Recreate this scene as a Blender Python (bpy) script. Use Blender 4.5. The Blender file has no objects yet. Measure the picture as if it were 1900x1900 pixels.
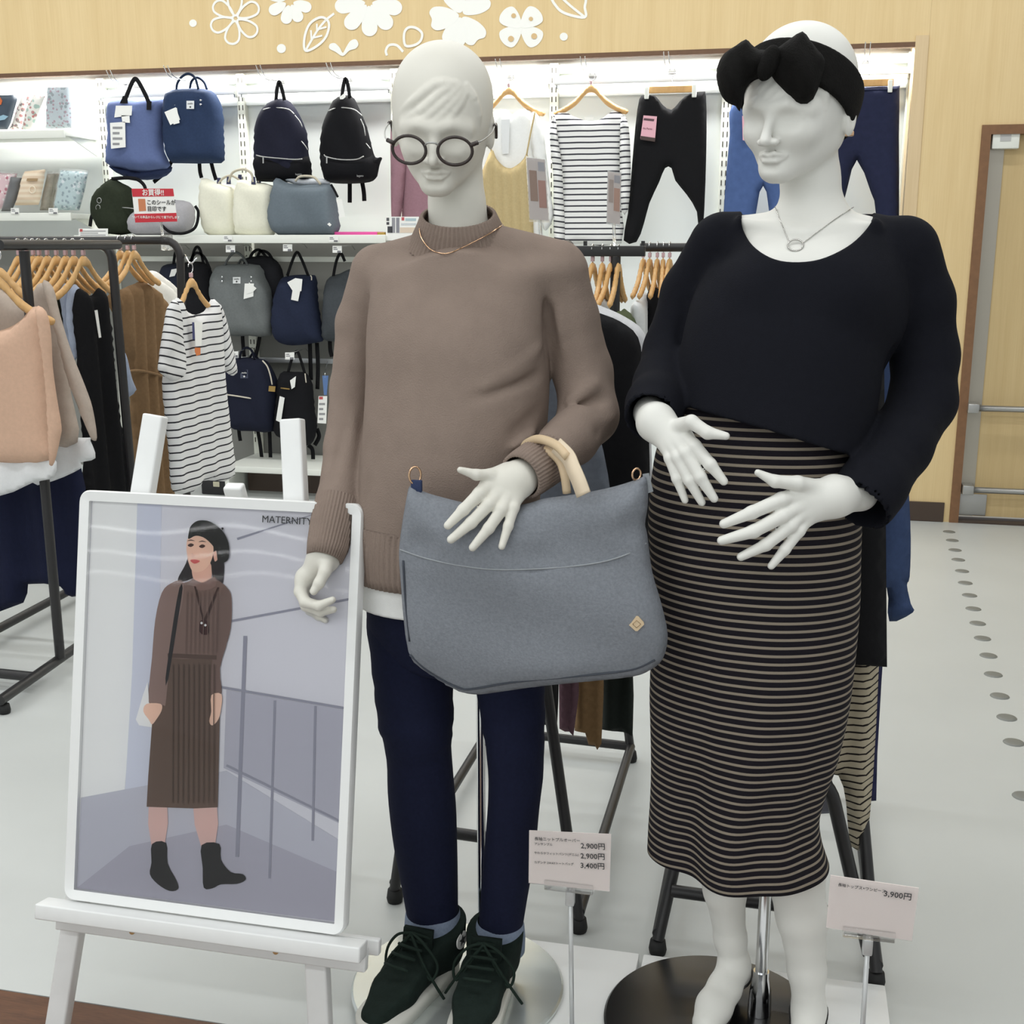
import bpy, bmesh, math, random
import numpy as np
from mathutils import Vector, Matrix, geometry
random.seed(7); np.random.seed(7)
S = bpy.context.scene
COL = S.collection
PI = math.pi

# ------------------------------------------------------------------ camera, world, lights, exposure
F = 2200.0                                  # focal length in pixels of the 1900 px frame
PITCH = math.radians(12.8); YAW = math.radians(12.8); CAMH = 1.45
cam = bpy.data.cameras.new('camera'); camo = bpy.data.objects.new('camera', cam); COL.objects.link(camo)
cam.sensor_width = 36.0; cam.lens = F / 1900 * 36.0; cam.clip_start = 0.05; cam.clip_end = 60
camo.location = (0, 0, CAMH); camo.rotation_euler = (PI / 2 - PITCH, 0, YAW)
S.camera = camo
w = bpy.data.worlds.new('store_ambience'); S.world = w; w.use_nodes = True
w.node_tree.nodes['Background'].inputs[0].default_value = (0.95, 0.98, 1.0, 1)
w.node_tree.nodes['Background'].inputs[1].default_value = 1.0
S.view_settings.view_transform = 'Standard'; S.view_settings.look = 'None'
S.view_settings.exposure = -0.62; S.view_settings.gamma = 1.0; S.view_settings.use_curve_mapping = False
CEIL = 3.6
def area(name, loc, sx, sy, power, rot=(0, 0, 0), col=(0.97, 0.99, 1.0)):
    l = bpy.data.lights.new(name, 'AREA'); l.shape = 'RECTANGLE'; l.size = sx; l.size_y = sy; l.energy = power; l.color = col
    o = bpy.data.objects.new(name, l); o.location = loc; o.rotation_euler = rot; COL.objects.link(o); return o
for y in (-3.3, -1.1, 1.2, 3.4, 5.45):                                   # continuous fluorescent lines of the shop ceiling
    area('unseen_ceiling_lamp', (-2.2, y, CEIL - 0.06), 8.2, 0.16, 100)
for y in (-22.0, -18.0, -14.6, -9.6, -6.2):  # unseen far rows, added for frontal fill and streaks on the poster cover
    area('unseen_ceiling_lamp', (-7.0, y, CEIL - 0.06), 22.0, 0.16, 270)
area('recess_strip_lamp', (-2.0, 6.60, 2.412), 5.6, 0.05, 85, col=(1, 1, 0.96))

# ------------------------------------------------------------------ pixel rays (1900 px frame) to real places
_cp, _sp, _cy, _sy = math.cos(PITCH), math.sin(PITCH), math.cos(YAW), math.sin(YAW)
_R = np.array([_cy, _sy, 0]); _Fw = np.array([-_sy * _cp, _cy * _cp, -_sp]); _U = np.array([-_sy * _sp, _cy * _sp, _cp])
C0 = np.array([0, 0, CAMH])
def ray(u, v): return _R * ((u - 950) / F) + _Fw - _U * ((v - 950) / F)
def at(u, v, y): d = ray(u, v); return C0 + d * (y / d[1])              # on the upright plane at depth y
def atx(u, v, x): d = ray(u, v); return C0 + d * (x / d[0])             # on the side plane at x
def atz(u, v, z): d = ray(u, v); return C0 + d * ((z - CAMH) / d[2])    # on a level plane
def mpp(u, v, y): d = ray(u, v); return (y / d[1]) / F                  # metres per pixel there

# ------------------------------------------------------------------ materials
def lin(c):
    if isinstance(c, str): c = tuple(int(c[i:i + 2], 16) for i in (0, 2, 4))
    f = lambda v: (v / 255 / 12.92) if v / 255 <= 0.04045 else ((v / 255 + 0.055) / 1.055) ** 2.4
    return tuple(f(v) for v in c[:3]) + (1,)
_M = {}
def mat(name, col, rough=0.6, metal=0.0, spec=0.5, noise=0.0, nscale=40, bump=0.0, bscale=300, coat=0.0, trans=0.0, alpha=1.0, sheen=0.0, emit=None, stretch=None):
    if name in _M: return _M[name]
    m = bpy.data.materials.new(name); m.use_nodes = True; nt = m.node_tree; b = nt.nodes['Principled BSDF']
    c = lin(col); b.inputs['Base Color'].default_value = c
    b.inputs['Roughness'].default_value = rough; b.inputs['Metallic'].default_value = metal
    b.inputs['Specular IOR Level'].default_value = spec; b.inputs['Coat Weight'].default_value = coat
    b.inputs['Transmission Weight'].default_value = trans; b.inputs['Alpha'].default_value = alpha
    b.inputs['Sheen Weight'].default_value = sheen
    if emit: b.inputs['Emission Color'].default_value = c; b.inputs['Emission Strength'].default_value = emit
    tc = nt.nodes.new('ShaderNodeTexCoord'); vec = tc.outputs['Object']
    if stretch:
        mp = nt.nodes.new('ShaderNodeMapping'); mp.inputs['Scale'].default_value = stretch
        nt.links.new(vec, mp.inputs['Vector']); vec = mp.outputs['Vector']
    if noise > 0:
        n = nt.nodes.new('ShaderNodeTexNoise'); n.inputs['Scale'].default_value = nscale; n.inputs['Detail'].default_value = 5
        nt.links.new(vec, n.inputs['Vector'])
        r = nt.nodes.new('ShaderNodeMapRange'); r.inputs[1].default_value = 0.3; r.inputs[2].default_value = 0.7
        r.inputs[3].default_value = 1 - noise; r.inputs[4].default_value = 1 + noise
        nt.links.new(n.outputs[0], r.inputs[0])
        mx = nt.nodes.new('ShaderNodeMix'); mx.data_type = 'RGBA'; mx.blend_type = 'MULTIPLY'; mx.inputs[0].default_value = 1
        mx.inputs[6].default_value = c; nt.links.new(r.outputs[0], mx.inputs[7]); nt.links.new(mx.outputs[2], b.inputs['Base Color'])
    if bump > 0:
        n2 = nt.nodes.new('ShaderNodeTexNoise'); n2.inputs['Scale'].default_value = bscale; n2.inputs['Detail'].default_value = 3
        nt.links.new(vec, n2.inputs['Vector'])
        bp = nt.nodes.new('ShaderNodeBump'); bp.inputs['Strength'].default_value = bump; bp.inputs['Distance'].default_value = 0.002
        nt.links.new(n2.outputs[0], bp.inputs['Height']); nt.links.new(bp.outputs[0], b.inputs['Normal'])
    _M[name] = m; return m
def fabric(name, col, noise=0.06, bump=0.35, bscale=500, rough=0.9, sheen=0.0, nscale=90):
    return mat(name, col, rough=rough, spec=0.15, noise=noise, nscale=nscale, bump=bump, bscale=bscale, sheen=sheen)
def striped(name, ca, cb, period, frac, phase=0.0, wob=0.0):
    """stripes across the V of the UV map (metres); cb lines of width frac on ca"""
    m = bpy.data.materials.new(name); m.use_nodes = True; nt = m.node_tree; b = nt.nodes['Principled BSDF']
    b.inputs['Roughness'].default_value = 0.9; b.inputs['Specular IOR Level'].default_value = 0.15
    uv = nt.nodes.new('ShaderNodeUVMap'); sx = nt.nodes.new('ShaderNodeSeparateXYZ'); nt.links.new(uv.outputs[0], sx.inputs[0])
    d = nt.nodes.new('ShaderNodeMath'); d.operation = 'MULTIPLY_ADD'; d.inputs[1].default_value = 1 / period; d.inputs[2].default_value = 50 + phase
    nt.links.new(sx.outputs[1], d.inputs[0])
    fr = nt.nodes.new('ShaderNodeMath'); fr.operation = 'FRACT'; nt.links.new(d.outputs[0], fr.inputs[0])
    lt = nt.nodes.new('ShaderNodeMapRange'); lt.inputs[1].default_value = frac - 0.03; lt.inputs[2].default_value = frac + 0.03
    lt.inputs[3].default_value = 1; lt.inputs[4].default_value = 0; nt.links.new(fr.outputs[0], lt.inputs[0])
    mx = nt.nodes.new('ShaderNodeMix'); mx.data_type = 'RGBA'; mx.inputs[6].default_value = lin(ca); mx.inputs[7].default_value = lin(cb)
    nt.links.new(lt.outputs[0], mx.inputs[0]); nt.links.new(mx.outputs[2], b.inputs['Base Color'])
    n2 = nt.nodes.new('ShaderNodeTexNoise'); n2.inputs['Scale'].default_value = 600
    tc = nt.nodes.new('ShaderNodeTexCoord'); nt.links.new(tc.outputs['Object'], n2.inputs['Vector'])
    bp = nt.nodes.new('ShaderNodeBump'); bp.inputs['Strength'].default_value = 0.3; bp.inputs['Distance'].default_value = 0.002
    nt.links.new(n2.outputs[0], bp.inputs['Height']); nt.links.new(bp.outputs[0], b.inputs['Normal'])
    return m
def wood(name, c1, c2, scale=(14, 14, 0.7), rough=0.45, spec=0.35, band=0.5):
    m = bpy.data.materials.new(name); m.use_nodes = True; nt = m.node_tree; b = nt.nodes['Principled BSDF']
    b.inputs['Roughness'].default_value = rough; b.inputs['Specular IOR Level'].default_value = spec
    tc = nt.nodes.new('ShaderNodeTexCoord'); mp = nt.nodes.new('ShaderNodeMapping'); mp.inputs['Scale'].default_value = scale
    nt.links.new(tc.outputs['Object'], mp.inputs['Vector'])
    n = nt.nodes.new('ShaderNodeTexNoise'); n.inputs['Scale'].default_value = 3.0; n.inputs['Detail'].default_value = 8; n.inputs['Distortion'].default_value = 0.6
    nt.links.new(mp.outputs[0], n.inputs['Vector'])
    mp2 = nt.nodes.new('ShaderNodeMapping'); mp2.inputs['Scale'].default_value = (scale[0] * 9, scale[1] * 9, scale[2] * 4)
    nt.links.new(tc.outputs['Object'], mp2.inputs['Vector'])
    n3 = nt.nodes.new('ShaderNodeTexNoise'); n3.inputs['Scale'].default_value = 3.0; n3.inputs['Detail'].default_value = 2
    nt.links.new(mp2.outputs[0], n3.inputs['Vector'])
    ad = nt.nodes.new('ShaderNodeMix'); ad.inputs[0].default_value = 0.35
    nt.links.new(n.outputs[0], ad.inputs[2]); nt.links.new(n3.outputs[0], ad.inputs[3])
    r = nt.nodes.new('ShaderNodeValToRGB'); r.color_ramp.elements[0].position = 0.5 - band / 2; r.color_ramp.elements[1].position = 0.5 + band / 2
    r.color_ramp.elements[0].color = lin(c1); r.color_ramp.elements[1].color = lin(c2)
    nt.links.new(ad.outputs[0], r.inputs[0]); nt.links.new(r.outputs[0], b.inputs['Base Color'])
    _M[name] = m; return m

# ------------------------------------------------------------------ objects
WP = {}                                      # world origin of every object made here
def tag(o, label=None, cat=None, group=None, kind=None):
    if label: o['label'] = label
    if cat: o['category'] = cat
    if group: o['group'] = group
    if kind: o['kind'] = kind
    return o
def thing(name, label, cat, loc, group=None):
    o = bpy.data.objects.new(name, None); COL.objects.link(o); o.location = loc; o.empty_display_size = 0.05
    WP[o] = np.array(loc, float); return tag(o, label, cat, group)
def part(name, geo, m, parent=None, smooth=True, label=None, loc=None, autos=None):
    """geo = (verts in WORLD space, faces[, uv per vertex]) linked as one mesh object"""
    v = np.asarray(geo[0], float).reshape(-1, 3)
    if parent is not None: org = WP[parent]
    elif loc is not None: org = np.array(loc, float)
    else: org = np.array([(v[:, 0].min() + v[:, 0].max()) / 2, (v[:, 1].min() + v[:, 1].max()) / 2, v[:, 2].min()])
    me = bpy.data.meshes.new(name); me.from_pydata((v - org).tolist(), [], [tuple(int(i) for i in f) for f in geo[1]])
    if len(geo) > 2 and geo[2] is not None:
        uvl = me.uv_layers.new(name='UVMap'); uv = np.asarray(geo[2], float)
        li = np.empty(len(me.loops), dtype=np.int32); me.loops.foreach_get('vertex_index', li)
        uvl.data.foreach_set('uv', uv[li].astype(np.float32).ravel())
    if m is not None: me.materials.append(m)
    if smooth: me.polygons.foreach_set('use_smooth', np.ones(len(me.polygons), bool))
    me.update()
    if smooth and autos:
        bm = bmesh.new(); bm.from_mesh(me); cosang = math.radians(autos)
        for e in bm.edges:
            if len(e.link_faces) == 2 and e.calc_face_angle(0) > cosang: e.smooth = False
        bm.to_mesh(me); bm.free()
    o = bpy.data.objects.new(name, me); COL.objects.link(o)
    if parent is not None: o.parent = parent
    else: o.location = org
    WP[o] = org
    if label: o['label'] = label
    return o
def solo(name, geo, m, label, cat, group=None, smooth=True, kind=None, autos=None, loc=None):
    return tag(part(name, geo, m, None, smooth, autos=autos, loc=loc), label, cat, group, kind)
def struct(name, geo, m, smooth=False, autos=None): return tag(part(name, geo, m, None, smooth, autos=autos), kind='structure')
def again(o, loc, parent=None, label=None, group=None):
    """copy of an object (and its parts) whose origin goes to the world place loc"""
    c = o.copy(); COL.objects.link(c); WP[c] = np.array(loc, float)
    if parent is not None: c.parent = parent; c.location = WP[c] - WP[parent]
    else: c.location = loc
    if label: c['label'] = label
    if group: c['group'] = group
    for ch in [q for q in bpy.data.objects if q.parent == o]:
        again(ch, WP[c] + np.array(ch.location), c)
    return c

# ------------------------------------------------------------------ geometry
def merge(*gs):
    V, Fc, UV = [], [], []; n = 0; hasuv = all(len(g) > 2 and g[2] is not None for g in gs)
    for g in gs:
        v = np.asarray(g[0], float).reshape(-1, 3); V.append(v)
        Fc += [tuple(int(i) + n for i in f) for f in g[1]]
        if hasuv: UV.append(np.asarray(g[2], float))
        n += len(v)
    return (np.concatenate(V), Fc, np.concatenate(UV) if hasuv else None)
def bx(x0, x1, y0, y1, z0, z1, bev=0.0):
    if bev <= 0:
        v = [(x, y, z) for x in (x0, x1) for y in (y0, y1) for z in (z0, z1)]
        f = [(0, 1, 3, 2), (4, 6, 7, 5), (0, 4, 5, 1), (2, 3, 7, 6), (0, 2, 6, 4), (1, 5, 7, 3)]
        return (np.array(v, float), f)
    bm = bmesh.new(); bmesh.ops.create_cube(bm, size=1)
    for q in bm.verts: q.co = Vector(((x0 + x1) / 2 + q.co.x * (x1 - x0), (y0 + y1) / 2 + q.co.y * (y1 - y0), (z0 + z1) / 2 + q.co.z * (z1 - z0)))
    bmesh.ops.bevel(bm, geom=bm.edges[:], offset=bev, segments=2, affect='EDGES', profile=0.6)
    return bmgeo(bm)
def bmgeo(bm):
    bm.verts.index_update(); v = np.array([q.co[:] for q in bm.verts]); f = [tuple(q.index for q in p.verts) for p in bm.faces]; bm.free(); return (v, f)
def xform(g, M=None, loc=(0, 0, 0)):
    v = np.asarray(g[0], float)
    if M is not None: v = v @ np.asarray(M, float).T
    return (v + np.array(loc, float),) + tuple(g[1:])
def Rz(a): c, s = math.cos(a), math.sin(a); return np.array([[c, -s, 0], [s, c, 0], [0, 0, 1.0]])
def Rx(a): c, s = math.cos(a), math.sin(a); return np.array([[1.0, 0, 0], [0, c, -s], [0, s, c]])
def Ry(a): c, s = math.cos(a), math.sin(a); return np.array([[c, 0, s], [0, 1.0, 0], [-s, 0, c]])
def cr(pts, n=6, closed=False):
    """Catmull-Rom through the points"""
    P = np.asarray(pts, float)
    if len(P) < 3: return P
    if closed: Q = np.vstack([P[-1], P, P[0], P[1]]); m = len(P)
    else: Q = np.vstack([2 * P[0] - P[1], P, 2 * P[-1] - P[-2]]); m = len(P) - 1
    out = []
    for i in range(m):
        a, b, c, d = Q[i:i + 4]
        for k in range(n):
            t = k / n
            out.append(0.5 * ((2 * b) + (c - a) * t + (2 * a - 5 * b + 4 * c - d) * t * t + (3 * b - a - 3 * c + d) * t ** 3))
    if not closed: out.append(P[-1])
    return np.array(out)
def tube(pts, r, n=8, closed=False, caps=True, flat=None, up=(0, 0, 1)):
    """round tube (or flat strap: flat=(width, thickness)) along points; r a number or one per point"""
    P = np.asarray(pts, float); m = len(P); rr = np.full(m, r) if np.isscalar(r) else np.interp(np.linspace(0, 1, m), np.linspace(0, 1, len(r)), r)
    T = np.empty_like(P)
    for i in range(m):
        a = P[(i - 1) % m] if (closed or i > 0) else P[i]; b = P[(i + 1) % m] if (closed or i < m - 1) else P[i]
        T[i] = (b - a) / (np.linalg.norm(b - a) + 1e-12)
    u = np.array(up, float)
    if abs(T[0] @ u) > 0.95: u = np.array([1.0, 0, 0])
    V = []; nrm = u - T[0] * (u @ T[0]); nrm /= np.linalg.norm(nrm)
    for i in range(m):
        nrm = nrm - T[i] * (nrm @ T[i]); nrm /= (np.linalg.norm(nrm) + 1e-12); bn = np.cross(T[i], nrm)
        if flat is None:
            for k in range(n): a = 2 * PI * k / n; V.append(P[i] + rr[i] * (math.cos(a) * nrm + math.sin(a) * bn))
        else:
            wd, th = flat
            for (sa, sb) in ((1, 1), (-1, 1), (-1, -1), (1, -1)): V.append(P[i] + sa * th / 2 * nrm + sb * wd / 2 * bn)
    if flat is not None: n = 4
    Fc = []
    for i in range(m if closed else m - 1):
        j = (i + 1) % m
        for k in range(n): l = (k + 1) % n; Fc.append((i * n + k, i * n + l, j * n + l, j * n + k))
    if caps and not closed: Fc.append(tuple(range(n))[::-1]); Fc.append(tuple((m - 1) * n + k for k in range(n)))
    return (np.array(V), Fc)
def loft(rings, closed=True, cap0=False, cap1=False, uv=True):
    """rings: list of (n,3) arrays. UV in metres: u round, v along"""
    R = [np.asarray(r, float) for r in rings]; n = len(R[0]); V = np.concatenate(R)
    Fc = []; m = len(R)
    for i in range(m - 1):
        for k in range(n if closed else n - 1):
            l = (k + 1) % n; Fc.append((i * n + k, i * n + l, (i + 1) * n + l, (i + 1) * n + k))
    if cap0: Fc.append(tuple(range(n))[::-1])
    if cap1: Fc.append(tuple((m - 1) * n + k for k in range(n)))
    UV = np.zeros((len(V), 2)); vv = np.zeros(n)
    for i in range(m):
        if i: vv = vv + np.linalg.norm(R[i] - R[i - 1], axis=1)
        UV[i * n:(i + 1) * n, 1] = vv; UV[i * n:(i + 1) * n, 0] = np.linspace(0, 1, n)
    return (V, Fc, UV)
def disc(c, r, z0, z1, n=64, bev=0.004):
    prof = [(0, z0), (r - bev, z0), (r, z0 + bev * 0.6), (r, z1 - bev), (r - bev, z1), (0, z1)]
    return lathe(prof, c, n)
def lathe(prof, c=(0, 0), n=32):
    V = []; Fc = []
    for (r, z) in prof:
        for k in range(n): a = 2 * PI * k / n; V.append((c[0] + r * math.cos(a), c[1] + r * math.sin(a), z))
    for i in range(len(prof) - 1):
        for k in range(n): l = (k + 1) % n; Fc.append((i * n + k, i * n + l, (i + 1) * n + l, (i + 1) * n + k))
    return (np.array(V), Fc)
def inpoly(P, Q):
    x, y = Q[:, 0], Q[:, 1]; ins = np.zeros(len(Q), bool); j = len(P) - 1
    for i in range(len(P)):
        xi, yi = P[i]; xj, yj = P[j]
        if yi != yj:
            c = ((yi > y) != (yj > y)) & (x < (xj - xi) * (y - yi) / (yj - yi) + xi); ins ^= c
        j = i
    return ins
def pdist(P, Q):
    d = np.full(len(Q), 1e9)
    for i in range(len(P)):
        a = P[i]; b = P[(i + 1) % len(P)]; ab = b - a; L = ab @ ab + 1e-18
        t = np.clip(((Q - a) @ ab) / L, 0, 1); d = np.minimum(d, np.linalg.norm(Q - (a + t[:, None] * ab), axis=1))
    return d
def resample(P, res):
    out = []
    for i in range(len(P)):
        a = P[i]; b = P[(i + 1) % len(P)]; k = max(1, int(np.linalg.norm(b - a) / res + 0.5))
        for q in range(k): out.append(a + (b - a) * q / k)
    return np.array(out)
def pillow2(outl, thick, R, res, fold=None, back=0.6, edge=0.12):
    """flat outline (a,z) blown up into a soft body: returns a, depth, z (depth>0 towards the viewer), faces, uv"""
    P = resample(np.asarray(outl, float), res); lo = P.min(0); hi = P.max(0)
    gx, gz = np.meshgrid(np.arange(lo[0], hi[0], res), np.arange(lo[1], hi[1], res)); gx = gx + (np.arange(gx.shape[0]) % 2)[:, None] * res * 0.5
    Q = np.stack([gx.ravel(), gz.ravel()], 1); Q = Q[inpoly(P, Q)]; Q = Q[pdist(P, Q) > res * 0.42] if len(Q) else Q
    n = len(P); A = np.vstack([P, Q]) if len(Q) else P
    vs, es, fs, *_ = geometry.delaunay_2d_cdt([Vector(p) for p in A], [(i, (i + 1) % n) for i in range(n)], [], 1, 1e-7)
    A = np.array([v[:] for v in vs]); dB = pdist(P, A) < 1e-6; mids = set()
    for f in fs:                                            # a link straight across a narrow part gets a point in its middle
        for i in range(3):
            a, b = f[i], f[(i + 1) % 3]
            if dB[a] and dB[b]:
                mm = (A[a] + A[b]) / 2
                if pdist(P, mm[None])[0] > res * 0.12: mids.add((round(mm[0], 6), round(mm[1], 6)))
    if mids:
        A2 = np.vstack([P] + ([Q] if len(Q) else []) + [np.array(list(mids))])
        vs, es, fs, *_ = geometry.delaunay_2d_cdt([Vector(p) for p in A2], [(i, (i + 1) % n) for i in range(n)], [], 1, 1e-7)
        A = np.array([v[:] for v in vs])
    tri = [f for f in fs]
    d = pdist(P, A); t = np.clip(d / R, 0, 1); h = thick * np.sqrt(np.clip(1 - (1 - t) ** 2, 0, 1))
    bnd = d < 1e-6
    fv = fold(A[:, 0], A[:, 1]) if fold is not None else np.zeros(len(A))
    dep = h + fv * np.clip(d / (R * 0.5), edge, 1); depb = -h * back + fv * edge * np.clip(1 - d / R, 0, 1)
    dep[bnd] = fv[bnd] * edge; m = len(A)
    idx = np.arange(m) + m; idx[bnd] = np.arange(m)[bnd]
    V = np.zeros((2 * m, 3)); V[:m, 0] = A[:, 0]; V[:m, 1] = dep; V[:m, 2] = A[:, 1]; V[m:, 0] = A[:, 0]; V[m:, 1] = depb; V[m:, 2] = A[:, 1]
    Fc = [];
    for f in tri:
        f = list(f); a, b, c = A[f[0]], A[f[1]], A[f[2]]
        if (b[0] - a[0]) * (c[1] - a[1]) - (b[1] - a[1]) * (c[0] - a[0]) < 0: f = f[::-1]
        Fc.append(tuple(f)); Fc.append(tuple(int(idx[i]) for i in f[::-1]))
    UV = np.vstack([A, A]); return V, Fc, UV
def pillow(px, y=None, x=None, thick=0.03, R=0.04, res=0.02, sm=5, fold=None, back=0.6, edge=0.12, rotuv=0.0, corners=False):
    """soft body whose front outline is traced in pixels on the plane y=... (facing -y) or x=... (facing +x)"""
    P3 = np.array([(at(u, v, y) if x is None else atx(u, v, x)) for (u, v) in px])
    P2 = P3[:, [0, 2]] if x is None else P3[:, [1, 2]]
    if sm: P2 = cr(P2, sm, True)
    V, Fc, UV = pillow2(P2, thick, R, res, fold, back, edge)
    if rotuv: c, s = math.cos(rotuv), math.sin(rotuv); UV = UV @ np.array([[c, s], [-s, c]])
    if x is None: W = np.stack([V[:, 0], y - V[:, 1], V[:, 2]], 1)
    else: W = np.stack([x + V[:, 1], V[:, 0], V[:, 2]], 1)
    return (W, Fc, UV)
def plate(px, y, th=0.003, sm=0):
    """thin stiff card traced in pixels on the plane y"""
    P = np.array([at(u, v, y) for (u, v) in px])
    if sm: P = cr(P, sm, True)
    return prism(P, np.array([0, th, 0]))
def prism(P, off):
    P = np.asarray(P, float); n = len(P); V = np.vstack([P, P + off])
    tr = geometry.tessellate_polygon([[Vector(p) for p in P]])
    Fc = [tuple(t) for t in tr] + [tuple(i + n for i in t[::-1]) for t in tr] + [(i, (i + 1) % n, n + (i + 1) % n, n + i) for i in range(n)]
    V_, F_ = V, Fc
    bm = bmesh.new(); vs = [bm.verts.new(p) for p in V_]
    for f in F_:
        try: bm.faces.new([vs[i] for i in f])
        except ValueError: pass
    bmesh.ops.recalc_face_normals(bm, faces=bm.faces[:]); return bmgeo(bm)
_TX = {}
def text(s, size, M, loc, mt, parent, name='lettering', ext=0.0002, align='LEFT', bold=0.0):
    """flat printed lettering; M columns = right, up, normal"""
    cu = bpy.data.curves.new(name, 'FONT'); cu.body = s; cu.size = size; cu.extrude = ext; cu.align_x = align; cu.offset = bold; cu.resolution_u = 2
    o = bpy.data.objects.new(name, cu); COL.objects.link(o); bpy.context.view_layer.update()
    me = bpy.data.meshes.new_from_object(o.evaluated_get(bpy.context.evaluated_depsgraph_get()))
    v = np.array([q.co[:] for q in me.vertices]).reshape(-1, 3); f = [tuple(p.vertices) for p in me.polygons]
    bpy.data.objects.remove(o); bpy.data.meshes.remove(me); bpy.data.curves.remove(cu)
    if not len(v): return None
    return part(name, (v @ np.asarray(M, float).T + np.asarray(loc, float), f), mt, parent, smooth=False)
MFRONT = np.array([[1, 0, 0], [0, 0, -1], [0, 1, 0]], float)     # text standing up, facing -y

# ------------------------------------------------------------------ implicit bodies
def rcone(P, a, b, ra, rb):
    a = np.asarray(a, float); b = np.asarray(b, float); ab = b - a; t = np.clip(((P - a) @ ab) / (ab @ ab + 1e-12), 0, 1)
    return np.linalg.norm(P - (a + t[:, None] * ab), axis=1) - (ra + (rb - ra) * t)
def chain(P, pts, rad, k=0.0):
    d = None
    for i in range(len(pts) - 1):
        e = rcone(P, pts[i], pts[i + 1], rad[i], rad[i + 1]); d = e if d is None else (smin(d, e, k) if k else np.minimum(d, e))
    return d
def ell(P, c, r, R=None):
    q = P - np.asarray(c, float)
    if R is not None: q = q @ np.asarray(R, float)
    r = np.asarray(r, float); k0 = np.linalg.norm(q / r, axis=1); k1 = np.linalg.norm(q / (r * r), axis=1)
    return k0 * (k0 - 1) / (k1 + 1e-9)
def smin(a, b, k): h = np.clip(0.5 + 0.5 * (b - a) / k, 0, 1); return b * (1 - h) + a * h - k * h * (1 - h)
def smax(a, b, k): return -smin(-a, -b, k)
def rows(P, tab, pw=2.0):
    """stacked ellipses: tab rows = z, cx, cy, rx, ryfront, ryback"""
    T = cr(np.asarray(sorted(tab), float), 8); z = P[:, 2]; f = lambda k: np.interp(z, T[:, 0], T[:, k])
    cx, cy, rx, rf, rb = f(1), f(2), f(3), f(4), f(5); dy = P[:, 1] - cy; ry = np.where(dy < 0, rf, rb)
    q = (np.abs((P[:, 0] - cx) / rx) ** pw + np.abs(dy / ry) ** pw) ** (1 / pw)
    return (q - 1) * np.minimum(rx, ry) * 0.9
def sdf_mesh(fn, lo, hi, h, cs=4, slack=1.5, project=True):
    lo = np.array(lo, float); hi = np.array(hi, float); nb = np.ceil((hi - lo) / (h * cs)).astype(int); N = nb * cs + 1
    g = np.stack(np.meshgrid(*[np.arange(k) for k in nb], indexing='ij'), -1).reshape(-1, 3)
    d = fn(lo + (g + 0.5) * h * cs).reshape(nb); act = np.abs(d) < h * cs * 0.87 * slack
    up = lambda a: a.repeat(cs, 0).repeat(cs, 1).repeat(cs, 2)
    vals = np.pad(np.where(up(d) < 0, -1.0, 1.0), ((0, 1),) * 3, mode='edge')
    mk = np.zeros(N, bool); A = up(act)
    for i in (0, 1):
        for j in (0, 1):
            for k in (0, 1): mk[i:i + A.shape[0], j:j + A.shape[1], k:k + A.shape[2]] |= A
    idx = np.argwhere(mk); vals[mk] = fn(lo + idx * h)
    Sg = vals < 0; cnt = np.zeros(N - 1, int)
    for i in (0, 1):
        for j in (0, 1):
            for k in (0, 1): cnt += Sg[i:N[0] - 1 + i, j:N[1] - 1 + j, k:N[2] - 1 + k]
    cm = (cnt > 0) & (cnt < 8); ids = np.full(N - 1, -1); cells = np.argwhere(cm); ids[cm] = np.arange(len(cells))
    acc = np.zeros((len(cells), 3)); num = np.zeros(len(cells))
    cor = [np.array(c) for c in np.ndindex(2, 2, 2)]
    for a in cor:
        for b in cor:
            if (b - a).sum() == 1 and (b - a).min() == 0:
                p = cells + a; q = cells + b; v0 = vals[p[:, 0], p[:, 1], p[:, 2]]; v1 = vals[q[:, 0], q[:, 1], q[:, 2]]
                c = (v0 < 0) != (v1 < 0); t = np.where(c, v0 / np.where(c, v0 - v1, 1), 0)
                acc[c] += (a + t[:, None] * (b - a))[c]; num[c] += 1
    V = lo + h * (cells + acc / num[:, None]); Q = []
    for ax in range(3):
        b, c = (ax + 1) % 3, (ax + 2) % 3; e = np.zeros(3, int); e[ax] = 1; eb = np.zeros(3, int); eb[b] = 1; ec = np.zeros(3, int); ec[c] = 1
        s0 = Sg[tuple(slice(0, N[k] - e[k]) for k in range(3))]; s1 = Sg[tuple(slice(e[k], N[k]) for k in range(3))]
        ed = np.argwhere(s0 != s1); ed = ed[(ed[:, b] > 0) & (ed[:, c] > 0) & (ed[:, b] < N[b] - 1) & (ed[:, c] < N[c] - 1)]
        i4 = [ids[tuple((ed - o).T)] for o in (np.zeros(3, int), eb, eb + ec, ec)]; q = np.stack(i4, 1)
        fl = ~Sg[tuple(ed.T)]; q[fl] = q[fl][:, ::-1]; q = q[(q >= 0).all(1)]; Q.append(q)
    if project:
        for _ in range(2):
            f0 = fn(V); e = h * 0.5; gr = np.stack([fn(V + np.eye(3)[k] * e) - f0 for k in range(3)], 1) / e
            V = V - np.clip(f0[:, None] * gr / (np.sum(gr * gr, 1)[:, None] + 1e-6), -h, h) * 0.8
    return (V, np.concatenate(Q).tolist())
def subset(g, keep):
    """drop the faces whose verts all fail keep(V)"""
    V = np.asarray(g[0]); k = keep(V); Fc = [f for f in g[1] if any(k[i] for i in f)]
    used = np.unique(np.array([i for f in Fc for i in f])); mp = -np.ones(len(V), int); mp[used] = np.arange(len(used))
    return (V[used], [tuple(mp[i] for i in f) for f in Fc])

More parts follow.
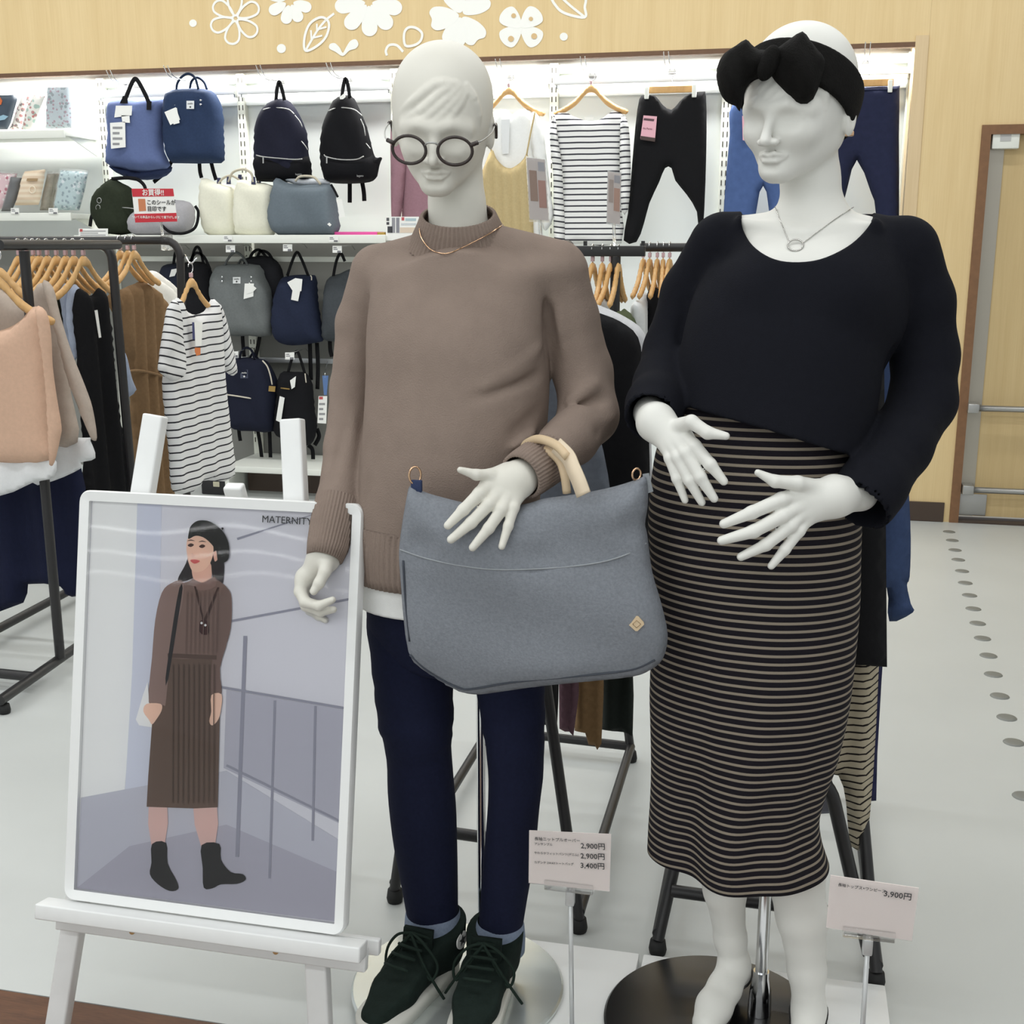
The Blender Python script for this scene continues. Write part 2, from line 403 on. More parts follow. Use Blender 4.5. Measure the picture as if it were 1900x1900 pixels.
# ================================================================== THE SETTING
WALLY, BACKY = 6.504, 6.754
m_floor = mat('floor_vinyl', (196, 199, 197), rough=0.38, spec=0.4, noise=0.025, nscale=2.2, bump=0.05, bscale=30)
m_wall = wood('pale_wood_panel', (222, 194, 142), (236, 211, 162), scale=(6, 6, 0.35), band=0.5)
m_trimlight = wood('pale_wood_trim', (216, 190, 148), (230, 206, 166), scale=(14, 14, 0.5))
m_brown = mat('brown_edge', (112, 82, 60), rough=0.6, noise=0.08)
m_door = wood('door_veneer', (200, 174, 126), (214, 190, 142), scale=(8, 8, 0.4), band=0.5)
m_backp = mat('white_panel', (234, 238, 236), rough=0.55, spec=0.3)
m_upr = mat('ivory_metal', (236, 238, 226), rough=0.45, spec=0.4)
m_slot = mat('slot_dark', (70, 66, 58), rough=0.8)
m_bar = mat('brushed_grey_bar', (172, 174, 176), rough=0.35, metal=0.6)
m_white = mat('white_metal', (238, 240, 232), rough=0.45, spec=0.4)
m_chrome = mat('chrome', (225, 226, 228), rough=0.12, metal=1.0)
m_steel = mat('dull_steel', (178, 178, 176), rough=0.35, metal=0.85)
m_decal = mat('white_decal', (252, 252, 246), rough=0.5)
m_paper = mat('white_paper', (246, 246, 242), rough=0.7)
m_ink = mat('dark_ink', (60, 60, 62), rough=0.7)
m_base = mat('dark_skirting', (72, 58, 48), rough=0.6)
m_aisle = wood('dark_floor_wood', (66, 40, 25), (112, 74, 48), scale=(1.5, 12, 12), rough=0.4)

floor = struct('floor', bx(-9, 7, 1.815, 7.0, -0.06, 0), m_floor)
aisle = struct('floor_aisle', bx(-22, 7, 0.9, 1.812, -0.06, 0.0), m_aisle)
struct('floor_bounce', bx(-22, 7, -26, 0.898, -0.06, 0.0), m_floor)  # unseen pale floor, added to bounce light up onto the faces
struct('ceiling', bx(-22, 7, -26, 7.0, CEIL, CEIL + 0.05), mat('ceiling_white', (235, 235, 232), rough=0.9))
m_stud = mat('stud_grey', (128, 130, 126), rough=0.5, metal=0.2)
studpx = [(1761, 987), (1767, 1003), (1772, 1021), (1778, 1039), (1785, 1060), (1791, 1082), (1799, 1105), (1806, 1130), (1814, 1157), (1823, 1185),
          (1834, 1217), (1843, 1252), (1855, 1292), (1868, 1332), (1881, 1378), (1900, 1478)]
for i, (u, v) in enumerate(studpx):
    p = atz(u, v, 0)
    g = lathe([(0.031, 0.0), (0.029, 0.0025), (0.02, 0.004), (0.0, 0.0045)], (p[0], p[1]), 16)
    part('floor_stud', g, m_stud, floor)
m_speck = mat('floor_scuff', (120, 118, 112), rough=0.7)

# --- the wall with its recess, fascia and door opening
DX0 = at(1822, 235, WALLY)[0]; DZ = at(1830, 232, WALLY)[2]; RX1 = at(1722, 100, WALLY)[0]; RXI = at(1697, 100, WALLY)[0]
FZ = at(950, 108, WALLY)[2]
wb = struct('wall_back', merge(bx(RX1, DX0, WALLY, 7.0, 0, CEIL), bx(DX0, 7, WALLY, 7.0, DZ, CEIL)), m_wall)
wb = struct('wall_fascia', bx(-9, RX1 - 0.0005, WALLY, WALLY + 0.04, FZ + 0.012, CEIL), m_wall)
part('fascia_underside', bx(-9, RXI, WALLY - 0.003, WALLY + 0.04, FZ - 0.012, FZ + 0.0115), m_brown, wb, smooth=False)
struct('trim_1', bx(RXI, RX1 - 0.001, WALLY - 0.006, BACKY, 0.0, at(1700, 66, WALLY)[2]), m_trimlight)
struct('wall_recess', bx(-9, RXI - 0.001, BACKY, 7.0, 0, CEIL), m_backp)
struct('trim_2', bx(-9, RXI - 0.002, WALLY + 0.041, BACKY - 0.001, FZ + 0.02, FZ + 0.05), m_brown)
struct('baseboard_back', bx(RX1, DX0 - 0.03, WALLY - 0.012, WALLY - 0.0005, 0, 0.105, 0.002), m_base)
# --- door
fr = 0.045
door = struct('door_1', bx(DX0 + fr, 4.2, WALLY + 0.05, WALLY + 0.09, 0.03, DZ - fr), m_door)
part('door_frame', merge(bx(DX0, DX0 + fr, WALLY - 0.012, WALLY + 0.10, 0, DZ), bx(DX0 + fr, 4.3, WALLY - 0.012, WALLY + 0.10, DZ - fr, DZ)), mat('frame_brown', (128, 92, 62), rough=0.5, noise=0.08), door, smooth=False)
part('edge_strip', bx(DX0 + fr + 0.002, DX0 + fr + 0.075, WALLY + 0.042, WALLY + 0.0495, 0.03, DZ - fr - 0.03), mat('aluminium_strip', (176, 170, 158), rough=0.35, metal=0.7), door, smooth=False)
part('kick_plate', bx(DX0 + fr + 0.004, DX0 + fr + 0.14, WALLY + 0.036, WALLY + 0.0415, 0.035, 0.15, 0.002), m_steel, door)
part('threshold', bx(DX0 + fr, 4.2, WALLY - 0.01, WALLY + 0.10, 0.0, 0.012), m_base, door, smooth=False)
for (u, v) in ((1797, 757), (1787, 908)):
    p = at(u, v, WALLY - 0.02)
    hb = part('handle_bar', tube([(p[0] + 0.03, WALLY - 0.02, p[2]), (3.6, WALLY - 0.02, p[2])], 0.016, 10), m_steel, door)
    part('bar_end', bx(p[0] - 0.005, p[0] + 0.05, WALLY - 0.045, WALLY + 0.048, p[2] - 0.024, p[2] + 0.024, 0.004), m_steel, hb)
p0 = at(1842, 241, WALLY + 0.02); p1 = at(1889, 276, WALLY + 0.02)
sw = thing('door_sensor', 'small white square box on the upper corner of the wooden door', 'sensor', ((p0[0] + p1[0]) / 2, WALLY + 0.02, p1[2]))
part('housing', bx(p0[0], p1[0], WALLY - 0.002, WALLY + 0.048, p1[2], p0[2], 0.004), m_white, sw)
part('label_patch', bx(p0[0] + 0.035, p0[0] + 0.085, WALLY - 0.004, WALLY - 0.0025, p1[2] + 0.035, p1[2] + 0.075), mat('grey_print', (190, 190, 188)), sw, smooth=False)

# --- white flower decals on the fascia
DY = WALLY - 0.0006
_dl = [0]
def dec(name, px, sm=4):
    _dl[0] = (_dl[0] + 1) % 7
    return part(name, plate(px, DY - 0.0014 - 0.0004 * _dl[0], 0.0012, sm), m_decal, wb, smooth=False)
def petal(cx, cy, ang, L, Wd, r0=6, notch=0.0):
    a = math.radians(ang); d = np.array([math.cos(a), math.sin(a)]); n = np.array([-d[1], d[0]]); c = np.array([cx, cy], float)
    q = [(r0, 0.12), (0.45 * L, 0.42), (0.8 * L, 0.5), (L * 0.97, 0.3)]
    tip = [(L * (1 - notch), 0.0)] if notch else [(L * 1.02, 0.0)]
    pts = [c + d * s + n * w_ * Wd for s, w_ in q] + [c + d * s + n * w_ * Wd for s, w_ in tip] + [c + d * s - n * w_ * Wd for s, w_ in q[::-1]]
    return [tuple(p) for p in pts]
def loop(name, px, wpx, closed=True, sm=5):
    _dl[0] = (_dl[0] + 1) % 7; P = cr(np.array([at(u, v, DY - 0.001 - 0.0004 * _dl[0]) for (u, v) in px]), sm, closed)
    return part(name, tube(P, 0.01, closed=closed, flat=(wpx * 0.0029, 0.0012), up=(0, 1, 0)), m_decal, wb, smooth=False)
def dot(u, v, r): dec('dot_decal', [(u + r * math.cos(a), v + r * math.sin(a)) for a in np.linspace(0, 2 * PI, 14, endpoint=False)], 2)
for (u, v, r) in ((358, 43, 7), (522, 90, 8.5), (1046, 68, 7.5)): dot(u, v, r)
for a in (-92, -30, 38, 100, 158, 215):
    loop('flower_outline_decal', petal(437, 34, a, 47, 26, 7), 4.2)
for a in (20, 62, 100, 150, 200, 260, 320): dec('flower_decal', petal(537, 2, a, 42, 21, 9))
for a in (12, 50, 88, 130, 172, 225, 270, 315): dec('flower_decal', petal(684, 4, a, 62, 29, 9))
for a in (56, 108, 172, 250, 322): dec('flower_decal', petal(856, 28, a, 60, 44, 7, 0.08))
for a in (40, 140, 220, 318):
    dec('butterfly_decal', petal(967, 50, a, 44, 38, 2))
loop('leaf_outline_decal', [(567, 94), (565, 70), (575, 44), (596, 32), (610, 42), (606, 66), (590, 84)], 4.6)
loop('leaf_vein_decal', [(568, 92), (588, 58), (604, 38), (620, 25)], 4.2, False)
for (a, b) in (((578, 74), (577, 56)), ((588, 60), (588, 44)), ((582, 70), (598, 66)), ((592, 54), (606, 50))): loop('leaf_vein_decal', [a, ((a[0] + b[0]) / 2, (a[1] + b[1]) / 2), b], 3.4, False)
dec('sprout_decal', [(636, 104), (622, 96), (611, 90), (612, 82), (621, 80), (630, 88), (636, 98), (642, 88), (650, 76), (660, 73), (665, 82), (660, 90), (648, 94)])
loop('flower_outline_decal', [(752, 84), (750, 62), (758, 51), (772, 52), (783, 62), (780, 76), (768, 84)], 4.6)
loop('flower_outline_decal', [(748, 96), (736, 84), (722, 84), (716, 94), (718, 103)], 4.6, False)
loop('leaf_outline_decal', [(1026, -8), (1034, 14), (1052, 26), (1085, 32), (1085, 14), (1082, -6)], 4.6)
loop('leaf_vein_decal', [(1040, -6), (1060, 12), (1084, 31)], 4.2, False)
m_hole = mat('decal_hole', (222, 190, 140), rough=0.6)
for (u, v, r) in ((953, 29, 4.5), (985, 35, 4), (948, 72, 5.5), (991, 67, 5.5)):
    part('dot_decal', plate([(u + r * math.cos(a), v + r * math.sin(a)) for a in np.linspace(0, 2 * PI, 12, endpoint=False)], DY - 0.0052, 0.0006), m_hole, wb, smooth=False)

# --- slotted uprights
UX = [at(u, v, BACKY - 0.02)[0] for (u, v) in ((187, 130), (447, 120), (733, 110), (1030, 100), (1352, 90), (1697, 72))]
UX = [UX[0] - 0.925] + UX
UPL = ['slotted white upright beside the shelves of pouches', 'slotted white upright left of the two zipped backpacks', 'slotted white upright behind the brown sweater mannequin',
       'slotted white upright between camisole dress and striped shirt', 'slotted white upright right of the black leggings', 'slotted white upright against the pale wood trim']
ZU0, ZU1 = 0.0, FZ + 0.0
# slots are real dark recess plates, shared mesh
slot_z = np.arange(0.25, FZ - 0.03, 0.05)
def slots_geo():
    gs = []
    for z in slot_z:
        for sx in (-0.011, 0.011): gs.append(bx(sx - 0.0028, sx + 0.0028, -0.0008, 0.002, z, z + 0.028))
    return merge(*gs)
first = None
for i, x in enumerate(UX):
    if i == 0: continue
    t = thing('slotted_upright', UPL[i - 1], 'upright', (x, BACKY - 0.045, 0), 'slotted uprights of the wall shelving')
    if first is None:
        a = part('channel', bx(x - 0.024, x + 0.024, BACKY - 0.045, BACKY - 0.0005, 0, FZ - 0.002, 0.003), m_upr, t)
        b = part('slots', xform(slots_geo(), None, (x, BACKY - 0.0455, 0)), m_slot, t, smooth=False); b['kind'] = 'stuff'
        br = bx(x - 0.10, x + 0.10, BACKY - 0.04, BACKY - 0.001, FZ - 0.055, FZ - 0.01, 0.003)
        c = part('top_bracket', br, m_upr, t)
        first = (a, b, c)
    else:
        for q in first: again(q, WP[t], t)
# --- rails
zr = lambda u, v: at(u, v, 6.66)[2]
def rail(x0, x1, z, label, m=m_bar, h=0.042, y=6.66, br=True):
    t = thing('cross_rail', label, 'rail', ((x0 + x1) / 2, y, z), 'cross rails of the wall shelving')
    part('bar', bx(x0 + 0.012, x1 - 0.012, y - 0.012, y + 0.012, z - h / 2, z + h / 2, 0.002), m, t)
    if br:
        for x in (x0 + 0.022, x1 - 0.022): part('bracket', bx(x - 0.004, x + 0.004, y + 0.013, BACKY - 0.046, z - 0.035, z + 0.02), m, t, smooth=False)
    return t
Z1 = zr(1180, 146)
rail(UX[1], UX[2], Z1, 'grey rail carrying the blue tote and blue backpack')
rail(UX[2], UX[3], Z1, 'grey rail carrying the navy and black zipped backpacks')
rail(UX[3], UX[4], Z1, 'white rail above the beige camisole dress', m_white, 0.03)
rail(UX[4], UX[5], Z1, 'grey rail carrying the striped shirt and black leggings')
rail(UX[5], UX[6], Z1, 'white rail carrying the two pairs of blue trousers', m_white, 0.03)
ZL = zr(520, 481); ZLL = zr(520, 668)
rail(UX[1], UX[2], ZL, 'pale rail behind the hanging grey clasp backpack', m_white, 0.03)
rail(UX[2], UX[3], ZL, 'pale rail behind the hanging navy pouch backpack', m_white, 0.03)
rail(UX[1], UX[2], ZLL, 'dark lower rail behind the navy clasp backpack', m_bar, 0.03)
rail(UX[2], UX[3], ZLL, 'dark lower rail behind the small black backpack', m_bar, 0.03)
# white ledge under the rails
for i in range(1, 6):
    part('panel_ledge', bx(UX[i] + 0.026, UX[i + 1] - 0.026, BACKY - 0.03, BACKY - 0.0005, Z1 - 0.075, Z1 - 0.05), m_backp, bpy.data.objects['wall_recess'], smooth=False)
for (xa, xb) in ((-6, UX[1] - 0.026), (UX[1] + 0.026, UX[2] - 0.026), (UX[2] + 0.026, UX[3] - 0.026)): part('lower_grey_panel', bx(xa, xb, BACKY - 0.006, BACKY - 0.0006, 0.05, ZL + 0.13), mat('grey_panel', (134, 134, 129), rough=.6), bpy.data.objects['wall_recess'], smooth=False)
# --- shelves
def shelf(x0, x1, yf, z, label, th=0.03, rail_=True):
    t = thing('wall_shelf', label, 'shelf', ((x0 + x1) / 2, yf, z - th), 'shelves of the wall unit')
    part('board', bx(x0, x1, yf, BACKY - 0.047, z - th, z, 0.003), m_white, t)
    if rail_: part('price_rail', bx(x0, x1, yf - 0.012, yf - 0.0005, z - th - 0.012, z + 0.003, 0.002), m_white, t)
    for x in (x0 + 0.02, x1 - 0.02): part('bracket', prism([(x - 0.003, yf + 0.06, z - th - 0.0005), (x - 0.003, BACKY - 0.047, z - th - 0.0005), (x - 0.003, BACKY - 0.047, z - th - 0.09)], np.array([0.006, 0, 0])), m_white, t, smooth=False)
    return t
SY = 6.36
ZA = at(70, 243, SY)[2]; ZB = at(70, 396, SY)[2]; ZC = at(450, 437, SY)[2]
shelf(-5.0, UX[1] - 0.03, SY, ZA, 'upper left white shelf with pouches in wrappers')
shelf(-5.0, UX[1] - 0.03, SY, ZB, 'lower left white shelf with striped and floral pouches')
shelf(UX[1] - 0.02, at(716, 440, SY)[0], SY, ZC, 'long white shelf carrying canvas totes and shoulder bags')
ZD = at(520, 862, 6.36)[2]
dk = thing('display_deck', 'white bottom shelf deck of the wall unit under the backpacks', 'shelf', (-1.6, 6.3, 0), )
part('deck_board', bx(at(424, 880, 6.3)[0], UX[3], 6.25, BACKY - 0.047, ZD - 0.035, ZD, 0.003), m_white, dk)
part('kick_panel', bx(at(424, 880, 6.3)[0] + 0.05, UX[3], 6.45, 6.47, 0, ZD - 0.0355), m_base, dk, smooth=False)
part('side_panel', bx(at(424, 880, 6.3)[0], at(424, 880, 6.3)[0] + 0.025, 6.25, BACKY - 0.05, 0, ZD - 0.0355), m_white, dk, smooth=False)

# ================================================================== THE TWO MANNEQUINS
m_mann1 = mat('matte_ivory_mannequin', (224, 221, 211), rough=0.5, spec=0.35, noise=0.015, nscale=8)
m_mann2 = mat('matte_white_mannequin', (231, 230, 224), rough=0.45, spec=0.35, noise=0.015, nscale=8)
def A3(p): return at(*p)
def hit(fn, u, v, y0=1.4, y1=2.3, n=260):
    """first place where the sight line through a pixel meets a body"""
    ys = np.linspace(y0, y1, n); d = ray(u, v); P = C0 + d[None, :] * (ys / d[1])[:, None]; f = fn(P); k = np.argmax(f < 0)
    if not (f < 0).any(): return at(u, v, (y0 + y1) / 2)
    if k == 0: return P[0]
    t = f[k - 1] / (f[k - 1] - f[k]); return P[k - 1] + t * (P[k] - P[k - 1])

def head0(q):
    ax = np.abs(q[:, 0]); s = np.stack([ax, q[:, 1], q[:, 2]], 1)
    d = smin(ell(q, (0, .012, .032), (.085, .099, .098)), ell(q, (0, .022, .064), (.072, .076, .068)), .03); d = smin(d, ell(q, (0, -.028, -.020), (.055, .068, .072)), .04)
    d = smin(d, rcone(s, (.042, .01, -.038), (.008, -.068, -.076), .025, .017), .025)
    d = smin(d, ell(q, (0, -.078, -.077), (.021, .017, .015)), .022)
    d = smin(d, ell(s, (.036, -.068, -.022), (.018, .018, .016)), .025)
    return d
def _strands():
    out = []
    spec = [([(.046, .085, .118), (.014, .085, .085), (-.018, .09, .052), (-.050, .075, .030)], .010),
            ([(.050, .080, .105), (.024, .088, .074), (-.006, .095, .044), (-.036, .09, .022)], .009),
            ([(.054, .074, .092), (.034, .088, .066), (.010, .096, .040), (-.014, .096, .020)], .008),
            ([(.056, .068, .080), (.042, .085, .058), (.026, .094, .038), (.012, .097, .024)], .007),
            ([(.038, .088, .120), (.000, .085, .100), (-.034, .08, .066), (-.062, .06, .040)], .010),
            ([(.058, .062, .095), (.066, .055, .062), (.068, .048, .034), (.064, .046, .012)], .009)]
    for pts, r in spec:
        P = cr(np.array([(a, -b, c) for a, b, c in pts]), 5); W = []
        for p in P:
            dr = p / np.linalg.norm(p); ts = np.linspace(.05, .17, 120); f = head0(dr[None] * ts[:, None]); k = np.argmax(f > 0); W.append(dr * (ts[k] - r * 0.55))
        out.append((np.array(W), r * np.interp(np.linspace(0, 1, len(P)), [0, .25, .7, 1], [.6, 1, .9, .35])))
    return out
STR = _strands()
def headf(q):
    s = np.stack([np.abs(q[:, 0]), q[:, 1], q[:, 2]], 1); d = head0(q)
    d = smin(d, chain(s, [(0, -.092, .018), (.024, -.089, .022), (.05, -.068, .014)], [.008, .009, .007]), .018)
    d = smax(d, -ell(s, (.034, -.107, -.001), (.0225, .020, .0145)), .012)
    d = smin(d, rcone(q, (0, -.091, .014), (0, -.1155, -.028), .0058, .0082), .009)
    d = smin(d, ell(s, (.0095, -.1045, -.031), (.0085, .009, .006)), .006)
    d = smax(d, -ell(q, (0, -.108, -.0425), (.005, .006, .005)), .006)
    d = smin(d, chain(s, [(0, -.0985, -.0515), (.007, -.0985, -.0500), (.022, -.087, -.0535)], [.0050, .0054, .0022]), .004)
    d = smin(d, chain(s, [(0, -.0965, -.0600), (.009, -.0955, -.0598), (.019, -.088, -.0565)], [.0064, .0058, .0022]), .004)
    d = smax(d, -chain(s, [(0, -.1055, -.0555), (.012, -.102, -.0548), (.024, -.0905, -.0555)], [.0026, .0020, .0012]), .003)
    d = smax(d, -ell(q, (0, -.101, -.0705), (.016, .008, .004)), .008)
    e = ell(s, (.0825, .014, -.008), (.0075, .017, .028), Rx(-.22)); e = smax(e, -ell(s, (.0905, .011, -.006), (.005, .009, .016), Rx(-.22)), .005)
    d = smin(d, e, .007)
    for P, R in STR:
        dd = None
        for i in range(0, len(P) - 1): e = rcone(q, P[i], P[i + 1], R[i], R[i + 1]); dd = e if dd is None else np.minimum(dd, e)
        d = smin(d, dd, .0045)
    return d
class Head:
    def __init__(self, yaw, pitch, roll, pos, s): self.M = Rz(math.radians(yaw)) @ Rx(math.radians(pitch)) @ Ry(math.radians(roll)); self.p = np.array(pos); self.s = s
    def loc(self, P): return ((P - self.p) @ self.M) / self.s
    def wld(self, q): return (np.asarray(q, float) * self.s) @ self.M.T + self.p
    def __call__(self, P):
        q = self.loc(P); far = np.linalg.norm(q - np.array([0, 0, .02]), axis=1) - .15; d = far.copy(); near = far < .06
        if near.any(): d[near] = headf(q[near]) * self.s
        return d
H1 = Head(8, 17, 2, (-.566, 1.97, 1.634), .965)
H2 = Head(-25, 10, 2, (.004, 1.97, 1.643), .965)

def hand_mesh(fingers, palm, wrist, y_scale=1.0, h=0.0022, nails=True, k=0.008):
    """fingers: lists of joints (u,v,y) with radii in metres, palm: knuckle blobs"""
    chains = [([A3(j) for j in js], r) for js, r in fingers]; pb = [(A3(a), A3(b), ra, rb) for a, b, ra, rb in palm]; wr = [(A3(a), A3(b), ra, rb) for a, b, ra, rb in wrist]
    def fn(P):
        d = None
        for a, b, ra, rb in pb: e = rcone(P, a, b, ra, rb); d = e if d is None else smin(d, e, .014)
        for a, b, ra, rb in wr: d = smin(d, rcone(P, a, b, ra, rb), .02)
        fd = None
        for js, r in chains:
            e = chain(P, js, r, .004); fd = e if fd is None else smin(fd, e, .0025)
        d = smin(d, fd, k)
        if nails:
            for js, r in chains:
                t = js[-1]; a = js[-2]; dr = (t - a) / np.linalg.norm(t - a); tc = C0 - t; tc = tc / np.linalg.norm(tc); nrm = tc - dr * (tc @ dr); nrm /= np.linalg.norm(nrm)
                c = t - dr * r[-1] * 0.4 + nrm * r[-1] * 0.62; B = np.stack([np.cross(dr, nrm), dr, nrm], 1)
                d = smin(d, ell(P, c, (r[-1] * .72, r[-1] * 1.35, r[-1] * .5), B), .0012)
        return d
    pts = np.vstack([np.array(js) for js, r in chains] + [np.array([a, b]) for a, b, _, _ in pb + wr]); lo = pts.min(0) - .05; hi = pts.max(0) + .05
    return sdf_mesh(fn, lo, hi, h), fn
def ribbed(path, radii, nrib=44, depth=0.0016, sq=(1.0, 1.0), up=(0, 0, 1), th=0.004, n_along=None):
    """knit rib tube; radii one per path point"""
    P = np.asarray(path, float); m = len(P); n = nrib * 4; rings = []; u = np.array(up, float)
    T = np.gradient(P, axis=0); T /= np.linalg.norm(T, axis=1)[:, None]; nrm = u - T[0] * (u @ T[0]); nrm /= np.linalg.norm(nrm)
    a = np.linspace(0, 2 * PI, n, endpoint=False); mod = depth * np.clip(np.cos(a * nrib) * 1.4, -1, 1)
    fr = []
    for i in range(m):
        nrm = nrm - T[i] * (nrm @ T[i]); nrm /= np.linalg.norm(nrm); bn = np.cross(T[i], nrm); fr.append((nrm.copy(), bn))
        r = radii[i] + mod; rings.append(P[i] + (r * np.cos(a) * sq[0])[:, None] * nrm + (r * np.sin(a) * sq[1])[:, None] * bn)
    for i in (m - 1, m - 2 if m > 2 else 0):      # turn the edge inwards
        nrm, bn = fr[i]; r = radii[i] - th + mod * .3; rings.append(P[i] + (r * np.cos(a) * sq[0])[:, None] * nrm + (r * np.sin(a) * sq[1])[:, None] * bn)
    return loft(rings)
def creases(P, segs):
    """cloth folds: segs = (a, b, width, height) lines on the surface"""
    d = np.zeros(len(P))
    for a, b, wd, hgt in segs:
        a = np.asarray(a, float); b = np.asarray(b, float); ab = b - a; t = np.clip(((P - a) @ ab) / (ab @ ab), 0, 1); q = np.linalg.norm(P - (a + t[:, None] * ab), axis=1)
        d += hgt * np.exp(-(q / wd) ** 2) * (0.25 + 0.75 * np.sin(np.clip(t, 0.02, 0.98) * PI))
    return d
def trow(v, ul, ur, y, rf, rb):
    a = at(ul, v, y); b = at(ur, v, y); return (a[2], (a[0] + b[0]) / 2, y, (b[0] - a[0]) / 2, rf, rb)

# ---------------------------------------------------------------- mannequin in the brown sweater
B1 = (-.563, 1.995); Y1 = 2.0
mq1 = thing('mannequin', 'ivory mannequin in round glasses wearing a brown sweater on a mirrored base', 'mannequin', (B1[0], B1[1], 0))
BOARD = 0.02
neck1 = [at(842, 290, 2.02), at(848, 380, 2.025), at(852, 440, 2.03)]
def body1(P):
    d = smin(H1(P), chain(P, neck1, [.047, .0475, .055], .01), .02)
    return d
lo = H1.p - np.array([.13, .15, .30]); hi = H1.p + np.array([.13, .17, .17])
def body1c(P): return np.maximum(body1(P), at(850, 450, 2.0)[2] - P[:, 2])
part('body', sdf_mesh(body1c, lo, hi, 0.0024), m_mann1, mq1)
part('base_plate', disc(B1, 0.208, BOARD, BOARD + 0.012, 96), mat('mirror_steel', (214, 220, 218), rough=0.22, metal=0.7), mq1, autos=40)
pp = at(893, 1500, 2.09)
part('support_pole', tube([(pp[0], 2.09, BOARD + .012), (pp[0], 2.09, 0.92)], 0.0085, 16), m_chrome, mq1, autos=60)

m_knit = fabric('brown_wool_knit', (142, 126, 116), noise=0.05, bump=0.5, bscale=420, nscale=25)
tab1 = [trow(462, 770, 970, 2.03, .055, .06), trow(490, 700, 1040, 2.02, .085, .085), trow(540, 692, 1022, 2.01, .105, .095), trow(620, 688, 1016, 2.0, .125, .10), trow(700, 688, 1018, 2.0, .135, .10), trow(800, 684, 1012, 2.0, .150, .10),
        trow(880, 677, 1004, 2.0, .155, .10), trow(960, 668, 994, 2.0, .150, .105), trow(1040, 664, 988, 2.0, .142, .11), trow(1150, 668, 985, 2.0, .13, .11)]
slR = [at(700, 505, 2.03), at(668, 600, 2.035), at(652, 720, 2.02), at(641, 830, 1.98), at(627, 930, 1.92), at(615, 985, 1.885)]
slRr = [.046, .042, .037, .037, .036, .034]
slL = [at(1036, 508, 2.03), at(1058, 590, 2.04), at(1082, 690, 2.045), at(1092, 770, 2.02), at(1060, 815, 1.95), at(1015, 852, 1.87)]
slLr = [.050, .048, .050, .051, .044, .039]
cre1 = [(at(1010, 640, 1.96), at(900, 720, 1.88), .010, .005), (at(1015, 690, 1.96), at(880, 740, 1.87), .012, -.006), (at(1012, 790, 1.95), at(930, 850, 1.86), .010, .006), (at(1010, 760, 1.95), at(940, 820, 1.87), .012, -.006),
        (at(1005, 840, 1.95), at(950, 880, 1.87), .010, .005),
        (at(1035, 770, 1.97), at(1135, 735, 1.99), .011, -.010), (at(1040, 745, 1.97), at(1120, 705, 1.99), .012, .007), (at(1045, 800, 1.94), at(1140, 775, 1.99), .010, .008), (at(1048, 830, 1.92), at(1110, 800, 1.95), .010, -.006),
        (at(1012, 560, 1.99), at(1022, 660, 1.99), .012, -.010), (at(1030, 540, 1.985), at(1045, 680, 1.99), .014, .005),
        (at(690, 560, 1.98), at(688, 680, 1.98), .012, -.007), (at(660, 760, 1.97), at(640, 900, 1.93), .010, .004), (at(640, 800, 1.96), at(612, 930, 1.90), .012, -.004),
        (at(740, 1000, 1.86), at(800, 880, 1.86), .02, .004), (at(690, 960, 1.9), at(720, 830, 1.89), .018, -.004)]
zc1 = at(700, 985, 1.9)[2]
def sweat(P):
    d = smax(rows(P, tab1, 2.25), P[:, 2] - at(850, 470, 2.0)[2], .03)
    d = smin(d, rcone(P, at(850, 462, 2.03), at(705, 502, 2.03), .044, .044), .03); d = smin(d, rcone(P, at(855, 452, 2.03), at(1032, 500, 2.03), .046, .050), .03)
    d = smin(d, chain(P, [at(853, 510, 2.01), at(852, 480, 2.022)], [.094, .060]), .025)
    d = smin(d, chain(P, slR, slRr, .012), .010); d = smin(d, chain(P, slL, slLr, .012), .010)
    return d - 1.35 * creases(P, cre1)
def sweat_c(P): return np.maximum(sweat(P), np.where(np.abs(P[:, 0] - at(835, 985, 2.0)[0]) < .20, zc1 - P[:, 2], -1) * (P[:, 0] > at(648, 985, 1.92)[0] + 0.0 * P[:, 0]) - (P[:, 0] <= at(648, 985, 1.92)[0]))
sw1 = thing('sweater', 'taupe brown ribbed mock neck sweater on the mannequin with glasses', 'sweater', (B1[0], B1[1], zc1))
P_ = np.vstack([np.array(slR), np.array(slL)]); lo = np.array([P_[:, 0].min() - .07, 1.78, at(615, 1000, 1.88)[2] - .02]); hi = np.array([P_[:, 0].max() + .07, 2.16, at(850, 420, 2.0)[2] + .02])
g = sdf_mesh(sweat_c, lo, hi, 0.0045)
part('knit_body', g, m_knit, sw1)
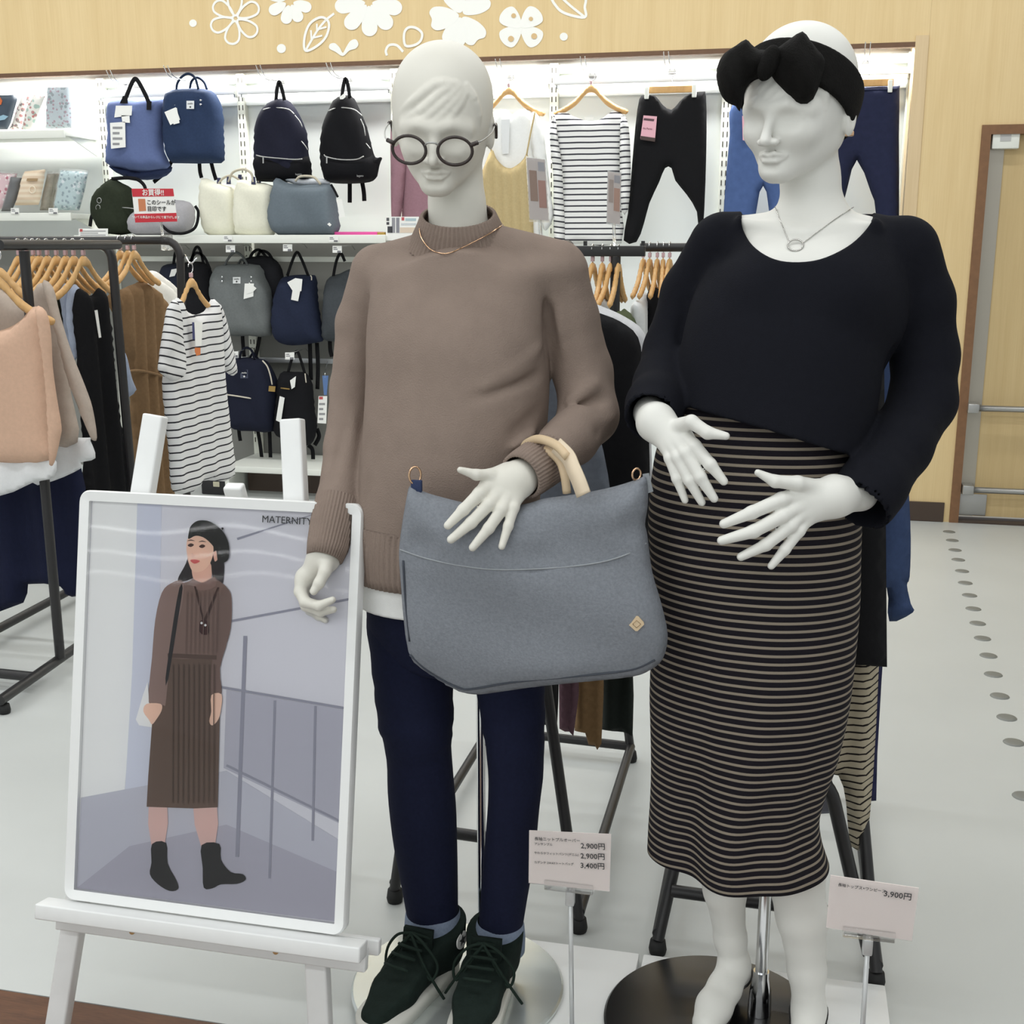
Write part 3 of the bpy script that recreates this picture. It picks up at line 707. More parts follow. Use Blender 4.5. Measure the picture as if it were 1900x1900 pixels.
# collar, cuffs, hem in rib knit
cpath = [at(853, 452, 2.026), at(852, 436, 2.020), at(851, 415, 2.012), at(850, 398, 2.006)]
part('collar', ribbed(cpath, [.090, .080, .070, .063], 58, .0020, (0.98, 1.0), up=(0, 1, 0)), m_knit, sw1)
part('cuff', ribbed([at(628, 925, 1.922), at(617, 975, 1.893), at(608, 1015, 1.868), at(602, 1036, 1.855)], [.0385, .0385, .035, .0305], 40, .0013), m_knit, sw1)
part('cuff', ribbed([at(1018, 850, 1.875), at(997, 864, 1.84), at(978, 877, 1.81), at(966, 885, 1.795)], [.041, .041, .040, .038], 40, .0013), m_knit, sw1)
def hemring(z, grow, nrib=96, dep=.0014, ins=0.0):
    T = np.asarray(sorted(tab1), float); f = lambda k: np.interp(z, T[:, 0], T[:, k]); n = nrib * 4; a = np.linspace(0, 2 * PI, n, endpoint=False)
    c, s = np.cos(a), np.sin(a); ex = 2 / 2.25; mod = 1 + 0 * a; mm = grow + dep * np.clip(np.cos(a * nrib) * 1.4, -1, 1) - ins
    x = f(1) + (f(3) + mm) * np.sign(c) * np.abs(c) ** ex; ry = np.where(s < 0, f(4), f(5)) + mm; y = f(2) + ry * np.sign(s) * np.abs(s) ** ex
    return np.stack([x, y, np.full(n, z)], 1)
zb1 = at(700, 1088, 1.9)[2]
part('hem_rib', loft([hemring(z, gr) for z, gr in zip(np.linspace(zc1 + .006, zb1, 7), (.0016, .002, .003, .003, .002, .001, -.002))] + [hemring(zb1 + .001, -.008), hemring(zb1 + .03, -.010)]), m_knit, sw1)
zu = at(700, 1139, 1.9)[2]
solo('undershirt', loft([hemring(z, gr, 40, .0004) for z, gr in ((zb1 + .04, -.013), (zb1, -.012), (zu + .012, -.009), (zu + .004, -.008), (zu, -.008))] + [hemring(zu + .001, -.012, 40, .0004), hemring(zu + .03, -.014, 40, .0004)]),
     fabric('white_jersey', (240, 240, 238), noise=.02), 'white undershirt hem showing below the brown sweater', 'shirt')
# necklace on the collar
m_gold = mat('rose_gold', (222, 184, 150), rough=0.2, metal=1.0)
def collar_f(P): return chain(P, [cpath[0], cpath[-1]], [.094, .062])
nk = np.array([hit(lambda P: np.minimum(sweat(P), collar_f(P)), u, v) + np.array([0, -.003, .0]) for (u, v) in cr([(779, 424), (781, 436), (788, 450), (800, 463), (815, 469), (832, 470), (855, 461), (880, 449), (908, 434), (934, 417)], 6)])
solo('necklace', tube(nk, 0.0011, 6), m_gold, 'thin gold chain necklace over the brown sweater', 'necklace')
# glasses, worn on the head
gl = thing('eyeglasses', 'round dark brown eyeglasses on the mannequin in the sweater', 'glasses', H1.wld((0, -.125, -.01)))
m_tort = mat('dark_tortoise', (44, 30, 26), rough=0.25, spec=0.6); m_lens = mat('clear_lens', (255, 255, 255), rough=0.02, trans=1.0, spec=0.3)
m_lens.node_tree.nodes['Principled BSDF'].inputs['IOR'].default_value = 1.05
GZ, GY = -.009, -.127
for sx in (-1, 1):
    a = np.linspace(0, 2 * PI, 40, endpoint=False); c = np.array([sx * .0375, GY, GZ])
    ring = np.stack([c[0] + .0278 * np.cos(a), np.full(40, GY) + .006 * np.abs(sx * np.cos(a) * .5 + .5), c[2] + .0222 * np.sin(a)], 1)
    part('rim', tube(H1.wld(ring), 0.0026, 8, closed=True), m_tort, gl)
    ln = np.stack([c[0] + .0266 * np.cos(a), np.full(40, GY) + .006 * np.abs(sx * np.cos(a) * .5 + .5), c[2] + .0212 * np.sin(a)], 1)
    part('lens', prism(H1.wld(ln), H1.M @ np.array([0, .0012, 0])), m_lens, gl, smooth=False)
    ex = sx * .0640
    tm = part('temple', tube(H1.wld(cr([(ex, GY + .006, GZ + .012), (sx * .078, GY + .02, GZ + .013), (sx * .0895, -.05, GZ + .014), (sx * .0905, .0, GZ + .016)], 5)), 0.0013, 6), m_steel, gl)
    part('temple_tip', tube(H1.wld(cr([(sx * .0905, -.004, GZ + .016), (sx * .091, .018, GZ + .013), (sx * .090, .034, GZ - .012)], 5)), 0.0026, 8), m_tort, tm)
    part('end_piece', tube(H1.wld([(sx * .0625, GY + .003, GZ + .010), (sx * .074, GY + .010, GZ + .013)]), 0.0034, 8), m_tort, gl)
part('bridge', tube(H1.wld(cr([(-.0125, GY + .001, GZ + .007), (-.006, GY - .003, GZ + .013), (.006, GY - .003, GZ + .013), (.0125, GY + .001, GZ + .007)], 5)), 0.0017, 8), m_steel, gl)

# hands of the first mannequin
r_ = lambda a, b, c, d: [a, b, c, d]
fg = [([(938, 872, 1.800), (910, 881, 1.775), (884, 881, 1.758), (854, 872, 1.745)], [.0115, .0095, .0085, .0050]),
      ([(905, 899, 1.775), (890, 916, 1.757), (860, 946, 1.742), (831, 975, 1.728)], [.0115, .0105, .0092, .0065]),
      ([(926, 915, 1.775), (908, 935, 1.755), (874, 970, 1.740), (837, 1001, 1.724)], [.0115, .0105, .0092, .0066]),
      ([(944, 922, 1.775), (932, 944, 1.757), (907, 980, 1.742), (877, 1016, 1.727)], [.0108, .0100, .0088, .0062]),
      ([(960, 918, 1.780), (953, 942, 1.765), (943, 976, 1.750), (931, 1014, 1.735)], [.0098, .0088, .0076, .0054])]
palm = [((958, 884, 1.795), (908, 900, 1.776), .021, .013), ((960, 890, 1.795), (926, 915, 1.776), .020, .013), ((962, 895, 1.795), (944, 920, 1.777), .020, .0125), ((964, 898, 1.796), (958, 918, 1.780), .018, .011)]
hm, hand1f = hand_mesh(fg, palm, [((962, 888, 1.797), (990, 868, 1.83), .024, .024)])
part('hand', hm, m_mann1, mq1)
fg = [([(607, 1035, 1.850), (603, 1060, 1.832), (592, 1082, 1.822), (582, 1097, 1.816)], [.0125, .0105, .0092, .0068]),
      ([(562, 1068, 1.850), (557, 1098, 1.838), (566, 1117, 1.826), (592, 1124, 1.816), (617, 1113, 1.812)], [.0118, .0105, .0095, .0085, .0058]),
      ([(568, 1070, 1.865), (561, 1104, 1.855), (568, 1124, 1.845), (595, 1135, 1.836), (619, 1131, 1.832)], [.0118, .0105, .0095, .0085, .0058]),
      ([(576, 1070, 1.878), (568, 1108, 1.870), (576, 1132, 1.862), (592, 1143, 1.856), (604, 1151, 1.852)], [.0112, .0100, .0090, .0078, .0055]),
      ([(584, 1068, 1.888), (578, 1104, 1.882), (586, 1126, 1.876), (600, 1136, 1.870), (610, 1142, 1.866)], [.0100, .0088, .0080, .0070, .0050])]
palm = [((602, 1032, 1.862), (563, 1076, 1.850), .021, .0135), ((602, 1034, 1.866), (569, 1078, 1.864), .020, .0135), ((602, 1036, 1.870), (577, 1078, 1.876), .019, .013), ((604, 1036, 1.873), (585, 1076, 1.886), .018, .012)]
hm, _ = hand_mesh(fg, palm, [((601, 1030, 1.864), (612, 985, 1.885), .024, .024)])
part('hand', hm, m_mann1, mq1)

# jeans of the first mannequin
m_denim = fabric('dark_indigo_denim', (26, 30, 52), noise=0.10, bump=0.3, bscale=700, nscale=160)
def leg_rings(tab, n=40, wob=0.0, seed=0):
    out = []; T = np.array([[*at((l + r) / 2, v, y), (r - l) / 2 * mpp((l + r) / 2, v, y)] for v, l, r, y in tab])
    a = np.linspace(0, 2 * PI, n, endpoint=False); m = 36; s = np.linspace(0, len(T) - 1, m); Ti = cr(T, 6); Ti = np.stack([np.interp(np.linspace(0, 1, m), np.linspace(0, 1, len(Ti)), Ti[:, k]) for k in range(4)], 1)
    rnd = np.random.RandomState(seed)
    for i, (x, y, z, r) in enumerate(Ti):
        f = 1 + wob * (np.sin(a * 2 + i * .55) * .5 + np.sin(i * 1.7 + a) * .6) * np.exp(-((i - 15) / 7) ** 2)
        out.append(np.stack([x + r * f * np.cos(a), y + r * 1.02 * f * np.sin(a), np.full(n, z) + .004 * np.sin(a * 2 + i)], 1))
    return out
jn = thing('jeans', 'dark indigo jeans with rolled pale cuffs on the sweater mannequin', 'jeans', (B1[0], B1[1], .12))
lgL = [(1080, 690, 835, 2.01), (1150, 680, 832, 2.01), (1220, 688, 838, 2.00), (1290, 697, 840, 1.99), (1350, 703, 841, 1.985), (1400, 717, 838, 1.99), (1500, 722, 846, 2.0), (1600, 737, 849, 2.02), (1700, 756, 850, 2.03)]
lgR = [(1080, 830, 985, 2.01), (1150, 845, 1000, 2.01), (1220, 868, 1008, 2.0), (1290, 886, 1010, 1.99), (1350, 894, 1011, 1.985), (1420, 905, 1009, 1.99), (1500, 905, 1001, 2.0), (1600, 896, 990, 2.02), (1722, 888, 969, 2.03)]
part('trouser_leg', loft(leg_rings(lgL, wob=.035)), m_denim, jn)
part('trouser_leg', loft(leg_rings(lgR, wob=.03, seed=3)), m_denim, jn)
hp = [trow(1020, 690, 985, 2.0, .11, .10), trow(1140, 684, 990, 2.0, .10, .10), trow(1230, 700, 985, 2.0, .08, .09)]
part('seat', sdf_mesh(lambda P: smax(smax(rows(P, hp), P[:, 2] - hp[0][0], .01), hp[2][0] - P[:, 2], .03), (-.95, 1.85, hp[2][0] - .02), (-.3, 2.15, hp[0][0] + .02), .008), m_denim, jn)
m_cuff = fabric('pale_denim_inside', (128, 140, 160), noise=0.10, nscale=200)
for (v0, v1, l, r) in ((1696, 1742, 755, 852), (1716, 1762, 886, 970)):
    a = np.linspace(0, 2 * PI, 40, endpoint=False); rg = []
    for v, gr in ((v0 - 8, 0), (v0, .003), ((v0 + v1) / 2, .005), (v1, .004), (v1 + 1, -.003), (v0, -.006)):
        c = at((l + r) / 2, v, 2.03); rr = (r - l) / 2 * mpp(l, v, 2.03) + gr; rg.append(np.stack([c[0] + rr * np.cos(a), c[1] + rr * np.sin(a), c[2] + 0 * a], 1))
    part('rolled_cuff', loft(rg), m_cuff, jn)

# high-top sneakers
m_canvas = fabric('dark_green_suede', (28, 38, 34), noise=0.15, bump=0.5, bscale=250, nscale=60)
m_lace = fabric('green_lace', (34, 46, 40), noise=0.1); m_rub = mat('white_rubber', (215, 214, 206), rough=0.5)
def sneaker(label, uc, vtop, yaw, patch):
    c = at(uc, vtop, 2.035); c = np.array([c[0], 2.0, BOARD + .012]); R = Rz(yaw); W = lambda q: np.asarray(q, float) @ R.T + c
    t = thing('sneaker', label, 'shoe', c, 'green sneakers of the sweater mannequin')
    def fn(P):
        q = (P - c) @ R
        d = chain(q, [(0, .018, .115), (0, .018, .09), (0, .015, .055)], [.057, .053, .046], .01)
        d = smin(d, chain(q, [(0, .03, .05), (0, -.06, .066), (0, -.13, .048), (0, -.185, .03)], [.038, .046, .043, .03], .01), .03)
        d = smax(d, q[:, 2] - .106 - .30 * q[:, 1], .006); d = smax(d, .018 - q[:, 2], .004)
        return d
    part('upper', sdf_mesh(fn, c - np.array([.12, .27, 0.0]), c + np.array([.12, .12, .19]), .004), m_canvas, t)
    ol = [(0, .06), (.03, .05), (.041, .0), (.044, -.08), (.046, -.15), (.035, -.205), (0, -.222), (-.035, -.205), (-.046, -.15), (-.044, -.08), (-.041, 0), (-.03, .05)]
    op = cr(np.array(ol), 4, True)
    part('sole', prism(W(np.stack([op[:, 0], op[:, 1], np.full(len(op), .0005)], 1)), np.array([0, 0, .030])), m_rub, t)
    part('tongue', tube(W(cr([(0, -.052, .085), (0, -.050, .11), (0, -.046, .132)], 4)), .02, flat=(.058, .012), up=(0, 1, 0)), m_canvas, t)
    sf = lambda x, yy: None
    lpts = []
    for i, (y, z) in enumerate(((-.050, .120), (-.062, .114), (-.080, .110), (-.102, .103), (-.126, .094))):
        part('lace', tube(W(cr([(-.026, y + .004, z - .002), (0, y - .010, z + .008), (.026, y + .004, z - .002)], 4)), .0032, 6), m_lace, t)
    for sx in (-1, 1):
        part('lace_bow', tube(W(cr([(0, -.070, .136), (sx * .03, -.075, .125), (sx * .058, -.070, .085), (sx * .050, -.085, .06), (sx * .02, -.080, .105), (0, -.072, .135)], 5)), .0028, 6), m_lace, t)
        part('lace_end', tube(W(cr([(0, -.072, .134), (sx * .035, -.085, .09), (sx * .062, -.080, .045), (sx * .075, -.075, .022)], 5)), .0028, 6), m_lace, t)
        for i, (y, z) in enumerate(((-.034, .135), (-.040, .115), (-.055, .097), (-.078, .086))):
            pass
    if patch:
        a = np.linspace(0, 2 * PI, 20, endpoint=False); q = np.stack([np.full(20, .054), 0.02 + .018 * np.cos(a), .088 + .018 * np.sin(a)], 1)
        pt = part('ankle_patch', prism(W(q), R @ np.array([.002, 0, 0])), m_paper, t, smooth=False)
        st = [(.0568, .02 + (.012 if k % 2 == 0 else .005) * math.cos(2 * PI * k / 10 + PI / 2), .088 + (.012 if k % 2 == 0 else .005) * math.sin(2 * PI * k / 10 + PI / 2)) for k in range(10)]
        part('star', prism(W(st), R @ np.array([.0006, 0, 0])), m_ink, pt, smooth=False)
    return t
sneaker('dark green high top sneaker with round white ankle patch', 812, 1715, -0.30, True)
sneaker('dark green high top sneaker standing nearer the price card', 922, 1735, 0.0, False)

# ---------------------------------------------------------------- grey tote hanging on the first mannequin's forearm
m_melange = fabric('grey_melange_jersey', (130, 134, 141), noise=0.10, bump=0.4, bscale=350, nscale=220)
m_beige = mat('beige_leather', (214, 190, 156), rough=0.55, noise=0.03, nscale=60); m_cream = mat('cream_strap', (226, 208, 182), rough=0.6, noise=0.03)
BY = 1.790
tout = [(760, 902), (775, 908), (800, 917), (830, 925), (859, 932), (900, 940), (940, 941), (983, 933), (1009, 925), (1054, 919), (1092, 913), (1142, 902), (1183, 889), (1197, 884), (1202, 905), (1202, 939), (1197, 972), (1201, 992), (1210, 1060), (1227, 1119), (1239, 1178), (1230, 1222), (1207, 1243), (1172, 1256),
        (1083, 1265), (995, 1274), (921, 1285), (880, 1289), (847, 1281), (812, 1260), (774, 1234), (757, 1204), (749, 1148), (744, 1089), (740, 1030), (744, 986), (753, 930)]
def tfold(a, z):
    cx = at(980, 1100, BY)[0]; f = .004 * np.sin((a - cx) * 22 + z * 9) + .003 * np.sin(z * 40 + a * 12)
    for (u, v, wd, hh) in ((790, 1000, .035, -.010), (1000, 1030, .03, -.008), (835, 985, .05, .005), (1180, 975, .03, -.007), (900, 1080, .09, .006), (1100, 1160, .10, .006)):
        p = at(u, v, BY); f = f + hh * np.exp(-(((a - p[0]) / wd) ** 2 + ((z - p[2]) / (wd * .8)) ** 2))
    return f
p = at(985, 1289, BY)
tb = thing('tote_bag', 'grey jersey tote bag with beige handles hung on the mannequin forearm', 'bag', (p[0], BY, p[2]))
part('bag_body', pillow(tout, y=BY, thick=.034, R=.055, res=.009, sm=3, fold=tfold, back=.7), m_melange, tb)
def front_of(geo_pts, off): return [at(u, v, BY - off) for (u, v) in geo_pts]
seam = [(742, 1020), (790, 1036), (850, 1049), (920, 1057), (1010, 1055), (1100, 1046), (1160, 1030), (1199, 1008)]
bodyV = np.array([v.co[:] for v in tb.children[0].data.vertices]) + np.array(WP[tb]); frontV = bodyV[bodyV[:, 1] < BY + 1e-6]
def on_bag(u, v, off=.0015):
    p = at(u, v, BY - .03); k = np.argsort((frontV[:, 0] - p[0]) ** 2 + (frontV[:, 2] - p[2]) ** 2)[:6]; y = frontV[k, 1].mean(); return at(u, v, y - off)
m_stitch = fabric('grey_stitch', (150, 154, 158), noise=.05)
part('pocket_seam', tube(cr([on_bag(u, v, .0005) for u, v in seam], 6), .0014, 6), m_stitch, tb)
part('bottom_seam', tube(cr([on_bag(u, v, .0004) for u, v in ((760, 1215), (800, 1250), (850, 1276), (880, 1278), (960, 1265), (1080, 1254), (1170, 1243), (1215, 1225))], 6), .0018, 6), fabric('seam_dark', (74, 78, 86)), tb)
part('side_piping', tube(cr([on_bag(u, v, .0004) for u, v in ((748, 1040), (752, 1110), (760, 1190))], 6), .002, 6), _M['seam_dark'], tb)
dm = [(1167, 1160), (1171, 1156), (1180, 1144), (1184, 1144), (1194, 1155), (1195, 1159), (1183, 1171), (1179, 1171)]
c0 = on_bag(1181, 1158, 0)
pt = part('leather_patch', prism([at(u, v, c0[1] - .003) for u, v in dm], np.array([0, .003, 0])), m_beige, tb, smooth=False)
part('patch_mark', tube([at(u, v, c0[1] - .0034) for u, v in ((1174, 1158), (1181, 1165), (1189, 1158), (1181, 1151))], .0005, 4, closed=True), mat('patch_line', (180, 150, 110)), pt)
h1 = [(1083, 918, 1.745), (1074, 893, 1.752), (1064, 870, 1.765), (1054, 848, 1.782), (1032, 826, 1.800), (1002, 815, 1.825), (978, 823, 1.855), (968, 842, 1.885)]
part('handle', tube(cr([at(*q) for q in h1[3:]], 5), .0075, 10), m_beige, tb)
part('handle_strap', tube(cr([at(*q) for q in h1[:5]], 5), .01, flat=(.026, .003), up=(0.3, 1, 0.2)), m_cream, tb)
h2 = [(1052, 915, 1.80), (1047, 880, 1.80), (1038, 855, 1.81), (1018, 838, 1.82), (995, 832, 1.84), (972, 840, 1.87)]
part('handle', tube(cr([at(*q) for q in h2], 5), .007, 10), m_beige, tb)
rg = at(770, 882, BY); a = np.linspace(0, 2 * PI, 24, endpoint=False)
part('side_ring', tube(np.stack([rg[0] + .008 * np.cos(a), rg[1] + .006 * np.cos(a), rg[2] + .014 * np.sin(a)], 1), .0018, 6, closed=True), m_gold, tb)
rl = at(772, 902, BY); part('ring_loop', bx(rl[0] - .008, rl[0] + .010, BY - .004, BY + .004, rl[2] - .012, rl[2] + .010, .002), fabric('navy_loop', (56, 66, 96)), tb)
rg = at(1181, 880, BY); part('side_ring', tube(np.stack([rg[0] + .006 * np.cos(a), rg[1] + .005 * np.cos(a), rg[2] + .009 * np.sin(a)], 1), .0018, 6, closed=True), m_gold, tb)
part('care_tab', plate([(1192, 880), (1204, 878), (1212, 912), (1200, 916)], BY + .002, .002), m_stitch, tb, smooth=False)

# ---------------------------------------------------------------- second mannequin: dark top and striped skirt
B2 = (-.062, 1.99)
mq2 = thing('mannequin', 'white mannequin in a black bow headband and striped skirt on a black base', 'mannequin', (B2[0], B2[1], 0))
def bust(P):
    d = chain(P, [at(1500, 265, 2.0), at(1503, 330, 2.005), at(1506, 385, 2.012)], [.044, .045, .050], .01)
    d = smin(d, rcone(P, at(1508, 428, 2.035), at(1345, 446, 2.03), .026, .040), .022); d = smin(d, rcone(P, at(1508, 428, 2.035), at(1672, 458, 2.03), .026, .040), .022)
    d = smin(d, ell(P, at(1500, 565, 2.0), (.150, .105, .150)), .04)
    for u in (1425, 1545): d = smin(d, ell(P, at(u, 560, 1.94), (.065, .06, .065)), .04)
    for (a, b) in (((1478, 432), (1380, 412)), ((1498, 432), (1620, 420))): d = smin(d, rcone(P, hit_b(*a), hit_b(*b), .006, .006), .015)
    return d
def _b0(P):
    d = rcone(P, at(1506, 405, 2.025), at(1345, 440, 2.03), .040, .045); d = smin(d, rcone(P, at(1506, 405, 2.025), at(1672, 452, 2.03), .040, .045), .035)
    return smin(d, ell(P, at(1500, 565, 2.0), (.150, .105, .150)), .04)
_hb = {}
def hit_b(u, v):
    if (u, v) not in _hb: _hb[(u, v)] = hit(_b0, u, v) + np.array([0, .004, 0])
    return _hb[(u, v)]
zbb = at(1480, 600, 1.9)[2]
def body2(P): return np.maximum(smin(H2(P), bust(P), .010), zbb - P[:, 2])
lo = np.array([at(1320, 500, 2.0)[0] - .05, 1.83, zbb - .01]); hi = np.array([at(1690, 500, 2.0)[0] + .05, 2.15, H2.p[2] + .17])
part('body', sdf_mesh(body2, lo, hi, 0.0025), m_mann2, mq2)
m_blackbase = mat('black_gloss_base', (20, 20, 21), rough=0.22, spec=0.6)
part('base_plate', disc(B2, 0.208, BOARD, BOARD + 0.012, 96), m_blackbase, mq2, autos=40)
pp = at(1418, 1700, 2.03)
part('support_pole', tube([(pp[0], 2.03, BOARD + .012), (pp[0], 2.03, 0.75)], 0.0115, 20), m_chrome, mq2, autos=60)
part('pole_collar', lathe([(.0, BOARD + .10), (.0145, BOARD + .10), (.0145, BOARD + .086), (.020, BOARD + .06), (.022, BOARD + .0125), (0, BOARD + .0125)], (pp[0], 2.03), 24), m_chrome, mq2, autos=40)
# legs
l1 = [at(1325, 1480, 2.0), at(1333, 1560, 2.005), at(1345, 1650, 2.02), at(1355, 1740, 2.035), at(1363, 1795, 2.035)]
l2 = [at(1450, 1480, 1.985), at(1473, 1610, 1.97), at(1488, 1700, 1.975), at(1497, 1800, 1.985), at(1501, 1870, 1.985)]
def legsf(P):
    d = chain(P, l1, [.050, .047, .0375, .0285, .0275], .015)
    f1 = [at(1364, 1790, 2.035), at(1345, 1832, 2.00), at(1325, 1868, 1.965), at(1312, 1898, 1.935)]
    d = smin(d, chain(P, f1, [.026, .030, .032, .027], .012), .018)
    d = smin(d, ell(P, at(1372, 1805, 2.055), (.022, .028, .026)), .015)
    e = chain(P, l2, [.050, .052, .0435, .0325, .029], .015)
    a = l2[-1]; e = smin(e, chain(P, [a + np.array([0, .002, -.005]), a + np.array([-.004, -.045, -.045]), a + np.array([-.008, -.10, -.062]), a + np.array([-.010, -.14, -.066])], [.028, .030, .030, .02], .012), .018)
    e = smin(e, ell(P, a + np.array([.002, .022, -.02]), (.022, .028, .026)), .015)
    return np.minimum(d, e)
lo = np.array([at(1270, 1600, 2.0)[0] - .02, 1.80, BOARD + .012]); hi = np.array([at(1540, 1600, 1.97)[0] + .02, 2.12, at(1400, 1470, 2.0)[2]])
ztop = hi[2] - .02
g = sdf_mesh(lambda P: np.maximum(legsf(P), P[:, 2] - ztop), lo, hi, 0.003); part('legs', g, m_mann2, mq2)
# pumps
m_pump = mat('black_patent', (24, 22, 22), rough=0.3, spec=0.5)
def pump(label, line, c, side):
    def fn(P):
        top = np.interp(P[:, 1], line[0], line[1]); d = np.maximum(legsf(P) - .0032, P[:, 2] - top)
        q = P - c; return np.maximum(d, np.where(np.abs(q[:, 0]) < .06, -1, 1) * .01)
    lo = c - np.array([.065, .20, .0]); lo[2] = BOARD + .0125
    t = thing('pump_shoe', label, 'shoe', (c[0], c[1], BOARD + .0125), 'black pumps of the skirt mannequin')
    part('upper', sdf_mesh(fn, lo, c + np.array([.065, .10, .13]), .003), m_pump, t)
    part('heel', lathe([(.006, BOARD + .0125), (.007, BOARD + .02), (.012, c[2] - .045), (.018, c[2] - .02), (0, c[2] - .018)], (c[0] + .003, c[1] + .03), 16), m_pump, t)
a1 = np.array(at(1372, 1805, 2.055))
pump('black pump on the mannequin foot nearer the sweater mannequin', ([1.85, 1.925, 1.97, 2.02, 2.07, 2.09], [.05, .045, .060, .075, .105, .125]), a1 + np.array([-.012, -.02, 0]), 1)
a2 = l2[-1]
pump('black pump on the mannequin foot nearer the right price card', ([1.80, 1.86, 1.90, 1.96, 2.0, 2.04], [.035, .030, .040, .060, .085, .105]), a2 + np.array([0, .0, -.02]), -1)

# striped skirt
m_skirt = striped('navy_beige_stripe_jersey', (30, 27, 33), (146, 136, 122), 0.0139, 0.33, 0.5)
sk = [(720, 1240, 1600), (790, 1232, 1598), (860, 1214, 1601), (960, 1204, 1600), (1030, 1207, 1598), (1100, 1209, 1597), (1200, 1209, 1589), (1290, 1206, 1578), (1350, 1207, 1566), (1400, 1208, 1553), (1450, 1208, 1535), (1500, 1206, 1522), (1545, 1203, 1526), (1588, 1201, 1540)]
def skirt_rings(n=160, m=90, ins=0.0):
    T = []
    for v, l, r in sk:
        yc = 1.985; a = at(l, v, yc); b = at(r, v, yc); T.append(((a[0] + b[0]) / 2, (b[0] - a[0]) / 2, (a[2] + b[2]) / 2))
    T = cr(np.array(T), 8); T = np.stack([np.interp(np.linspace(0, 1, m), np.linspace(0, 1, len(T)), T[:, k]) for k in range(3)], 1)
    a = np.linspace(0, 2 * PI, n, endpoint=False); out = []
    for i, (cx, rx, z) in enumerate(T):
        t = i / (m - 1); rf = np.interp(t, [0, .10, .2, .3, .5, .75, 1], [.125, .140, .164, .166, .150, .135, .130]) - ins; rb = .115
        c, s = np.cos(a), np.sin(a); ex = 2 / 2.2; x = cx + (rx - ins) * np.sign(c) * np.abs(c) ** ex; y = 1.985 + np.where(s < 0, rf, rb) * np.sign(s) * np.abs(s) ** ex
        # folds opening towards the hem: left third lies further back, a soft pleat on the right
        fr = np.clip(-s, 0, 1); q = (x - cx) / rx; k = np.clip((t - .28) / .6, 0, 1) ** 1.3
        y = y + fr * k * (.034 / (1 + np.exp((q + .36) / .055)) - .012 * np.exp(-((q - .05) / .3) ** 2) + .030 * np.exp(-((q - .80) / .16) ** 2) * np.sin(np.clip(t, 0, 1) * PI))
        y = y + .004 * np.sin(q * 9 + t * 6) * fr * k
        out.append(np.stack([x, y, np.full(n, z)], 1))
    return out
R0 = skirt_rings(); R1 = skirt_rings(ins=.006)
solo('striped_skirt', loft(R0 + [R1[-1] + np.array([0, 0, .002]), R1[-12]]), m_skirt, 'dark pencil skirt with thin beige stripes on the headband mannequin', 'skirt')

# dark long-sleeved top
m_navy = fabric('midnight_jersey', (20, 21, 28), noise=0.06, bump=0.3, bscale=600)
t2 = [trow(455, 1345, 1660, 2.02, .085, .085), trow(500, 1310, 1668, 2.01, .110, .10), trow(560, 1282, 1655, 2.0, .130, .105), trow(620, 1266, 1645, 1.995, .146, .11), trow(700, 1252, 1636, 1.99, .160, .115), trow(780, 1238, 1622, 1.985, .172, .12), trow(860, 1224, 1610, 1.985, .182, .125), trow(900, 1218, 1606, 1.985, .184, .125)]
sR = [at(1330, 455, 2.03), at(1282, 545, 2.045), at(1250, 650, 2.02), at(1232, 715, 1.965), at(1216, 752, 1.89), at(1209, 770, 1.855)]; sRr = [.046, .048, .049, .049, .045, .043]
sL = [at(1680, 465, 2.03), at(1706, 560, 2.045), at(1716, 660, 2.045), at(1712, 745, 2.02), at(1668, 830, 1.94), at(1620, 900, 1.865), at(1603, 925, 1.845)]; sLr = [.052, .053, .052, .052, .049, .050, .052]
NK = np.array([at(u, v, 1.92)[[0, 2]] for (u, v) in ((1372, 398), (1376, 425), (1395, 455), (1430, 478), (1470, 486), (1520, 481), (1570, 459), (1605, 431), (1628, 401), (1640, 250), (1360, 250))]); NK = np.vstack([cr(NK[:9], 4), NK[9:]])
NKB = at(1500, 398, 2.05)[2]
cre2 = [(at(1190, 690, 1.98), at(1250, 715, 1.93), .012, -.009), (at(1200, 735, 1.93), at(1250, 740, 1.89), .011, .007), (at(1650, 700, 1.97), at(1640, 560, 1.98), .012, -.008), (at(1270, 560, 1.99), at(1262, 680, 1.97), .012, -.008),
        (at(1690, 780, 1.98), at(1755, 740, 2.0), .014, .006), (at(1680, 820, 1.94), at(1740, 790, 1.97), .014, -.006), (at(1640, 830, 1.93), at(1655, 900, 1.9), .010, .005), (at(1712, 445, 2.02), at(1722, 520, 2.02), .02, .006)]
hl, hr_ = at(1240, 752, 1.86), at(1606, 850, 1.90)
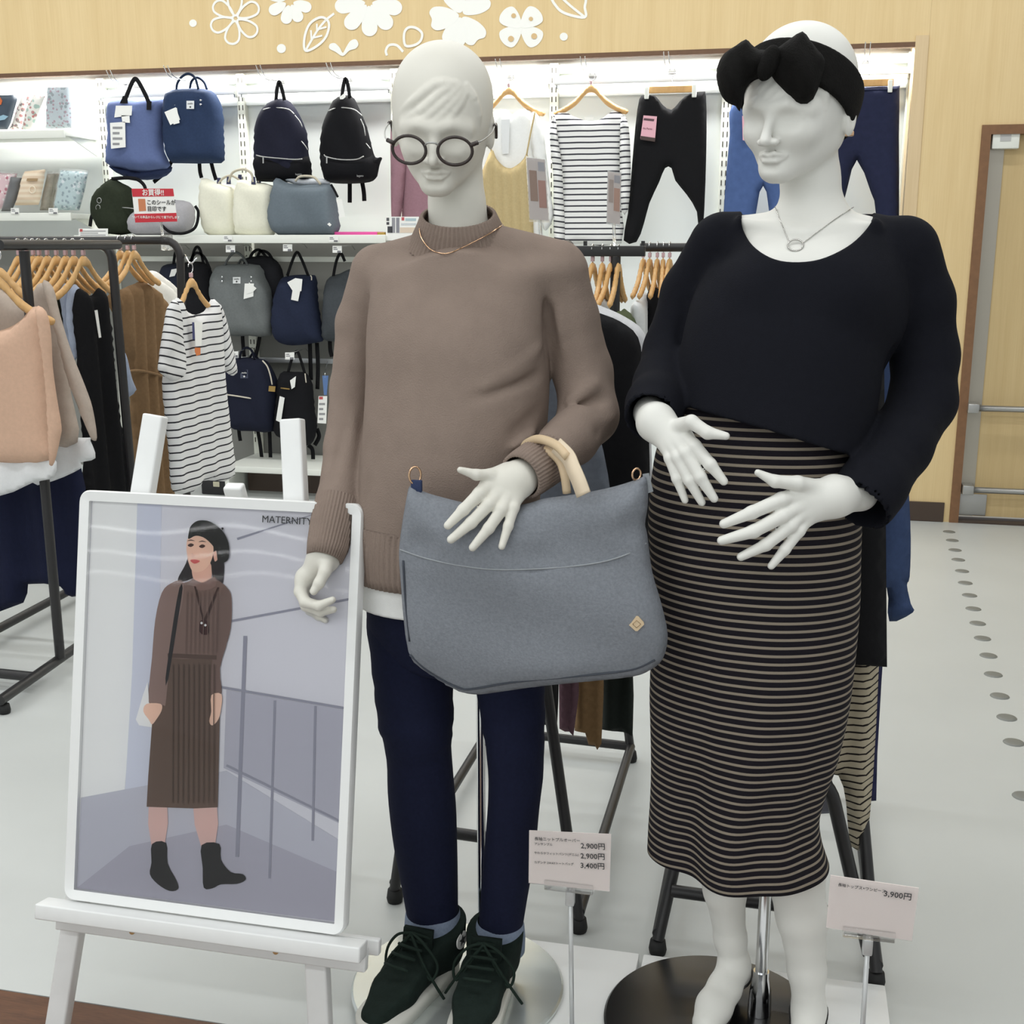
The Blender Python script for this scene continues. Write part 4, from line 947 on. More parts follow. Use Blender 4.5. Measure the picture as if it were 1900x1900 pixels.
def top2(P):
    d = smax(rows(P, t2, 2.25), P[:, 2] - at(1500, 470, 2.0)[2], .03); d = smin(d, bust(P) - .006, .012)
    sl = smin(chain(P, sR, sRr, .015), chain(P, sL, sLr, .015), .001)
    q = np.stack([P[:, 0], P[:, 2]], 1); near = (P[:, 2] > NK[:, 1].min() - .03)
    zc = hl[2] + (hr_[2] - hl[2]) * np.clip((P[:, 0] - hl[0]) / (hr_[0] - hl[0]), -.3, 1.2) - .012 * np.sin(np.clip((P[:, 0] - hl[0]) / (hr_[0] - hl[0]), 0, 1) * PI) * -1
    d = smax(d, zc - P[:, 2], .004)
    d = smin(d, sl, .012)
    d = d - creases(P, cre2)
    e0 = A3e[0]; ax = A3e[1]
    for (pt, dr) in CUFF2: d = smax(d, np.where(np.linalg.norm(P - pt, axis=1) < .095, (P - pt) @ dr, -1), .004)
    if near.any():
        n2 = pdist(NK, q[near]); n2 = np.where(inpoly(NK, q[near]), -n2, n2)
        dd = d[near]; fr = P[near][:, 1] < 2.03; hole = np.where(fr, n2, np.maximum(n2, NKB - P[near][:, 2]))
        d[near] = smax(dd, -hole, .003)
    return d
A3e = (0, 0)
d1 = sR[-1] - sR[-2]; d2 = sL[-1] - sL[-2]
CUFF2 = [(sR[-1] + d1 / np.linalg.norm(d1) * .012, d1 / np.linalg.norm(d1)), (sL[-1] + d2 / np.linalg.norm(d2) * .02, d2 / np.linalg.norm(d2))]
def top2h(P):      # hollow at the cuffs
    d = top2(P)
    for c, r, i in ((sR, .040, 0), (sL, .047, 1)):
        pt, dr = CUFF2[i]; d = smax(d, -rcone(P, pt - dr * .05, pt + dr * .03, r - .006, r), .002)
    return d
lo = np.array([at(1180, 700, 1.9)[0] - .05, 1.74, at(1600, 1000, 1.84)[2] - .02]); hi = np.array([at(1770, 700, 2.0)[0] + .05, 2.16, at(1500, 385, 2.03)[2] + .04])
solo('long_sleeve_top', sdf_mesh(top2h, lo, hi, 0.0045), m_navy, 'midnight navy scoop neck long sleeved top on the headband mannequin', 'top')

# hands of the second mannequin
fg = [([(1262, 790, 1.800), (1283, 783, 1.778), (1313, 803, 1.770), (1347, 809, 1.766)], [.0125, .0105, .0095, .0058]),
      ([(1268, 808, 1.800), (1288, 828, 1.782), (1318, 862, 1.772), (1343, 893, 1.770)], [.0118, .0108, .0094, .0064]),
      ([(1256, 815, 1.800), (1272, 840, 1.780), (1299, 885, 1.770), (1325, 925, 1.770)], [.0118, .0108, .0094, .0064]),
      ([(1246, 820, 1.802), (1258, 848, 1.783), (1279, 891, 1.775), (1302, 932, 1.774)], [.0110, .0100, .0088, .0060]),
      ([(1236, 822, 1.806), (1243, 850, 1.790), (1256, 888, 1.782), (1271, 928, 1.780)], [.0100, .0088, .0078, .0054])]
palm = [((1222, 782, 1.828), (1270, 812, 1.802), .022, .0135), ((1220, 784, 1.828), (1258, 820, 1.801), .021, .0135), ((1218, 787, 1.828), (1247, 824, 1.803), .020, .013), ((1216, 790, 1.830), (1237, 826, 1.808), .018, .0115)]
hm, _ = hand_mesh(fg, palm, [((1216, 782, 1.835), (1206, 766, 1.88), .027, .027)])
part('hand', hm, m_mann2, mq2)
fg = [([(1515, 905, 1.790), (1480, 897, 1.765), (1438, 893, 1.752), (1406, 877, 1.748)], [.0130, .0112, .0092, .0050]),
      ([(1478, 918, 1.775), (1450, 927, 1.757), (1395, 951, 1.742), (1343, 972, 1.735)], [.0118, .0110, .0098, .0068]),
      ([(1482, 938, 1.772), (1452, 957, 1.752), (1398, 986, 1.737), (1339, 1003, 1.728)], [.0118, .0110, .0098, .0068]),
      ([(1488, 952, 1.774), (1466, 976, 1.756), (1421, 1011, 1.742), (1375, 1033, 1.734)], [.0112, .0102, .0090, .0064]),
      ([(1500, 958, 1.780), (1482, 985, 1.765), (1456, 1020, 1.752), (1431, 1050, 1.745)], [.0100, .0092, .0080, .0056])]
palm = [((1545, 915, 1.805), (1478, 920, 1.776), .0235, .0138), ((1545, 920, 1.805), (1482, 938, 1.774), .0225, .0138), ((1546, 926, 1.805), (1489, 952, 1.776), .0215, .0132), ((1548, 930, 1.806), (1501, 957, 1.782), .020, .012)]
hm, _ = hand_mesh(fg, palm, [((1550, 920, 1.808), (1595, 915, 1.845), .0265, .028)])
part('hand', hm, m_mann2, mq2)

# bow headband
m_band = fabric('black_knit', (22, 21, 20), noise=0.15, bump=0.7, bscale=350, nscale=120)
hbn = thing('headband', 'wide black knit headband with a large bow on the mannequin head', 'headband', H2.wld((0, -.05, .05)))
nb = np.array([0, .62, .785]); nb /= np.linalg.norm(nb)
def bandf(P):
    q = H2.loc(P); d = head0(q); h = np.abs(q @ nb - .027) - .032
    return smax(smax(d - .010, -(d - .0005), .002), h, .008) * H2.s
part('band', sdf_mesh(bandf, H2.p - .15, H2.p + .16, .0035), m_band, hbn)
lp = [(1432, 96), (1408, 92), (1394, 82), (1384, 73), (1366, 84), (1343, 100), (1330, 126), (1331, 156), (1340, 180), (1352, 192), (1365, 197), (1373, 207), (1380, 178), (1394, 150), (1430, 134)]
rp = [(1426, 98), (1445, 87), (1466, 72), (1489, 58), (1503, 74), (1518, 93), (1531, 112), (1524, 146), (1509, 184), (1486, 195), (1468, 183), (1450, 163), (1428, 136)]
yb = H2.wld((0, -.075, .075))[1] - .012
fold_b = lambda u0, v0: (lambda a, z: .006 * np.sin(((a - at(u0, v0, yb)[0]) + (z - at(u0, v0, yb)[2]) * .6) * 110))
part('bow_loop', pillow(lp, y=yb, thick=.030, R=.030, res=.006, sm=2, fold=fold_b(1400, 130), back=.9), m_band, hbn)
part('bow_loop', pillow(rp, y=yb - .004, thick=.030, R=.032, res=.006, sm=2, fold=fold_b(1470, 130), back=.9), m_band, hbn)
kn = at(1426, 117, yb - .024); part('bow_knot', sdf_mesh(lambda P: ell(P, kn, (.014, .016, .026), Ry(.35)), kn - .04, kn + .04, .003), m_band, hbn)
bk = at(1572, 248, H2.wld((.085, .05, -.03))[1]); part('clasp', bx(bk[0] - .012, bk[0] + .010, bk[1] - .004, bk[1] + .004, bk[2] - .004, bk[2] + .004, .002), m_gold, hbn)
# necklace with ring pendant
f2 = lambda P: smin(H2(P), bust(P), .010)
nl = [hit(f2, u, v) + np.array([0, -.0015, 0]) for (u, v) in cr([(1438, 384), (1446, 405), (1456, 430), (1464, 448)], 6)]; nr = [hit(f2, u, v) + np.array([0, -.0015, 0]) for (u, v) in cr([(1488, 452), (1515, 432), (1545, 410), (1570, 393), (1584, 384)], 6)]
nk2 = thing('necklace', 'fine silver necklace with oval ring pendant on the headband mannequin', 'necklace', hit(f2, 1476, 455))
m_silv = mat('silver', (190, 188, 184), rough=0.25, metal=1.0)
part('chain', tube(cr(nl, 4), .0007, 6), m_silv, nk2); part('chain', tube(cr(nr, 4), .0007, 6), m_silv, nk2)
c = hit(f2, 1476, 455) + np.array([0, -.003, 0]); ring = np.stack([c[0] + .0115 * np.cos(a), c[1] - .3 * .009 * np.sin(a) * 0, c[2] + .0085 * np.sin(a)], 1) if False else None
a = np.linspace(0, 2 * PI, 28, endpoint=False); ring = np.stack([c[0] + .0115 * np.cos(a), np.full(28, c[1]) + .003 * np.sin(a), c[2] + .0085 * np.sin(a)], 1)
part('ring_pendant', tube(ring, .0014, 6, closed=True), m_silv, nk2)

# ---------------------------------------------------------------- white display boards under the bases
m_board = mat('white_laminate', (236, 237, 236), rough=0.4, spec=0.4)
xs = at(848, 1800, 2.0)[0]
xm = atz(1188, 1780, BOARD)[0]; ybk = atz(1185, 1768, BOARD)[1]
def board(x0, x1, label): solo('display_board', bx(x0, x1, 1.62, ybk, 0.0005, BOARD - .0005, .004), m_board, label, 'board', 'white display boards under the mannequins', autos=40)
board(-.60, xm - .004, 'flat white floor board under the brown sweater mannequin')
board(xm + .004, atz(1645, 1845, BOARD)[0], 'flat white floor board under the striped skirt mannequin')

# ================================================================== EASEL WITH THE FRAMED POSTER
m_wpaint = mat('white_painted_wood', (238, 239, 238), rough=0.45, spec=0.4, noise=0.015, nscale=30)
TI = math.radians(12.0); EX0 = -.82 * math.cos(YAW) - 1.975 * math.sin(YAW); EY0 = -.82 * math.sin(YAW) + 1.975 * math.cos(YAW); EZ0 = .273
PW, PH = .545, .752
ex = np.array([1.0, 0, 0]); eu = np.array([0, math.sin(TI), math.cos(TI)]); en = np.array([0, -math.cos(TI), math.sin(TI)])   # right, up, out
E0 = np.array([EX0, EY0, EZ0])
def ep(a, b, c=0.0): return E0 + ex * a + eu * b + en * c             # poster plane coordinates
def eray(u, v, c=0.0):
    d = ray(u, v); o = E0 + en * c; t = ((o - C0) @ en) / (d @ en); p = C0 + d * t - E0; return (p @ ex, p @ eu)
def ebox(a0, a1, b0, b1, c0, c1, bev=.002):
    g = bx(a0, a1, b0, b1, c0, c1, bev); v = np.asarray(g[0]); return (E0 + v[:, :1] * ex + v[:, 1:2] * eu + v[:, 2:] * en, g[1])
es = thing('easel', 'white painted wooden easel holding the framed fashion poster', 'easel', (EX0 + PW / 2, EY0 + .05, 0))
def bar3(p, q, wd, th, nrm):
    """rectangular wooden bar from p to q; width direction across nrm"""
    p = np.asarray(p, float); q = np.asarray(q, float); d = (q - p) / np.linalg.norm(q - p); n = np.asarray(nrm, float); n = n - d * (n @ d); n /= np.linalg.norm(n); b = np.cross(d, n)
    g = bx(-wd / 2, wd / 2, -th / 2, th / 2, 0, np.linalg.norm(q - p), .004); v = np.asarray(g[0]); return (p + v[:, :1] * b + v[:, 1:2] * n + v[:, 2:] * d, g[1])
def epc(u, v, c): a, b = eray(u, v, c); return ep(a, b, c)
zf = lambda p, q: p + (q - p) * (p[2] / (p[2] - q[2]))
def floorpt(p, q): return p + (q - p) * ((p[2] - .002) / (p[2] - q[2]))
tl = epc(287, 782, -.030); bl = epc(135, 1730, -.030); tr = epc(543, 790, -.030); br = epc(588, 1760, -.030)
part('front_leg', bar3(floorpt(tl, bl), tl + (tl - bl) / np.linalg.norm(tl - bl) * .012, .040, .026, en), m_wpaint, es)
part('front_leg', bar3(floorpt(tr, br), tr + (tr - br) / np.linalg.norm(tr - br) * .012, .040, .026, en), m_wpaint, es)
mid = (tl + tr) / 2
part('rear_leg', bar3((mid[0] + .02, mid[1] + .42, .004), mid + np.array([0, .03, -.12]), .036, .022, (0, 1, 0)), m_wpaint, es)
a0, b0 = eray(95, 1688, .0); a1, b1 = eray(690, 1755, .0)
part('ledge_back', ebox(a0 + .012, a1 - .01, -.062, -.022, -.016, .004, .003), m_wpaint, es)
lf = part('ledge', ebox(a0 - .004, a1 - .006, -.030, -.002, .0045, .046, .003), m_wpaint, es)
part('cross_brace', ebox(a0 + .03, a1 - .002, -.050, -.022, -.062, -.044, .003), m_wpaint, es)
for (u, v) in ((245, 1716), (512, 1743)):
    a_, b_ = eray(u, v, .006); c = ep(a_, -.045, .0045); th = np.linspace(0, 2 * PI, 12, endpoint=False)
    part('screw', prism([c + .0055 * (math.cos(t) * ex + math.sin(t) * eu) for t in th], en * .0015), mat('brass_screw', (176, 140, 96), rough=.35, metal=.7), es, smooth=False)
# frame
ps = thing('poster_frame', 'white framed maternity fashion poster standing on the easel', 'poster', ep(PW / 2, 0, 0))
m_frame = mat('white_aluminium_frame', (240, 241, 240), rough=0.3, spec=0.5)
FWd = .0195
fo = []
def rrect(w0, h0, x0, y0, r, n=6):
    pts = []
    for (cx, cy, a0_) in ((x0 + w0 - r, y0 + r, -90), (x0 + w0 - r, y0 + h0 - r, 0), (x0 + r, y0 + h0 - r, 90), (x0 + r, y0 + r, 180)):
        for k in range(n + 1): a = math.radians(a0_ + 90 * k / n); pts.append((cx + r * math.cos(a), cy + r * math.sin(a)))
    return pts
outer = rrect(PW, PH, 0, 0, .020); inner = rrect(PW - 2 * FWd, PH - 2 * FWd, FWd, FWd, .0015)
R_ = [np.array([ep(a, b, c) for a, b in o]) for o, c in ((outer, -.010), (outer, .010), ([((a - PW / 2) * .992 + PW / 2, (b - PH / 2) * .994 + PH / 2) for a, b in outer], .014), (inner, .011), (inner, .002))]
g = loft(R_); part('frame', (g[0], g[1] + [tuple(range(len(outer)))]), m_frame, ps, autos=35)
# print, traced as flat layers of ink
ly = [0]
def ink(name, px, col, sm=4, layer=None, m=None, lab=None):
    col = tuple(min(250, int(q * 1.24)) for q in col)
    ly[0] += 1; c = .0022 + .00012 * ly[0]
    P = np.array([eray(u, v, c) for (u, v) in px]); P = cr(P, sm, True) if sm else P
    m0, m1 = FWd + .0005, PW - FWd - .0005; P[:, 0] = np.clip(P[:, 0], m0, m1); P[:, 1] = np.clip(P[:, 1], m0, PH - FWd - .0005)
    return part(name, prism([ep(a, b, c) for a, b in P], -en * .0001), m or mat('print_' + '%02x%02x%02x' % col, col, rough=.75, spec=.2), ps if pr is None else pr, smooth=False, label=lab)
pr = None
pr = part('print', prism([ep(a, b, .0020) for a, b in inner], -en * .0008), mat('print_lilac_grey', (230, 229, 237), rough=.75, spec=.2), ps, smooth=False, label='lilac grey photo print of a woman in a brown outfit')
ink('print_wall', [(172, 925), (255, 925), (245, 1300), (230, 1480), (140, 1660), (150, 1300)], (234, 235, 239), 0)
ink('print_column', [(255, 930), (300, 935), (290, 1470), (232, 1465), (245, 1250)], (178, 180, 192), 0)
ink('print_floor', [(135, 1655), (150, 1480), (230, 1465), (420, 1430), (640, 1560), (640, 1710)], (164, 164, 174), 0)
ink('print_floor_shade', [(135, 1665), (240, 1570), (420, 1530), (640, 1620), (640, 1712)], (150, 149, 160), 0)
ink('print_panel', [(420, 1280), (650, 1318), (645, 1530), (415, 1425)], (156, 155, 166), 0)
for l in ([(440, 1000), (590, 938)], [(415, 1155), (655, 1112)], [(410, 1275), (650, 1315)], [(455, 1180), (440, 1590)], [(510, 1300), (500, 1630)], [(420, 1420), (640, 1525)], [(585, 1310), (580, 1560)]):
    (u0, v0), (u1, v1) = l; n = np.array([-(v1 - v0), u1 - u0], float); n /= np.linalg.norm(n); n *= 2.2 if u0 != 455 else 3.5
    ink('print_seam', [(u0 + n[0], v0 + n[1]), (u1 + n[0], v1 + n[1]), (u1 - n[0], v1 - n[1]), (u0 - n[0], v0 - n[1])], (128, 128, 140), 0)
SKIN = (206, 168, 150); BRN = (108, 88, 82); BRN2 = (88, 72, 64); HAIR = (40, 36, 38); BLK = (34, 33, 34)
ink('print_hair', [(345, 1045), (352, 1020), (362, 1000), (405, 1000), (414, 1030), (416, 1060), (412, 1085), (398, 1086), (390, 1060), (360, 1072), (338, 1080), (330, 1074)], HAIR)
ink('print_leg', [(276, 1490), (310, 1490), (306, 1565), (281, 1568)], (186, 156, 150), 2)
ink('print_leg', [(358, 1490), (402, 1490), (399, 1568), (373, 1570)], (186, 156, 150), 2)
ink('print_boot', [(282, 1566), (308, 1564), (311, 1602), (328, 1635), (330, 1650), (314, 1653), (292, 1640), (278, 1622), (281, 1600)], BLK, 3)
ink('print_boot', [(374, 1568), (407, 1566), (410, 1595), (428, 1618), (450, 1622), (456, 1632), (440, 1640), (410, 1641), (395, 1648), (378, 1647), (376, 1610)], BLK, 3)
ink('print_bag', [(274, 1265), (277, 1310), (284, 1350), (258, 1346), (252, 1335), (265, 1290)], (214, 216, 222), 0)
ink('print_skirt', [(315, 1190), (402, 1190), (408, 1310), (404, 1498), (360, 1500), (272, 1497), (275, 1440), (283, 1330), (300, 1240)], BRN2, 0)
ink('print_body', [(352, 1078), (372, 1070), (400, 1074), (425, 1095), (430, 1120), (428, 1165), (418, 1200), (402, 1218), (312, 1220), (306, 1180), (312, 1125), (308, 1095)], BRN, 3)
ink('print_sleeve', [(318, 1082), (340, 1080), (336, 1130), (318, 1200), (308, 1300), (302, 1308), (276, 1303), (282, 1220), (288, 1150), (300, 1100)], (122, 102, 96), 3)
ink('print_sleeve', [(412, 1090), (428, 1108), (424, 1180), (408, 1240), (411, 1286), (392, 1290), (394, 1220), (400, 1160)], (100, 82, 76), 3)
ink('print_ribbing', [(311, 1212), (402, 1216), (402, 1224), (311, 1220)], (78, 62, 56), 0)
ink('print_strap', [(333, 1090), (339, 1090), (330, 1150), (312, 1260), (307, 1258), (322, 1150)], BLK, 2)
ink('print_hand', [(272, 1306), (298, 1306), (300, 1318), (290, 1335), (282, 1344), (276, 1335), (266, 1320)], SKIN, 3)
ink('print_hand', [(392, 1290), (411, 1288), (410, 1315), (405, 1335), (394, 1346), (388, 1338), (392, 1320)], SKIN, 3)
ink('print_neck', [(358, 1052), (388, 1040), (392, 1075), (376, 1082), (360, 1076)], (196, 158, 142), 3)
ink('print_collar', [(356, 1074), (376, 1081), (398, 1070), (400, 1088), (378, 1096), (358, 1090)], (116, 94, 88), 3)
ink('print_face', [(348, 1000), (360, 992), (390, 1000), (396, 1024), (388, 1048), (374, 1060), (358, 1060), (350, 1044), (347, 1028), (346, 1016)], SKIN)
ink('print_ear', [(396, 1026), (404, 1022), (407, 1032), (399, 1042)], (196, 156, 140))
ink('print_beret', [(350, 990), (354, 976), (368, 966), (390, 968), (412, 984), (424, 1008), (424, 1036), (412, 1045), (404, 1040), (400, 1020), (382, 1000), (364, 994), (350, 1000)], (36, 36, 36))
ink('print_beret_stem', [(410, 980), (414, 978), (415, 981), (412, 984)], (36, 36, 36), 0)
for (u, v) in ((354, 1012), (375, 1014)):
    ink('print_eye', [(u - 6, v), (u, v - 4), (u + 6, v - 1), (u, v + 3)], (60, 44, 42), 2)
    ink('print_brow', [(u - 7, v - 8), (u, v - 11), (u + 8, v - 8), (u, v - 9)], (70, 54, 50), 2)
ink('print_nose', [(357, 1026), (355, 1034), (362, 1035)], (186, 146, 130), 2)
ink('print_lips', [(353, 1040), (360, 1038), (371, 1041), (361, 1046)], (176, 84, 84), 3)
ink('print_pendant_cord', [(360, 1088), (363, 1088), (378, 1150), (403, 1090), (406, 1090), (381, 1156), (377, 1156)], (58, 40, 36), 0)
ink('print_pendant', [(372, 1152), (384, 1152), (387, 1174), (379, 1178), (370, 1172)], (56, 30, 30), 2)
for (u, v) in ((374, 1156), (381, 1160)): ink('print_bead', [(u - 2.5, v), (u, v - 2.5), (u + 2.5, v), (u, v + 2.5)], (230, 226, 220), 2)
for k in range(9): u = 320 + k * 9.5; ink('print_knit_line', [(u, 1232), (u + 1.6, 1232), (u + .6, 1490), (u - 1, 1490)], (78, 63, 56), 0)
for k in range(8): u = 346 + k * 8; ink('print_knit_line', [(u, 1098), (u + 1.4, 1098), (u - 1, 1212), (u - 2.4, 1212)], (98, 79, 73), 0)
MP = np.stack([ex, eu, en], 1)
a_, b_ = eray(486, 969, .006); a2_, _ = eray(578, 969, .006)
text('MATERNITY', .0176, MP, ep(a_, b_, .0075), m_ink, pr, 'lettering')
# clear cover sheet, slightly wavy
n = 60; rows_, cols_ = 44, 34; V = []; Fc = []
rnd = np.random.RandomState(4); ph = rnd.rand(12) * 6.28; fx = rnd.uniform(4, 15, 12); fz = rnd.uniform(3, 12, 12); am = rnd.uniform(.2, 1, 12)
for j in range(rows_ + 1):
    for i in range(cols_ + 1):
        a = FWd + (PW - 2 * FWd) * i / cols_; b = FWd + (PH - 2 * FWd) * j / rows_
        wv = sum(am[k] * math.sin(fx[k] * a + fz[k] * b + ph[k]) for k in range(12)) * .00050 * math.sin(PI * i / cols_) ** .5 * math.sin(PI * j / rows_) ** .5
        V.append(ep(a, b, .0108 + wv))
for j in range(rows_):
    for i in range(cols_): k = j * (cols_ + 1) + i; Fc.append((k, k + 1, k + cols_ + 2, k + cols_ + 1))
m_cover = bpy.data.materials.new('clear_cover_sheet'); m_cover.use_nodes = True; nt = m_cover.node_tree; nt.nodes.clear()
o_ = nt.nodes.new('ShaderNodeOutputMaterial'); gl_ = nt.nodes.new('ShaderNodeBsdfGlossy'); gl_.inputs['Roughness'].default_value = 0.03
trn = nt.nodes.new('ShaderNodeBsdfTransparent'); trn.inputs[0].default_value = (1, 1, 1, 1); fr_ = nt.nodes.new('ShaderNodeFresnel'); fr_.inputs['IOR'].default_value = 1.45
mxs = nt.nodes.new('ShaderNodeMixShader'); nt.links.new(fr_.outputs[0], mxs.inputs[0]); nt.links.new(trn.outputs[0], mxs.inputs[1]); nt.links.new(gl_.outputs[0], mxs.inputs[2]); nt.links.new(mxs.outputs[0], o_.inputs[0])
part('cover_sheet', (np.array(V), Fc), m_cover, ps)

# ================================================================== PRICE CARDS ON STANDS
m_card = mat('pink_white_card', (252, 240, 236), rough=0.6); m_clear = mat('clear_acrylic', (250, 252, 252), rough=0.05, trans=1.0, spec=0.4, alpha=.45)
m_stand = mat('frosted_rod', (206, 208, 208), rough=0.25, metal=0.3)
def pricecard(label, quad, pole, y, lines):
    P = [at(u, v, y) for u, v in quad]; cx = at(*pole[0], y)[0]
    pz = at(*pole[0], y)[2]; b = np.array([at(*pole[1], y)[0], y + .012, BOARD])
    t = thing('price_stand', label, 'sign', (b[0], b[1], BOARD), 'price cards on clear stands')
    part('rod', tube([(b[0], b[1], BOARD + .006), (cx, y + .012, pz)], .0042, 10), m_stand, t)
    part('clamp', bx(cx - .008, cx + .008, y + .005, y + .020, pz - .035, pz - .005, .003), m_stand, t)
    part('foot', lathe([(0, BOARD + .0005), (.045, BOARD + .0005), (.045, BOARD + .005), (0, BOARD + .0075)], (b[0], b[1]), 24), m_stand, t)
    cd = part('card', prism(P, np.array([0, .0015, 0])), m_card, t, smooth=False)
    Pc = [p + np.array([0, -.002, 0]) for p in P]
    part('clear_sleeve', prism(Pc, np.array([0, .0008, 0])), m_clear, t, smooth=False)
    w = np.linalg.norm(P[1] - P[0]); a_ = math.atan2(P[1][2] - P[0][2], P[1][0] - P[0][0]); R = Ry(-a_) @ MFRONT
    hb = (P[2] + P[3]) / 2; part('holder_lip', bx(hb[0] - w * .30, hb[0] + w * .30, y - .006, y + .006, hb[2] - .008, hb[2] + .010, .002), m_clear, t)
    xd = (P[1] - P[0]) / w; dn = (P[3] - P[0]); dn = dn / np.linalg.norm(dn)
    for (tx, ty, s, size, al, bd) in lines:
        text(s, size, R, P[0] + xd * w * tx + dn * np.linalg.norm(P[3] - P[0]) * ty + np.array([0, -.0032, 0]), m_ink, cd, 'lettering', align=al, bold=bd)
pricecard('price card with three lines beside the sneakers on a clear stand', [(982, 1541), (1134, 1548), (1131, 1654), (981, 1638)], [(1056, 1652), (1060, 1905)], 1.86,
          [(.07, .16, '長袖ニットプルオーバー', .0074, 'LEFT', 0), (.07, .25, 'アンサンブル', .0054, 'LEFT', 0), (.07, .42, 'やわらかフィットパンツ(デニム)', .0054, 'LEFT', 0), (.07, .60, 'カデンテ 2WAYトートバッグ', .0054, 'LEFT', 0),
           (.94, .27, '2,900円', .0135, 'RIGHT', .0001), (.94, .46, '2,900円', .0135, 'RIGHT', .0001), (.94, .64, '3,400円', .0135, 'RIGHT', .0001)])
pricecard('price card with a single line beside the skirt mannequin legs', [(1541, 1624), (1705, 1648), (1692, 1746), (1533, 1721)], [(1612, 1742), (1604, 1905)], 1.80,
          [(.09, .16, '長袖トップス×ワンピース', .0064, 'LEFT', 0), (.93, .22, '3,900円', .0135, 'RIGHT', .0001)])

# ================================================================== MERCHANDISE ON THE WALL UNIT
def wrinkle(amp=.006, fx=26, fz=14, seed=0):
    r = np.random.RandomState(seed); p = r.rand(4) * 6.28
    return lambda a, z: amp * (np.sin(a * fx + z * fz * .6 + p[0]) * .5 + np.sin(z * fz - a * fx * .4 + p[1]) * .4 + np.sin(a * fx * 2.1 + z * fz * 1.7 + p[2]) * .25)
def wbag(name, label, cat, px, y, thick, m, group=None, R=.05, res=.02, sm=2, fold=None, back=.9, bname='bag_body'):
    P = np.array([at(u, v, y) for u, v in px]); t = thing(name, label, cat, ((P[:, 0].min() + P[:, 0].max()) / 2, y, P[:, 2].min()), group)
    part(bname, pillow(px, y=y, thick=thick, R=R, res=res, sm=sm, fold=fold or wrinkle(seed=len(WP)), back=back), m, t)
    t['_f'] = y - thick; return t
def clean(t):
    if '_f' in t: del t['_f']
def strap(t, px, y, m, wd=.022, th=.004, name='strap', n=5): return part(name, tube(cr([at(u, v, y) for u, v in px], n), .01, flat=(wd, th), up=(0, 1, 0)), m, t)
def cord(t, px, y, m, r=.006, name='handle', n=5): return part(name, tube(cr([at(u, v, y) for u, v in px], n), r, 8), m, t)
def hang(t, px, y, m=None, name='hang_tag'): return part(name, plate(px, y, .0015), m or m_paper, t, smooth=False)
def inkbars(t, box, y, n, m=None):
    u0, v0, u1, v1 = box
    for i in range(n):
        v = v0 + (v1 - v0) * (i + .3) / n; part('printed_line', plate([(u0, v), (u1 - (i % 2) * (u1 - u0) * .3, v), (u1 - (i % 2) * (u1 - u0) * .3, v + (v1 - v0) / n * .42), (u0, v + (v1 - v0) / n * .42)], y - .0008, .0006), m or mat('pale_ink', (150, 150, 152)), t, smooth=False)
m_web = fabric('black_webbing', (28, 28, 30), noise=.1)
def wirehook(u, v, y, label, rail=True):
    p = at(u, v, y); t = thing('wire_hook', label, 'hook', (p[0], y, p[2]), 'wire display hooks on the wall rails')
    for dx in (-.012, .012):
        part('prong', tube(cr([(p[0] + dx, 6.645, p[2] + .005), (p[0] + dx, 6.58, p[2] + .0), (p[0] + dx, 6.50, p[2] - .008), (p[0] + dx - .004, 6.40, p[2] + .005), (p[0] + dx - .006, 6.35, p[2] + .05)], 4), .0026, 6), m_chrome, t)
    part('hook_plate', bx(p[0] - .022, p[0] + .022, 6.642, 6.6475, p[2] - .012, p[2] + .012, .001), m_steel, t)
for (u, v, lb) in ((247, 158, 'wire hook holding the periwinkle tote'), (350, 150, 'wire hook holding the blue clasp backpack'), (516, 150, 'wire hook holding the navy zipped backpack'), (642, 146, 'wire hook holding the black zipped backpack'),
                   (945, 140, 'wire hook above the beige camisole dress'), (1097, 136, 'wire hook above the striped shirt'), (1246, 128, 'wire hook above the black leggings'), (1606, 112, 'wire hook above the navy jeans')): wirehook(u, v, 6.6, lb)
YH = 6.52
# periwinkle tote
t = wbag('tote_backpack', 'periwinkle blue tote backpack with black handles hanging on the wall', 'bag', [(205, 187), (255, 188), (304, 184), (303, 230), (302, 275), (315, 306), (300, 316), (262, 320), (220, 311), (199, 303), (203, 250)], YH, .08, fabric('periwinkle_nylon', (98, 112, 154), noise=.05, bump=.2), sm=2, R=.07, fold=wrinkle(.014, 18, 12, 3))
part('base_panel', pillow([(204, 306), (255, 316), (312, 306), (318, 318), (295, 332), (250, 333), (215, 320)], y=YH + .03, thick=.06, R=.05, res=.025, sm=2), fabric('navy_nylon', (50, 60, 92)), t)
for dy in (-.06, .05): strap(t, [(230, 192), (238, 170), (247, 150), (254, 148), (266, 168), (277, 192)], YH + dy, m_web, .024, .004, 'handle')
for q in ([(222, 192), (237, 192), (236, 178), (228, 178)], [(272, 188), (281, 188), (280, 204), (272, 204)]): part('handle_patch', plate(q, YH - .084, .003), m_web, t, smooth=False)
for q in ([(215, 196), (245, 196), (244, 214), (212, 218)], [(225, 214), (240, 214), (241, 228), (227, 227)], [(204, 228), (232, 226), (233, 273), (206, 276)]): hang(t, q, YH - .095)
inkbars(t, (209, 232, 227, 272), YH - .0952, 4)
strap(t, [(230, 315), (236, 328), (252, 332)], YH + .05, m_web, name='shoulder_strap'); strap(t, [(318, 300), (308, 318), (285, 338)], YH + .05, m_web, name='shoulder_strap'); clean(t)
